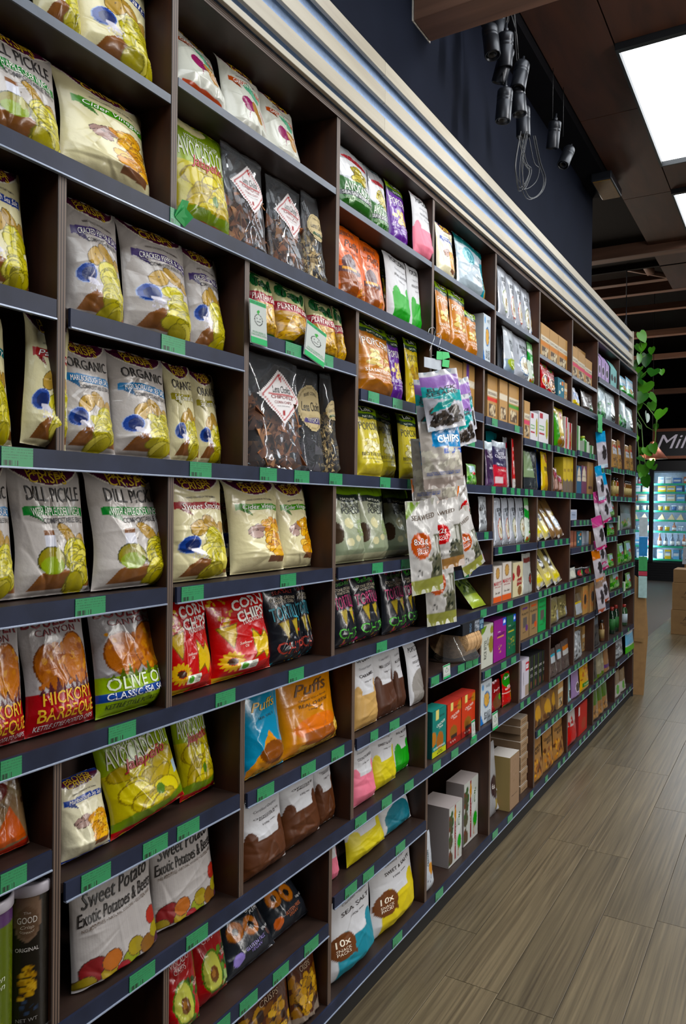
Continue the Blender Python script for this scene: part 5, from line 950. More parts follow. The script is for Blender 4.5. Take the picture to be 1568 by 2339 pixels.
# ---- clear stand-up bags of corn chips
def clearbag(comp, xl, xr, ytop, kind, chip, label, dx=0.0, seed=1):
    t = .075; zb = shelf_top(comp)+.001; Xm = -.018+dx-t/2
    lo_, hi_, top_ = bounds(comp); Xe = Xm+.012; ya = max(lo_, onx(xl, pixrow(xl, Xm, zb+.1), Xm)[1]); yb = min(hi_, onx(xr, pixrow(xr, Xe, zb+.1), Xe)[1]); w = yb-ya
    h = onx((xl+xr)/2, ytop, Xm-.01)[2]-zb; h = min(h, top_-zb-.004)
    e = thing('corn_chip_bag', label, 'corn chip bag', (Xm, (ya+yb)/2, zb), math.pi/2, 'clear bags of corn chips'); e.rotation_euler[0] = math.radians(-3)
    sf = bag_surface('pouch', w, h, t, seed, .9)
    n, m = 30, 42; S, V = np.meshgrid(np.linspace(0, 1, n), np.linspace(0, 1, m)); S = S.ravel(); V = V.ravel()
    P = np.stack(sf(S*2-1, V), 1); P2 = np.stack(sf(S*2-1, V, True), 1); k = len(P)
    Fq = [(j*n+i, j*n+i+1, (j+1)*n+i+1, (j+1)*n+i) for j in range(m-1) for i in range(n-1)]
    link('film', mesh('film', np.vstack([P, P2]), Fq+[tuple(k+i for i in f[::-1]) for f in Fq], True), 'clear_film', e)
    link('top_seal', boxm('top_seal', -w*.485, w*.485, -.0012, .0012, h*.955, h*.985), 'clear_film', e)
    # the chips: one heap nobody could count
    rng = random.Random(seed); V3 = []; F3 = []; C3 = []
    for i in range(130):
        zz = rng.uniform(.03, .60)*h; xx = rng.uniform(-.38, .38)*w; yy = rng.uniform(-.62, .62)*t/2*(1-zz/h*.6)
        q = Matrix.Rotation(rng.uniform(0, 6.3), 3, 'Z') @ Matrix.Rotation(rng.uniform(-1.2, 1.2), 3, 'X') @ Matrix.Rotation(rng.uniform(0, 6.3), 3, 'Y')
        s = w*rng.uniform(.10, .15); b0 = len(V3); c = lin(chip[i % len(chip)])
        for zt in (-.001, .001):
            for a in (0, 2.09, 4.19):
                v = q @ Vector((s*math.cos(a), s*math.sin(a), zt)); v = Vector((xx, yy, zz)) + Vector((v.x, v.y*.5, v.z))
                v.z = max(v.z, .004); v.y = max(-t*.44, min(t*.36, v.y)); v.x = max(-w*.44, min(w*.44, v.x)); V3.append(v); C3.append(c)
        F3 += [(b0, b0+2, b0+1), (b0+3, b0+4, b0+5), (b0, b0+1, b0+4, b0+3), (b0+1, b0+2, b0+5, b0+4), (b0+2, b0, b0+3, b0+5)]
    link('corn_chips', mesh('corn_chips', V3, F3, False, C3), 'printed_card', e, kind='stuff')
    # paper label
    asp = h/w; N = 34
    if kind == 'diamond':
        cx, cy, rx, ry = .54, .64, .45, .245; ops = [('f', 'D6D2D2'), ('p', [(.5, .06), (.94, .5), (.5, .94), (.06, .5)], '9A2A2A'), ('p', [(.5, .085), (.915, .5), (.5, .915), (.085, .5)], 'D6D2D2'), ('r', .2, .545, .8, .556, '9A2A2A'), ('r', .2, .44, .8, .45, '9A2A2A'), ('e', .5, .84, .035, .06, 'A01A1A', .5), ('e', .5, .2, .03, .05, '8A1A1A')]
        ins = lambda a, b: abs(a-.5)+abs(b-.5) < .5
        tx = [('CHIPOTLE', .5, .5, .52, .062, '8A2A26', dict(bold=0)), ('CORN CHIPS', .5, .405, .4, .05, '8A2A26', dict(bold=0)), ('Lena Cholita', .5, .64, .42, .13, '2A2A2A', dict(shear=.2, bold=0)), ('NON GMO • ORGANIC • GLUTEN FREE', .5, .335, .3, .018, '3A3A3A', dict(bold=0))]
    else:
        cx, cy, rx, ry = .52, .62, .44, .44/asp; ring = kind
        ops = [('f', 'B5A684'), ('ring', .5, .5, .46, .88, '8E8060'), ('p', [(.14, .16), (.86, .16), (.80, .30), (.2, .30)], ring)]
        ins = lambda a, b: (a-.5)**2+(b-.5)**2 < .25
        tx = [('Lena Cholita', .5, .53, .74, .2, '2A2620', dict(shear=.2, bold=0)), ('TOTOPOS', .5, .23, .5, .09, 'D2CCB8', dict(bow=-.02)), ('BLUE CORN' if ring != '2E4A2C' else 'THREE CORN', .5, .82, .5, .07, '3A342A', dict(bow=.05, bold=0))]
    A, B = np.meshgrid(np.linspace(0, 1, N), np.linspace(0, 1, N)); A = A.ravel(); B = B.ravel()
    lsf = lambda s, v: sf((cx+(np.asarray(s)*.5)*2*rx)*2-1, cy+(np.asarray(v)-.5)*2*ry)
    PL_ = np.stack(lsf(A*2-1, B), 1); PL_[:, 1] -= .0015; CL = paint(ops, A, B, 1.0)
    FL = [(j*N+i, j*N+i+1, (j+1)*N+i+1, (j+1)*N+i) for j in range(N-1) for i in range(N-1) if ins((i+.5)/(N-1), (j+.5)/(N-1))]
    lb = link('paper_label', mesh('paper_label', PL_, FL, True, CL), 'printed_card', e)
    le = lettering('lettering', tx, 1.0, lsf, .0026); link('lettering', le, 'printed_ink', lb)
    return e
BR = ['8E5228', 'A06232', '6E3E1C', 'AC7440', '4E3020']; YL = ['C2A468', 'D0B478', 'AE8E50', 'DCC48C']; BL = ['2A2A34', '3A3640', '22202A', '4A4450']
clearbag('A1l', 510, 614, 302, 'diamond', BR, 'clear chipotle corn chip bag next to the jalapeno crisps, top tier', seed=3)
clearbag('A1l', 612, 700, 396, 'diamond', BR, 'clear chipotle corn chip bag, second on the top tier shelf', dx=-.01, seed=4)
clearbag('A1l', 694, 786, 430, '2E4A2C', YL, 'clear yellow corn chip bag with round label, top tier', dx=.008, seed=5)
clearbag('B2l', 567, 696, 818, 'diamond', BR, 'large clear chipotle corn chip bag below the plantain snacks', seed=6)
clearbag('B2l', 668, 742, 846, '3A2E6A', BL, 'clear blue corn chip bag with purple ribbon label', dx=-.03, seed=7)
clearbag('B2l', 738, 826, 852, '2E4A2C', YL, 'clear yellow corn chip bag with green ribbon label, second tier', dx=-.012, seed=8)

# ---- flatbread stack in clear wrap with a dark paper band
e = thing('flatbread_pack', 'clear pack of stacked flatbreads with black and blue band', 'bread pack', (-.06, onx(1040, 1480, -.06)[1], shelf_top('D4u')+.001), math.pi/2); e.scale = (1, .92, .76)
rng = random.Random(5)
plain('flatbread', 'B89468', .8, var=.25, scale=60, bump=.4)
fb = lathe('flatbread', [(.015, 0), (.09, .001), (.095, .006), (.088, .011), (.012, .012)], 24)
for i in range(16):
    o = link('flatbread', fb, 'flatbread', e, (rng.uniform(-.004, .004)-.07+i*.0095, rng.uniform(-.004, .004), .098)); o.rotation_euler = (0, math.radians(78+rng.uniform(-5, 5)), rng.uniform(-.05, .05))
bs = bag_surface('pouch', .25, .215, .2, 12, 1.0); S, V = np.meshgrid(np.linspace(0, 1, 24), np.linspace(0, 1, 30)); S = S.ravel(); V = V.ravel()
P1 = np.stack(bs(S*2-1, V), 1); P2 = np.stack(bs(S*2-1, V, True), 1); Fq = [(j*24+i, j*24+i+1, (j+1)*24+i+1, (j+1)*24+i) for j in range(29) for i in range(23)]
link('film', mesh('film', np.vstack([P1, P2]), Fq+[tuple(len(P1)+i for i in f[::-1]) for f in Fq], True), 'clear_film', e)
pb = box_mesh('paper_band', .235, .06, .15, [('f', '15181E'), ('r', .55, 0, .78, 1, '6A7078'), ('n', .57, .1, .76, .95, 14, ['2A2E34', '9AA0A8'], .03), ('r', .78, 0, 1, 1, '1E3A50')], [('MOUNTAIN\nBREAD', .89, .5, .17, .2, '9AC0D8'), ('BREAD', .35, .5, .2, .09, '5A7A9A', dict(rot=90))], 3, (40, 14), '101318')
o = link('paper_band', pb[0], 'printed_card', e, (0, -.01, .145)); link('lettering', pb[1], 'printed_ink', o)

# ---- canisters
def canister(xl, xr, label, c0, cbot, texts, ops, zlid='A9A2AC'):
    zb = shelf_top('D0l')+.001; r = .0435; Xm = -.05
    y = onx((xl+xr)/2, 2200, Xm)[1]; h = .255
    e = thing('crisp_canister', label, 'canister', (Xm, y, zb), math.pi/2+math.radians(-38), 'crisp canisters on the low left shelf')
    def sf(s, v): a = np.asarray(s)*1.75; return [r*np.sin(a), -r*np.cos(a), np.asarray(v)*h]
    n, m = 70, 90; S, V = np.meshgrid(np.linspace(0, 1, n), np.linspace(0, 1, m)); S = S.ravel(); V = V.ravel()
    P = np.stack(sf((S*2-1)*(math.pi/1.75), V), 1); S2 = (S*2-1)*(math.pi/1.75)*.5+.5
    Cc = paint(ops, S2, V, h/(2*1.75*r)); Fq = [(j*n+i, j*n+i+1, (j+1)*n+i+1, (j+1)*n+i) for j in range(m-1) for i in range(n-1)]
    link('tube', mesh('tube', P, Fq, True, Cc), 'printed_film', e)
    link('lettering', lettering('lettering', texts, h/(2*1.75*r), sf), 'printed_ink', e)
    link('lid', lathe('lid', [(.0445, h-.012), (.0458, h-.011), (.0458, h+.004), (.0445, h+.007), (.040, h+.0075), (.039, h+.005), (.0, h+.005)], 40), plain('lid_white', 'B4AEB8', .35), e)
    link('base_rim', lathe('base_rim', [(.043, 0), (.0448, .001), (.0448, .006), (.0435, .008)], 40), plain('tin', '8A8A8C', .3, metal=.9), e)
canister(12, 112, 'black crisp canister with white lid and chip picture', 0, 0, [('GOOD', .5, .80, .22, .075, 'C8BEB4'), ('The', .5, .85, .08, .03, 'A89A90', dict(bold=0)), ('Crisp', .5, .75, .15, .05, 'B8A898', dict(shear=.3, bold=0)), ('COMPANY', .5, .715, .16, .025, 'B8A898', dict(bow=-.02, bold=0)), ('ORIGINAL', .5, .60, .26, .045, 'C8C0BC', dict(bold=0)), ('NET WT', .5, .12, .24, .04, '8A8684', dict(bold=0))],
  [('f', '15120F'), ('e', .5, .83, .16, .18, '6A5648'), ('e', .5, .78, .13, .11, '5A4638'), ('k', .36, .26, .64, .48, 26, .055, ['B08A3A', 'C09C4C', '9A7428'], '6A4A16'), ('n', .38, .16, .62, .24, 10, ['2A3A52', '1C2634', '15120F'], .03)])
canister(-78, 6, 'green crisp canister with white lid at the frame edge', 0, 0, [('Green\nOnion', .6, .5, .3, .16, 'C4C8A8', dict(shear=.3, bold=0))], [('f', '4E5A14'), ('r', 0, .86, 1, 1, '4A2E56'), ('k', .4, .1, .8, .34, 18, .06, ['8A9A3A', '6E7E22'], '3A4A10')])

# ---- boxes on top of boxes, seaweed multipacks, stacked cartons, jars and bottles
put('kraftpink', 'A6u', 1316, 1342, h=.09, zoff=.152, dx=-.06, label='kraft oatcake carton lying on top of the pink panel cartons')
GIM = [('f', 'A8AAA6'), ('e', .55, .62, .42, .2, 'B8BCBA'), ('e', .12, .75, .16, .12, '3A4A2E'), ('e', .12, .42, .16, .12, '44402E'), ('e', .1, .12, .2, .12, '4A3A2A'), ('n', .02, .05, .3, .9, 16, ['2E4A26', '5A2E22', '3E3A28'], .09), ('p', [(.44, .05), (.54, .05), (.5, .98), (.4, .98)], '6E161C'), ('e', .46, .82, .07, .12, 'A8761A'), ('e', .8, .3, .14, .12, '2E8A26'), ('r', 0, .0, 1, .03, 'B4B4B2')]
X('seaweed', 'white organic seaweed snack multipack', .15, .25, .16, GIM, [('gimMe', .76, .70, .40, .15, '3E6A22', dict(rot=78)), ('gimMe', .72, .15, .3, .12, 'A8621E', dict(rot=80)), ('ORGANIC', .60, .66, .26, .05, '2A4A2A', dict(rot=80)), ('SEAWEED', .28, .58, .3, .07, '2A5A4A', dict(rot=80)), ('TERIYAKI', .475, .45, .6, .05, 'C8A8A0', dict(rot=88))], 'A49A98', 'seaweed_multipack', 'multipack', (34, 50))
put('seaweed', 'E3l', 1026, 1056, h=.235, label='seaweed snack multipack showing its plain grey side', dx=-.01, t=.13); put('seaweed', 'E3l', 1060, 1110, h=.262, label='seaweed snack multipack by the right upright', dx=-.03, t=.08)
X('flatcarton', 'flat brown cardboard carton', .11, .036, .2, [('f', '8A745E'), ('r', 0, .86, 1, 1, 'A89A88'), ('r', .2, .3, .7, .5, '6E5A46')], [], '7C6650', 'flat_carton', topc='A89C90')
sw = ['bottom', 'second', 'third', 'fourth', 'fifth', 'sixth', 'seventh', 'eighth', 'ninth', 'tenth']
for i in range(10): put('flatcarton', 'E4l', 1190, 1209, h=.036, zoff=.037*i, dx=-.012-.004*(i % 2), label='flat brown carton, %s from the bottom of the leaning stack' % sw[i] if i else 'flat brown carton at the bottom of the stack')
X('tallcarton', 'tall narrow brown carton', .055, .255, .11, [('f', '86705C'), ('n', .1, .5, .9, .95, 30, ['7A6450', '8E7866'], .06)], [('MAITRE', .5, .25, .6, .06, '2A1E18')], '8E7A4A', 'tall_carton', topc='B4AEA8', res=(16, 40))
put('tallcarton', 'E4l', 1164, 1187, h=.25, dx=.012, yaw=0, label='tall narrow brown carton standing before the flat carton stack')
for i, (z, dxx, a, b) in enumerate(((0, -.03, 1118, 1142), (.075, -.05, 1119, 1144), (.15, -.06, 1117, 1140))): put('whiteslab', 'E4l', a, b, h=.07, zoff=z, dx=dxx, var=i % 2, tilt=4, label='white rice cake pack, %s of the pile in the bottom tier' % ('lowest', 'middle', 'topmost')[i])
flush()
def jar(comp, px, hh, r, cbody, clab, ccap, name, label, cat, dx=0.0, group=None):
    zb = shelf_top(comp)+.001; X_ = -.02-r+dx; y = onx(px, pixrow(px, X_, zb+.05), X_)[1]
    e = thing(name, label, cat, (X_, y, zb), 0, group)
    k = (name, hh, r, cbody, clab, ccap)
    if k not in MC:
        MC[k] = (lathe('glass', [(r*.7, 0, cbody), (r, .003, cbody), (r, hh*.18, cbody), (r, hh*.72, cbody), (r*.62, hh*.84, cbody), (r*.5, hh*.88, cbody)], 14),
                 lathe('paper_label', [(r*1.02, hh*.15, clab), (r*1.02, hh*.56, clab)], 14), lathe('cap', [(r*.58, hh*.86, ccap), (r*.6, hh*.99, ccap), (r*.3, hh, ccap)], 14))
    g, l_, c = MC[k]
    link('glass', g, 'printed_glass', e); link('paper_label', l_, 'printed_card', e); link('cap', c, 'printed_film', e); return e
g_ = 'sauce bottles on the end shelves'
for i in range(4): jar('B10l', 1401+i*7, .14, .019, '8A3A12' if i else '7A6A2A', 'A8955C', '22242A', 'sauce_bottle', 'orange sauce bottle, %s from left in the second-last end bay' % ORD[i], 'bottle', group=g_)
for i in range(5): jar('B11l', 1428+i*3.6, .13, .017, '6A4418', 'A08E58', '1E2026', 'sauce_bottle', 'amber sauce bottle, %s from left in the last end bay' % ORD[i], 'bottle', group=g_)
jar('B9l', 1390, .13, .02, '7A5A1A', 'A8985C', '22242A', 'sauce_bottle', 'lone sauce bottle beside the far hanging packs', 'bottle', group=g_)
jar('A7l', 1410, .13, .018, '7A4A14', 'A8981E', '6A2A1A', 'sauce_bottle', 'yellow labelled bottle in the top end bay', 'bottle', group=g_)
jar('B8u', 1331, .11, .026, '3E8A1E', '6AA83A', '9AA82A', 'squeeze_bottle', 'lime green squeeze bottle on the second tier', 'bottle')
for i in range(3): jar('D9l', 1375+i*5.5, .15, .019, '5A3A1C', '8A7448', '1E1E20', 'spice_jar', 'brown spice jar, %s from left beside the black pouch' % ORD[i], 'jar', group='spice jars in the end unit')
for i in range(2): jar('D10l', 1398+i*9, .2, .025, '12281A', '1E5A26', '8A2A22', 'wine_bottle', 'dark green bottle, %s in the fourth tier end bay' % ('left' if i == 0 else 'right'), 'bottle', group='dark bottles in the end unit')
jar('D11l', 1425, .17, .03, '2A4A2A', '9AA8B0', '9A2A22', 'sauce_bottle', 'bottle with pale label in the last fourth tier bay', 'bottle')
jar('E8l', 1434, .16, .03, '2A2E38', '3A6A9A', '1E1E22', 'sauce_bottle', 'dark bottle with blue label in the lowest end bay', 'bottle')

# ---- little cards and tags on the shelf edges
X('stockcard', 'white out of stock card with green header', .055, .105, .0016, [('f', 'AEB2AE'), ('r', 0, .9, 1, 1, '2E9A60'), ('r', 0, 0, 1, .14, '2E9A60'), ('ring', .5, .57, .26, .72, '1C201C'), ('c', .4, .6, .03, '1C201C'), ('c', .6, .6, .03, '1C201C'), ('b', .525, .012, -.03, '1C201C', .38, .62), ('e', .5, .76, .1, .035, '2E8A3A', .6), ('r', .48, .69, .52, .75, '2E8A3A')],
  [('OUT OF STOCK', .5, .95, .9, .11, '0E3A22', dict(bold=0)), ("I'M ON ORDER SO\nCHECK BACK SOON!", .5, .24, .92, .2, '2E8A50', dict(bold=0))], 'A8ACA8', 'stock_card', 'card', (34, 60))
def card(xl, xr, z, h, label, roll=0.0, X_=.014):
    ya = onx(xl, pixrow(xl, X_, z+.05), X_)[1]; yb = onx(xr, pixrow(xr, X_, z+.05), X_)[1]; d = DES['stockcard']
    return body('stockcard', (X_, (ya+yb)/2, z), (math.radians(-3), math.radians(roll), math.pi/2), ((yb-ya)/d['w'], 1, h/d['h']), 0, label, 'B2u')
card(573, 612, MID['B2']+.002, .105, 'white out of stock card by the left plantain bag'); card(694, 742, MID['B2']+.004, .098, 'tilted white out of stock card before the third plantain bag', 12)
card(1076, 1087, MID['C3m']-.24, .09, 'small out of stock card on the red cracker shelf', 0, .012) if False else None
card(1126.5, 1139, L['4']+.004, .075, 'small white stock card under the red cookie bag'); card(1079, 1087, L['4']+.03, .075, 'small white stock card by the red cracker cartons')
card(1014, 1030, MID['D4']+.012, .05, 'small pale stock card under the flatbread pack')
plain('flag_green', '17A04A', .45, var=.06); 
fl = thing('shelf_flag', 'folded bright green tags sticking out from the top tier shelf', 'tag', tuple(onx(398, 500, .008)))
for (a, b, c, d) in (((0, .0, .006), (0, .028, .012), (.012, .03, .044), (.010, .012, .042)), ((0, .002, .004), (0, .03, -.008), (.014, .042, .014), (.012, .018, .028))):
    link('tag', mesh('tag', [a, b, c, d] + [(q[0]+.0012, q[1], q[2]) for q in (a, b, c, d)], [(0, 1, 2, 3), (7, 6, 5, 4), (0, 4, 5, 1), (1, 5, 6, 2), (2, 6, 7, 3), (3, 7, 4, 0)]), 'flag_green', fl)

# ---- packs hanging from clip strips
def hang(key, px, py, w, h, X_, yaw, roll, label, tilt=0.0):
    d = DES[key]; p = onx(px, py, X_); rot = (math.radians(-tilt), math.radians(roll), math.pi/2+math.radians(yaw))
    from mathutils import Euler
    v = Euler(rot).to_matrix() @ Vector((0, 0, h)); loc = Vector(p)-v
    return body(key, loc, rot, (w/d['w'], 1.0, h/d['h']), 0, label, 'hang')
def FL_(key, desc, ops, texts, w=.13, h=.19, res=(40, 56), t=.03, mat='printed_film'): D(key, 'flat', w, h, t, ops, texts, desc, 'hanging_pack', 'snack pack', mat, res, 1.1)
FL_('sesame', 'black sesame pack', [('f', 'A4A4AC'), ('p', [(0, .62), (1, .55), (1, .9), (0, .92)], '7A5C94'), ('r', .0, .92, 1, 1, 'B8B8BC'), ('p', [(0, .58), (1, .42), (1, .62), (0, .76)], '3E8E90'), ('n', .1, .06, .9, .36, 40, ['2E2824', '4A423C', '1C1815'], .1), ('p', [(.1, .3), (.6, .36), (.8, .5), (.3, .46)], '2F8684'), ('r', 0, 0, 1, .05, 'B4B4B8')], [('BLACK\nSESAME', .48, .65, .8, .2, '1C1C22')])
FL_('cauli', 'white chips pack with blue panel', [('f', '9C9690'), ('p', [(.25, .62), (1, .58), (1, .92), (.3, .95)], '1876A8'), ('r', .5, .5, 1, .57, '1F48A0'), ('n', .05, .28, .95, .55, 30, ['B8B4A8', 'A8A498', 'C6C2B6', '8E8A80'], .1), ('r', 0, 0, 1, .16, '857A74'), ('r', 0, .97, 1, 1, 'B4B4B4')], [('CHIPS', .66, .72, .58, .18, 'DCE6EC', dict(bold=.03)), ('CAULIFLOWER', .64, .86, .56, .07, 'DCE6EC'), ('SEA SALT FLAVOUR', .75, .535, .44, .045, 'DCE6EC'), ('GLUTEN VEGAN HALAL NON\nFREE FRIENDLY TUMMY GMO', .5, .22, .84, .08, '2A4A92')], w=.14, h=.22)
def snack(key, c, foot, corner, desc): FL_(key, desc, [('f', 'B2B0AE'), ('p', [(.55, .1), (.98, .1), (.98, .62), (.7, .6)], '4A4A3C'), ('e', .72, .5, .07, .12, 'AEAEA8'), ('e', .86, .47, .06, .12, 'A2A29C'), ('n', .55, .12, .95, .4, 14, ['22281E', '5A5A48', '8A8878'], .07), ('r', 0, 0, 1, .15, foot), ('p', [(0, 1), (.5, 1), (0, .8)], corner), ('c', .34, .52, .27, c), ('c', .25, .22, .07, '2A2A2A'), ('c', .25, .22, .055, 'B2B0AE')], [('8x2g', .32, .56, .36, .16, 'E8E4E0', dict(rise=.04)), ('SNACK\nPACKS', .36, .47, .34, .14, 'E8E4E0', dict(rise=.04)), ('SEAWEED', .5, .82, .7, .1, '5A4632', dict(shear=.1))], w=.14, h=.26)
snack('snackred', 'A81824', '86643E', 'B0601E', 'white seaweed snack pack with red circle'); snack('snackorange', 'A84E1E', '7E8048', '6E8A1E', 'white seaweed snack pack with orange circle')
hang('snackorange', 1000, 1240, .13, .29, .035, -30, -5, 'seaweed snack pack hanging lowest on the near clip strip')
hang('snackorange', 962, 1142, .14, .31, .055, -24, -7, 'orange circle seaweed pack with green corner, left of the clip strip')
hang('snackred', 972, 1090, .13, .26, .045, -24, -8, 'seaweed pack with orange corner behind the chips packs')
hang('snackorange', 1046, 1168, .12, .24, .05, -20, -24, 'orange circle seaweed pack fanning right below the chips packs')
hang('snackorange', 1062, 1176, .12, .24, .03, 0, -28, 'rightmost orange circle seaweed pack on the clip strip')
hang('snackred', 1052, 1100, .12, .2, .04, 4, -28, 'red circle seaweed pack fanning out to the right')
hang('snackred', 1006, 1142, .145, .235, .085, -32, -9, 'front red circle seaweed pack below the chips packs')
hang('cauli', 970, 1000, .12, .24, .045, -26, -6, 'cauliflower chips pack at the back left of the strip')
hang('cauli', 1004, 1036, .135, .21, .065, -32, -4, 'lower cauliflower chips pack hanging under the front one')
hang('cauli', 1002, 960, .155, .22, .115, -34, -7, 'front cauliflower chips pack with blue panel')
hang('sesame', 1052, 868, .12, .205, .045, -8, -22, 'black sesame pack fanning right on the clip strip')
hang('sesame', 1046, 905, .12, .18, .06, -20, -16, 'lower black sesame pack behind the front one')
hang('sesame', 978, 866, .12, .20, .075, -28, -8, 'black sesame pack peeking out on the left')
hang('sesame', 1000, 846, .145, .19, .12, -36, -12, 'front black sesame pack at the strip top')
cs = thing('clip_strip', 'near clip strip on wire hooks with green tags', 'clip strip', tuple(onx(985, 800, .04)))
o0 = Vector(onx(985, 800, .04))
plain('wire', 'A8ACB0', .25, metal=.9); plain('grey_card', '8E949C', .35); 
def pw(lst, X_): return [Vector(onx(x, y, X_))-o0 for x, y in lst]
link('hook', tube('hook', pw([(978, 764), (981, 751), (990, 747), (995, 753), (992, 775), (982, 800), (984, 812), (992, 812)], .022), .0011), 'wire', cs)
link('hook', tube('hook', pw([(998, 764), (1003, 761), (1008, 768), (1005, 785), (1001, 796), (1004, 801), (1009, 797)], .022), .0011), 'wire', cs)
def quad(name, pts, X_, mat, parent, th=.0012):
    P = pw(pts, X_); return link(name, mesh(name, P+[p+Vector((th, 0, 0)) for p in P], [(3, 2, 1, 0), (4, 5, 6, 7), (0, 1, 5, 4), (1, 2, 6, 5), (2, 3, 7, 6), (3, 0, 4, 7)]), mat, parent)
quad('holder_card', [(969, 815), (1009, 822), (1008, 847), (969, 838)], .03, 'grey_card', cs)
for q in ([(998, 802), (1009, 803), (1011, 822), (997, 821)], [(1010, 803), (1025, 805), (1028, 817), (1010, 822)], [(1011, 821), (1027, 823), (1025, 840), (1010, 837)]): quad('tag', q, .034, 'flag_green', cs)
link('ribbon', tube('ribbon', pw([(992, 830), (1000, 950), (1006, 1100), (1010, 1300)], .02), .004, 4), 'grey_card', cs)
def FS(key, c, foot, desc): FL_(key, desc, [('f', 'A8A4AC'), ('r', 0, .7, 1, 1, c), ('e', .62, .42, .24, .2, '2E2A2C'), ('r', 0, .0, 1, .1, foot)], [], w=.075, h=.19, res=(14, 26), t=.02)
FS('farblue', '1E7EA8', 'B8C8D0', 'blue and white pack'); FS('farpink', '9A3A6E', '9A2A5A', 'pink and white pack'); FS('farorange', 'A8641E', 'A8744A', 'orange and white pack'); FS('farbrown', '7A6A60', '8A4A3A', 'grey brown pack')
far = [('farblue', 1372, 985, .09, .24, .02, -8, 0), ('farblue', 1366, 1064, .06, .22, .04, -12, 1), ('farblue', 1374, 1082, .07, .26, .05, -18, 2), ('farpink', 1364, 1122, .07, .24, .03, -10, 3), ('farpink', 1372, 1128, .08, .19, .05, -22, 4), ('farpink', 1362, 1180, .09, .21, .06, -16, 5),
       ('farpink', 1366, 1232, .08, .17, .04, -16, 6), ('farorange', 1360, 1256, .07, .2, .05, -14, 7), ('farpink', 1371, 1240, .07, .18, .03, -18, 8), ('farbrown', 1366, 1318, .07, .23, .04, -12, 9), ('farbrown', 1373, 1312, .08, .19, .02, -16, 10)]
nmz = ['highest blue', 'left blue', 'long blue', 'upper left pink', 'upper right pink', 'large pink', 'lower pink', 'orange topped', 'right lower pink', 'lowest grey brown', 'second lowest grey brown']
for (k, x, y, w, h, X_, roll, i) in far: hang(k, x, y, w, h, X_, -30, roll, '%s pack on the far clip strip' % nmz[i])
cs2 = thing('clip_strip', 'far clip strip ribbon with stacked bright green tags', 'clip strip', tuple(onx(1370, 960, .02))); o0 = Vector(onx(1370, 960, .02))
for i in range(5): quad('tag', [(1366+i % 2, 946+8*i), (1377-i % 2, 948+8*i), (1376, 957+8*i), (1367, 955+8*i)], .02+.002*i, 'flag_green', cs2)
link('ribbon', tube('ribbon', pw([(1370, 980), (1368, 1100), (1366, 1250), (1368, 1400)], .012), .004, 4), 'grey_card', cs2)

# ---- labels: every package gets one of its own
from collections import defaultdict
ROWN = {}
for r_i, t in enumerate('ABCDE'): ROWN[t+'u'] = r_i*2; ROWN[t+'m'] = r_i*2; ROWN[t+'l'] = r_i*2+1
bykey = defaultdict(list)
for it in ITEMS:
    if not it[4]: bykey[it[3]].append(it)
NUM = {2: 'two', 3: 'three', 4: 'four', 5: 'five'}
def rowname(c): return 'shelf row %s' % ['one', 'two', 'three', 'four', 'five', 'six', 'seven', 'eight', 'nine', 'ten'][ROWN[c[0]+c[-1]]] + (' lower' if c[-1] == 'm' else '')
for desc, its in bykey.items():
    comps = defaultdict(list)
    for it in its: comps[it[2]].append(it)
    for c, sub in comps.items():
        sub.sort(key=lambda q: q[5]); n = len(sub)
        for i, it in enumerate(sub):
            o_ = '' if n == 1 else ((', left of two', ', right of two')[i] if n == 2 else (', leftmost of %s' % NUM[n] if i == 0 else ', rightmost of %s' % NUM[n] if i == n-1 else ', middle of three' if n == 3 else ', %s of %s' % (ORD[i], NUM[n])))
            rw = ''
            if len(comps) > 1:
                rw = ', ' + rowname(c)
                if sum(1 for c2 in comps if rowname(c2) == rowname(c)) > 1: rw += ' bay %s' % ORD[int(c[1:-1])]
            it[0]['label'] = desc + o_ + rw
            if len(its) > 1: it[0]['group'] = 'packages alike: ' + desc
for it in ITEMS:
    if it[4]:
        it[0]['label'] = it[3]
        if it[2] == 'hang': it[0]['group'] = 'packs hanging on the clip strips'
# ================================================================== lamps, plant and the far end of the shop
plain('lamp_black', '23262C', .35, metal=.4, var=.1); plain('lamp_inner', '0A0A0C', .3); plain('cable_black', '101114', .45)
spot_b = lathe('housing', [(.012, .118), (.026, .116), (.0285, .11), (.0285, .086), (.0272, .084), (.0285, .082), (.0285, .074), (.0272, .072), (.0285, .07), (.0285, .004), (.027, 0), (.0245, .001), (.0235, .03), (.0, .034)], 22)
spot_l = lathe('lens', [(.018, .012), (.0195, .009), (.019, .006), (.014, .005), (.010, .012)], 18)
spot_c = lathe('cable_gland', [(.009, .116), (.009, .13), (.005, .134), (.004, .15)], 10)
LX = .15
sp = [(1140, 96, 8, 0), (1153, 155, 12, 0), (1183, 205, -6, 16), (1140, 190, 20, -8), (1149, 278, 4, 0), (1187, 262, -4, 3), (1196, 313, -3, 0), (1126, 128, 10, 6)]
nm = ['highest black spotlight in the hanging cluster', 'second highest spotlight with shiny flecks', 'spotlight tipped so its mouth shows', 'spotlight half hidden on the cluster left', 'lower left spotlight of the cluster', 'lower right spotlight beside it', 'lowest spotlight of the hanging cluster', 'dim spotlight at the cluster top left']
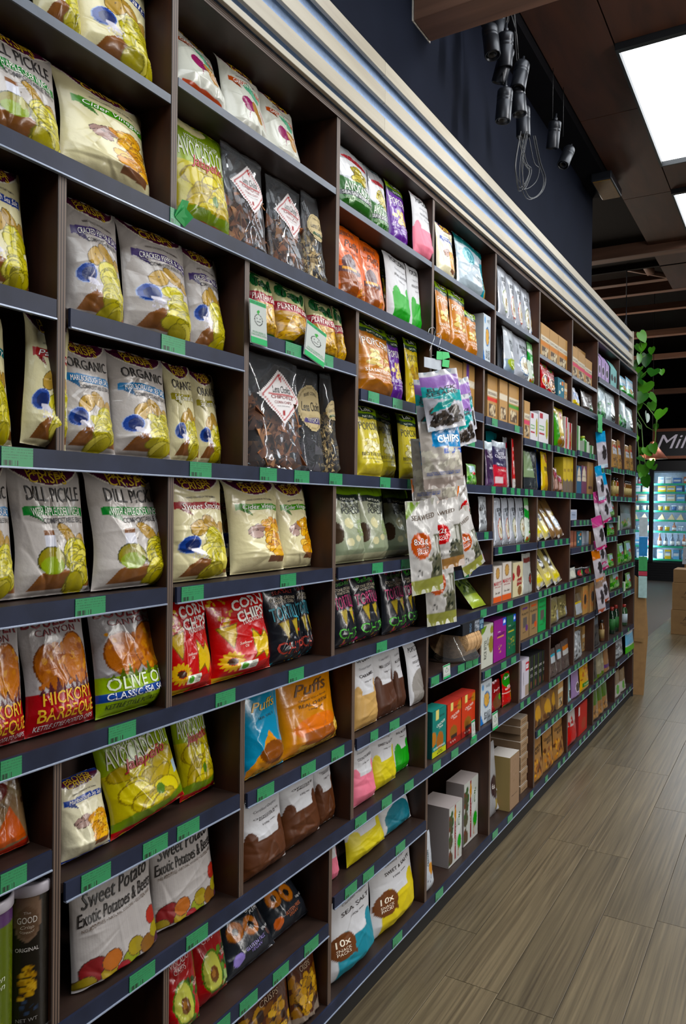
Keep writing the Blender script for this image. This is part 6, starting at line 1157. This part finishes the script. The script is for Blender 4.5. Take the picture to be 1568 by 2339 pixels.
for i, (x, y, rx, ry) in enumerate(sp):
    p = onx(x, y, LX + .03*(i % 3)-.03)
    e = thing('spotlight', nm[i], 'spotlight', p, 0, 'black spotlights hanging in a cluster'); e.rotation_euler = (math.radians(rx), math.radians(ry), .5*i); e.scale = (1.02, 1.02, 1.02)
    link('housing', spot_b, 'lamp_black', e); link('lens', spot_l, 'lamp_inner', e); link('cable_gland', spot_c, 'lamp_black', e)
    t = Vector(p)+Vector((0, 0, .14)); top = Vector((LX+.02*math.sin(i), float(onx(1160, 40, LX)[1])+.05*math.cos(i*2), ZC-.03))
    cb = tube('power_cable', [t, t.lerp(top, .4)+Vector((.02*math.sin(i*3), .02, 0)), t.lerp(top, .8), top], .0022)
    tag(link('power_cable', cb, 'cable_black'), 'thin black cable from the ceiling to the %s' % nm[i].replace('black ', ''), 'cable', 'cables of the spotlight cluster')
for i, (x, y, r_) in enumerate(((1262, 340, 12), (1286, 378, -30))):
    e = thing('spotlight', ('upper' if i == 0 else 'lower') + ' grey spotlight beyond the hanging cluster', 'spotlight', onx(x, y, .12), 0, 'spotlights beyond the cluster'); e.rotation_euler = (math.radians(r_), math.radians(10), 0)
    link('housing', spot_b, plain('lamp_grey', '6A625C', .5), e); link('lens', spot_l, 'lamp_inner', e); link('cable_gland', spot_c, 'lamp_black', e)
    a = Vector(onx(x, y, .12))+Vector((0, 0, .14)); tag(link('power_cable', tube('power_cable', [a, a+Vector((0, 0, .2)), Vector((a.x, a.y, ZC-.03))], .002), 'cable_black'), 'cable of the %s far spotlight' % ('upper' if i == 0 else 'lower'), 'cable', 'cables of the spotlight cluster')
lb = thing('cable_loop', 'coil of spare black cable looping below the spotlights', 'cable', onx(1200, 340, LX)); o0 = Vector(onx(1200, 340, LX))
rr = random.Random(4)
for i in range(8):
    a = rr.uniform(1172, 1195); b = rr.uniform(1205, 1256); yb = rr.uniform(420, 462)
    pts = [(a+14, 300), (a+2, 370), (a+4, yb-30), ((a+b)/2-6, yb), (b-8, yb-16), (b, yb-46), (b-12, 370), (b-24, 310)]
    P = [Vector(onx(x, y, LX+.012*i-.05))-o0 for x, y in pts]
    Q = []
    for k in range(len(P)-1):
        p0, p1, p2, p3 = P[max(k-1, 0)], P[k], P[k+1], P[min(k+2, len(P)-1)]
        for s in (0, .25, .5, .75): Q.append(.5*((2*p1)+(p2-p0)*s+(2*p0-5*p1+4*p2-p3)*s*s+(3*p1-p0-3*p2+p3)*s**3))
    Q.append(P[-1]); link('cable', tube('cable', Q, .0017, 5), 'cable_black', lb)
e = thing('junction_box', 'small dark box lamp with yellow underside on the soffit', 'lamp', (.09, float(onz(1350, 440, ZC-.11)[1]), ZC-.11))
link('housing', boxm('housing', -.06, .06, -.16, .16, 0, .05, .006), 'lamp_black', e); link('diffuser', boxm('diffuser', -.05, .05, -.15, .15, -.004, 0), plain('amber_plastic', '7A5A1E', .4), e)

# hanging pothos
PY = 6.95
plain('pot_dark', '1C2026', .4); plain('stem_green', '5E8A2E', .5)
mleaf, ntl, bl = nodes('leaf_green')
oi = ntl.nodes.new('ShaderNodeObjectInfo'); rpl = ntl.nodes.new('ShaderNodeValToRGB'); rpl.color_ramp.elements[0].color = (*lin('14500F'), 1); rpl.color_ramp.elements[1].color = (*lin('57A01E'), 1)
ntl.links.new(oi.outputs['Random'], rpl.inputs[0]); ntl.links.new(rpl.outputs[0], bl.inputs['Base Color']); bl.inputs['Roughness'].default_value = .35; bl.inputs['Transmission Weight'].default_value = 0.0
bl.inputs['Subsurface Weight'].default_value = .1
MATS['leaf_green'] = mleaf
pc = Vector(ony(1409, 1020, PY)); pot_top = ony(1409, 990, PY)
pl = thing('hanging_plant', 'trailing green pothos in a dark pot hung past the shelves', 'plant', ony(1420, 1000, PY)); o0 = Vector(ony(1420, 1000, PY)); 
def pp(x, y, Y=PY): return Vector(ony(x, y, Y))-o0
def lp(n): return o0
potc = pp(1409, 868)
link('pot', lathe('pot', [(.06, -.16), (.085, -.15), (.105, -.02), (.108, 0), (.1, .002), (.09, -.02), (.02, -.02)], 24), 'pot_dark', pl, potc)
link('soil', lathe('soil', [(.098, -.03), (.05, -.02), (.01, -.018)], 16), plain('soil', '241A12', .9), pl, potc)
hookp = pp(1432, 676)
for a in range(3):
    q = potc+Vector((.1*math.cos(a*2.1+.4), .1*math.sin(a*2.1+.4), 0)); link('chain', tube('chain', [q, hookp+Vector((0, 0, -.18)), hookp], .004, 5), plain('chain_grey', '3A3E46', .4, metal=.7), pl)
link('chain', tube('chain', [hookp, hookp+Vector((0, 0, .45))], .004, 5), 'chain_grey', pl)
# heart-shaped leaf with a fold
prof = [(0, 0), (.03, .012), (.052, -.005), (.06, -.035), (.05, -.07), (.028, -.10), (0, -.125)]
VL = [(0, -.002, 0), (0, -.04, -.004), (0, -.08, -.004), (0, -.125, -.012)]
top = [(0, 0, 0), (.028, .014, .010), (.052, -.002, .012), (.060, -.035, .006), (.05, -.07, .0), (.028, -.102, -.006), (0, -.128, -.014)]
Vv = [(x, y, z) for x, y, z in top] + [(-x, y, z) for x, y, z in top[1:-1]] + [(0, -.035, -.006), (0, -.08, -.008)]
Fl = [(0, 1, 12), (1, 2, 12), (2, 3, 12), (3, 4, 13, 12), (4, 5, 13), (5, 6, 13), (0, 12, 7), (7, 12, 8), (8, 12, 9), (9, 12, 13, 10), (10, 13, 11), (11, 13, 6)]
leafm = mesh('leaf', Vv, Fl, True)
vines = [[(1412, 862), (1440, 900), (1462, 950), (1478, 975), (1496, 985), (1505, 950)], [(1420, 868), (1448, 905), (1476, 925), (1500, 955), (1498, 1000), (1490, 1040)], [(1415, 870), (1440, 930), (1466, 970), (1470, 1030), (1478, 1080), (1470, 1100)],
         [(1405, 865), (1445, 880), (1478, 848), (1508, 852)], [(1408, 865), (1450, 830), (1468, 800), (1460, 765)], [(1420, 860), (1445, 830), (1475, 812)], [(1410, 870), (1454, 940), (1458, 1010), (1462, 1060), (1460, 1095)]]
for k, v in enumerate(vines):
    Yk = PY-.06+.03*(k % 4)
    P = [pp(x, y, Yk) for x, y in v]; link('stem', tube('stem', P, .004, 5), 'stem_green', pl)
lv = [(1462, 765, 1.0), (1470, 790, .8), (1452, 795, .9), (1478, 815, 1.15), (1460, 815, .9), (1448, 830, .9), (1490, 800, .7), (1470, 858, .9), (1495, 850, 1.2), (1512, 850, .6), (1450, 850, .9), (1478, 880, 1.6), (1470, 905, 1.2), (1458, 925, 1.4), (1448, 900, 1.0), (1488, 925, .9), (1515, 942, 1.3), (1478, 950, 1.0), (1452, 960, 1.1),
      (1460, 975, .7), (1452, 1000, .9), (1492, 1020, .9), (1476, 1028, 1.0), (1466, 1028, .7), (1458, 1050, .7), (1488, 1058, .9), (1470, 1068, 1.2), (1496, 1070, .7), (1475, 1095, 1.1), (1460, 1088, .8), (1455, 870, 1.0), (1448, 940, 1.0), (1464, 845, .8), (1484, 905, 1.0), (1500, 975, .6)]
for k, (x, y, s) in enumerate(lv):
    o = link('leaf', leafm, 'leaf_green', pl, pp(x, y-6, PY-.10+.05*(k % 4))); o.scale = (s*.74, s*.8, s*.74)
    o.rotation_euler = (math.radians(58+rr.uniform(-28, 28)), math.radians(rr.uniform(-35, 35)), math.radians(25+rr.uniform(-50, 50)))

# end panel of the shelf wall, with the cardboard leaning on it
ep = thing('end_panel', 'dark upright end board closing the shelf wall', 'panel', (-.16, 6.60, 0)); link('board', boxm('board', -.16, .16, -.009, .012, 0, 2.6), plain('end_board', '20242C', .5), ep)
cb = thing('cardboard_sheet', 'tall folded brown cardboard sheet leaning on the shelf end', 'cardboard', (.05, 6.66, 0))
plain('cardboard', '8A683E', .8, var=.1, scale=20, bump=.1)
link('panel', mesh('panel', [(-.06, 0, 0), (.02, .02, 0), (.045, .04, .5), (.02, .03, .92), (-.06, 0, .98)] + [(-.06, .006, 0), (.02, .026, 0), (.045, .046, .5), (.02, .036, .92), (-.06, .006, .98)], [(0, 1, 2, 3, 4), (9, 8, 7, 6, 5), (0, 5, 6, 1), (1, 6, 7, 2), (2, 7, 8, 3), (3, 8, 9, 4), (4, 9, 5, 0)]), 'cardboard', cb)
link('flap', boxm('flap', -.07, .02, -.016, -.01, .44, .47), 'cardboard', cb)
bp_ = thing('bottle_poster', 'bright blue, green and white pack strip at the shelf end', 'packs', (.045, 6.64, .9))
for i, (c, z0, z1) in enumerate((('B8C4CC', .40, .56), ('1E7EC0', .24, .40), ('3E9A5A', .12, .24), ('B0344A', .08, .12), ('A8C8C8', -.1, .08))): link('pack', boxm('pack', -.02, .045, -.004, .006, z0, z1-.004, .002), plain('pack_%d' % i, c, .4), bp_)

# far fridge wall
FY = 17.62
fr = thing('display_fridge', 'long black glass-door drinks fridge glowing at the shop end', 'fridge', (0, FY, 0))
plain('fridge_black', '0C0C10', .4, metal=.2); plain('fridge_white', 'B8C8D8', .6); plain('shelf_green', '1E8A66', .4); plain('wire_white', '9AB0C0', .4)
me2, nt2, b2 = nodes('fridge_lamp'); em2 = nt2.nodes.new('ShaderNodeEmission'); em2.inputs['Strength'].default_value = 60; em2.inputs['Color'].default_value = (.75, .9, 1, 1); nt2.links.new(em2.outputs[0], nt2.nodes['Material Output'].inputs['Surface']); MATS['fridge_lamp'] = me2
FXL, FXR = -4.2, 2.6
for nm_, b_ in (('base', (FXL, FXR, 0, .75, 0, .40)), ('header', (FXL, FXR, 0, .75, 2.34, 2.56)), ('back', (FXL, FXR, .72, .75, .40, 2.34)), ('side', (FXL, FXL+.05, 0, .75, .40, 2.34)), ('side', (FXR-.05, FXR, 0, .75, .40, 2.34))):
    link(nm_, boxm(nm_, *b_), 'fridge_white' if nm_ == 'back' else 'fridge_black', fr)
for i in range(6): link('louvre', boxm('louvre', FXL+.1, FXR-.1, -.006, 0, .06+.05*i, .085+.05*i), 'fridge_black', fr)
posts = [-2.42, -1.546, -.30, .95, 2.1]
for x in posts:
    d = link('door_post', boxm('door_post', x-.045, x+.045, -.03, .05, .40, 2.34, .004), 'fridge_black', fr)
    link('lamp_tube', boxm('lamp_tube', x-.02, x+.02, .06, .09, .45, 2.3), 'fridge_lamp', fr)
for a, b in zip(posts[:-1], posts[1:]): link('door_glass', boxm('door_glass', a+.045, b-.045, -.012, -.006, .42, 2.32), 'door_glass', fr)
SZ = [.46, .74, 1.06, 1.30, 1.50, 1.70, 1.90, 2.08]
for z in SZ:
    s = link('fridge_shelf', boxm('fridge_shelf', FXL+.1, FXR-.1, .14, .70, z-.015, z), 'wire_white', fr); link('ticket_strip', boxm('ticket_strip', FXL+.1, FXR-.1, .13, .14, z-.035, z+.004), 'shelf_green', s)
rf = random.Random(9); cnt = defaultdict(int); FM = {}
PAL = ['B8B4A8', 'B09A2A', 'A8B8C4', 'C4C8C8', '8A9AA8', '9A5A3A', '5A8AA8', 'B0A48A', '4A6A9A', 'A85A6A']
wn = ['lowest', 'second', 'third', 'fourth', 'fifth', 'sixth', 'seventh', 'highest']
def fthing(kind, x, z, c, w, h, label, cat):
    key = (kind, c, round(w, 3), round(h, 3))
    if key not in FM:
        if kind == 'bottle': FM[key] = [('glass', lathe('glass', [(w*.4, 0, c), (w*.5, .01, c), (w*.5, h*.5, c), (w*.18, h*.75, c), (w*.16, h*.95, c)], 12), 'printed_glass'), ('paper_label', lathe('paper_label', [(w*.51, h*.1, 'B8B8B4'), (w*.51, h*.4, 'B8B8B4')], 12), 'printed_card'), ('cap', lathe('cap', [(w*.19, h*.92, 'A8A8A0'), (w*.18, h, 'A8A8A0')], 10), 'printed_film')]
        elif kind == 'tub': FM[key] = [('tub', lathe('tub', [(w*.4, 0, c), (w*.46, h*.8, c)], 14), 'printed_film'), ('lid', lathe('lid', [(w*.5, h*.8, 'B8C0C4'), (w*.5, h*.95, 'B8C0C4'), (w*.4, h, 'B8C0C4')], 14), 'printed_film')]
        elif kind == 'wedge': FM[key] = [('wedge', mesh('wedge', [(-w/2, -.05, 0), (w/2, -.05, 0), (w/2, .05, 0), (-w/2, .05, 0), (w*.1, -.04, h), (w*.1, .04, h)], [(0, 3, 2, 1), (0, 1, 4), (1, 2, 5, 4), (2, 3, 5), (3, 0, 4, 5)], False, [lin('C0B08A')]*6), 'printed_card')]
        else: FM[key] = [('carton', box_mesh('carton', w, h, .09, [('f', c), ('r', .1, .3, .9, .62, 'B8BCBC'), ('r', .1, .7, .9, .82, '4A6A8A')], [], 1, (8, 8), c)[0], 'printed_card')]
    e = thing({'bottle': 'glass_bottle', 'tub': 'tub', 'wedge': 'cheese_wedge', 'carton': 'carton'}[kind], label, cat, (x, FY+.2, z+.001), 0, 'chilled goods in the far fridge')
    for n_, m_, mt in FM[key]: link(n_, m_, mt, e)
for si, z in enumerate(SZ):
    x = -2.36; k = 0
    while x < -.36:
        if abs(x+1.546) < .1: x = -1.44; continue
        kind = ['carton', 'bottle', 'tub', 'wedge', 'tub', 'carton', 'carton', 'carton'][si]
        if si == 1 and x < -1.6: kind = 'carton'
        if si == 2 and rf.random() < .35: kind = 'bottle'
        w = {'bottle': .085, 'tub': .11, 'wedge': .15, 'carton': rf.choice([.12, .16])}[kind]; h = {'bottle': .27 if si == 1 else .19, 'tub': .11, 'wedge': .13, 'carton': rf.choice([.12, .14])}[kind]
        if si == 0: h = .2
        c = rf.choice(PAL) if kind != 'bottle' else rf.choice(['6A7A8A', '8A4A2A', '4A5A6A'])
        cat = {'bottle': 'bottle', 'tub': 'tub', 'wedge': 'cheese', 'carton': 'box'}[kind]; k += 1
        side = 'left' if x < -1.546 else 'right'; cnt[(si, side, kind)] += 1
        fthing(kind, x+w/2, z, c, w, h, '%s %s from left, %s fridge shelf, %s door' % ({'bottle': 'glass bottle', 'tub': 'round tub', 'wedge': 'cheese wedge', 'carton': 'small carton'}[kind], ORD[min(11, cnt[(si, side, kind)]-1)], wn[si], side), cat); x += w+rf.uniform(.015, .05)
# sign over the fridge
sg = thing('milk_sign', 'black sign board with timber frame and grey Milk lettering', 'sign', (0, FY-.02, 2.6))
link('board', boxm('board', -1.45, 2.2, -.01, .02, .03, .62), plain('sign_black', '0D0D12', .5), sg)
for b_ in ((-1.53, 2.28, -.03, .02, .0, .06), (-1.53, 2.28, -.03, .02, .58, .64), (-1.53, -1.46, -.03, .02, .06, .58)): link('frame', boxm('frame', *b_), plain('copper_timber', '8A4E30', .5), sg)
V, Fc = textgeo('Milk,', .35, .0); link('lettering', mesh('lettering', [(-1.02+x*.86, -.014, .34+y*.34) for x, y in V], Fc), plain('neon_grey', '9A949E', .4, emit=.5), sg)
link('lettering', mesh('lettering', [(.2+x*.95, -.014, .34+y*.34) for x, y in textgeo('Cheese', .35, .0)[0]], textgeo('Cheese', .35, .0)[1]), 'neon_grey', sg)
# copper pendant lamp
pq = Vector(ony(1491, 1048, 13.0))
pe = thing('pendant_lamp', 'copper cone pendant lamp with glowing warm bulb', 'lamp', pq)
link('shade', lathe('shade', [(.22, 0), (.225, .004), (.045, .24), (.03, .27), (.02, .27), (.04, .235), (.212, .004)], 28), plain('copper', '9A5A44', .35, metal=.6), pe)
mb, ntb, bb = nodes('bulb_glow'); eb = ntb.nodes.new('ShaderNodeEmission'); eb.inputs['Strength'].default_value = 30; eb.inputs['Color'].default_value = (1, .62, .25, 1); ntb.links.new(eb.outputs[0], ntb.nodes['Material Output'].inputs['Surface']); MATS['bulb_glow'] = mb
link('bulb', lathe('bulb', [(.005, -.075), (.03, -.065), (.042, -.03), (.03, .01), (.015, .03), (.012, .06)], 16), 'bulb_glow', pe)
link('cord', tube('cord', [Vector((0, 0, .26)), Vector((0, 0, 5.0-pq[2]))], .005, 5), 'cable_black', pe)
# wine cartons, produce table
plain('carton_brown', '8E6C42', .75, var=.08, scale=12)
def wine(x, y, z, w, d, h, label, txt=True):
    e = thing('wine_carton', label, 'carton', (x, y, z), 0, 'stacked brown cartons')
    link('box', boxm('box', -w/2, w/2, -d/2, d/2, 0, h-.004, .004), 'carton_brown', e)
    link('flap', boxm('flap', -w/2+.002, w/2-.002, -d/2+.002, -.004, h-.005, h), 'carton_brown', e); link('flap', boxm('flap', -w/2+.002, w/2-.002, .004, d/2-.002, h-.005, h), 'carton_brown', e)
    if txt:
        V, Fc = textgeo('Ashbourne', .35, 0); link('lettering', mesh('lettering', [(.0+a*w*.5, -d/2-.002, h*.66+b*.06) for a, b in V], Fc), plain('ink_brown', '4A3620', .7), e)
        V, Fc = textgeo('PRODUCT OF AUSTRALIA\nHANDLE WITH CARE', 0, 0); link('lettering', mesh('lettering', [(a*w*.6, -d/2-.002, h*.44+b*.04) for a, b in V], Fc), 'ink_brown', e)
bx0 = onz(1531, 1448)[0]; by0 = onz(1531, 1448)[1]
wine(bx0+.28, by0+.2, 0, .54, .4, .30, 'brown wine carton at the floor of the stack'); wine(bx0+.285, by0+.2, .302, .53, .39, .33, 'brown wine carton in the middle of the stack'); wine(bx0+.29, by0+.2, .634, .52, .38, .16, 'low brown wine carton on the stack top', False)
tb = thing('produce_table', 'timber table behind the brown cartons', 'table', (bx0+.7, by0+1.0, 0))
plain('table_timber', '9A7448', .6, var=.15)
link('tabletop', boxm('tabletop', -.62, .7, -.4, .4, .86, .90, .003), 'table_timber', tb)
for (x, y) in ((-.58, -.36), (.66, -.36), (-.58, .36), (.66, .36)): link('leg', boxm('leg', x-.035, x+.035, y-.035, y+.035, 0, .86), 'table_timber', tb)
cr = thing('produce_crate', 'timber crate of produce packs on the table', 'crate', (bx0+.66, by0+.9, .901))
for b_ in ((-.56, .6, -.3, -.28, 0, .12), (-.56, .6, .28, .3, 0, .12), (-.56, -.54, -.28, .28, 0, .12), (.58, .6, -.28, .28, 0, .12), (-.54, .58, -.28, .28, 0, .01)): link('board', boxm('board', *b_), 'table_timber', cr)
pk = bag_mesh('produce_pack', 'pillow', .3, .28, .12, [('f', 'A8A48C'), ('n', 0, 0, 1, 1, 60, ['B8B49C', '8A7A4A', '5A8A3A', 'A83A2A', 'C0BCA8'], .12)], [], 4, (26, 30))[0]
for i, (x, a) in enumerate(((-.36, .2), (.02, -.1), (.40, .15))):
    o = link('produce_pack', pk, 'printed_film', None, (bx0+.66+x, by0+.80, 1.03)); o.rotation_euler = (math.radians(-58), 0, a); tag(o, 'white produce pack in the crate, %s from left' % ORD[i], 'pack', 'produce packs in the crate')
pcard = thing('price_card', 'white handwritten price card hanging on the produce crate', 'card', (bx0+.16, by0+.585, .82)); pcard.rotation_euler = (0, math.radians(3), 0)
link('card', boxm('card', -.10, .11, -.002, .002, 0, .22), plain('card_white', 'AEB4BE', .5), pcard)
for s_, z, hh in (('MELON', .18, .025), ('$3', .11, .04), ('EACH', .06, .02)): 
    V, Fc = textgeo(s_, .1, 0); link('lettering', mesh('lettering', [(a*.13, -.0035, z+b*hh) for a, b in V], Fc), plain('ink_black', '1A1E2A', .6), pcard)
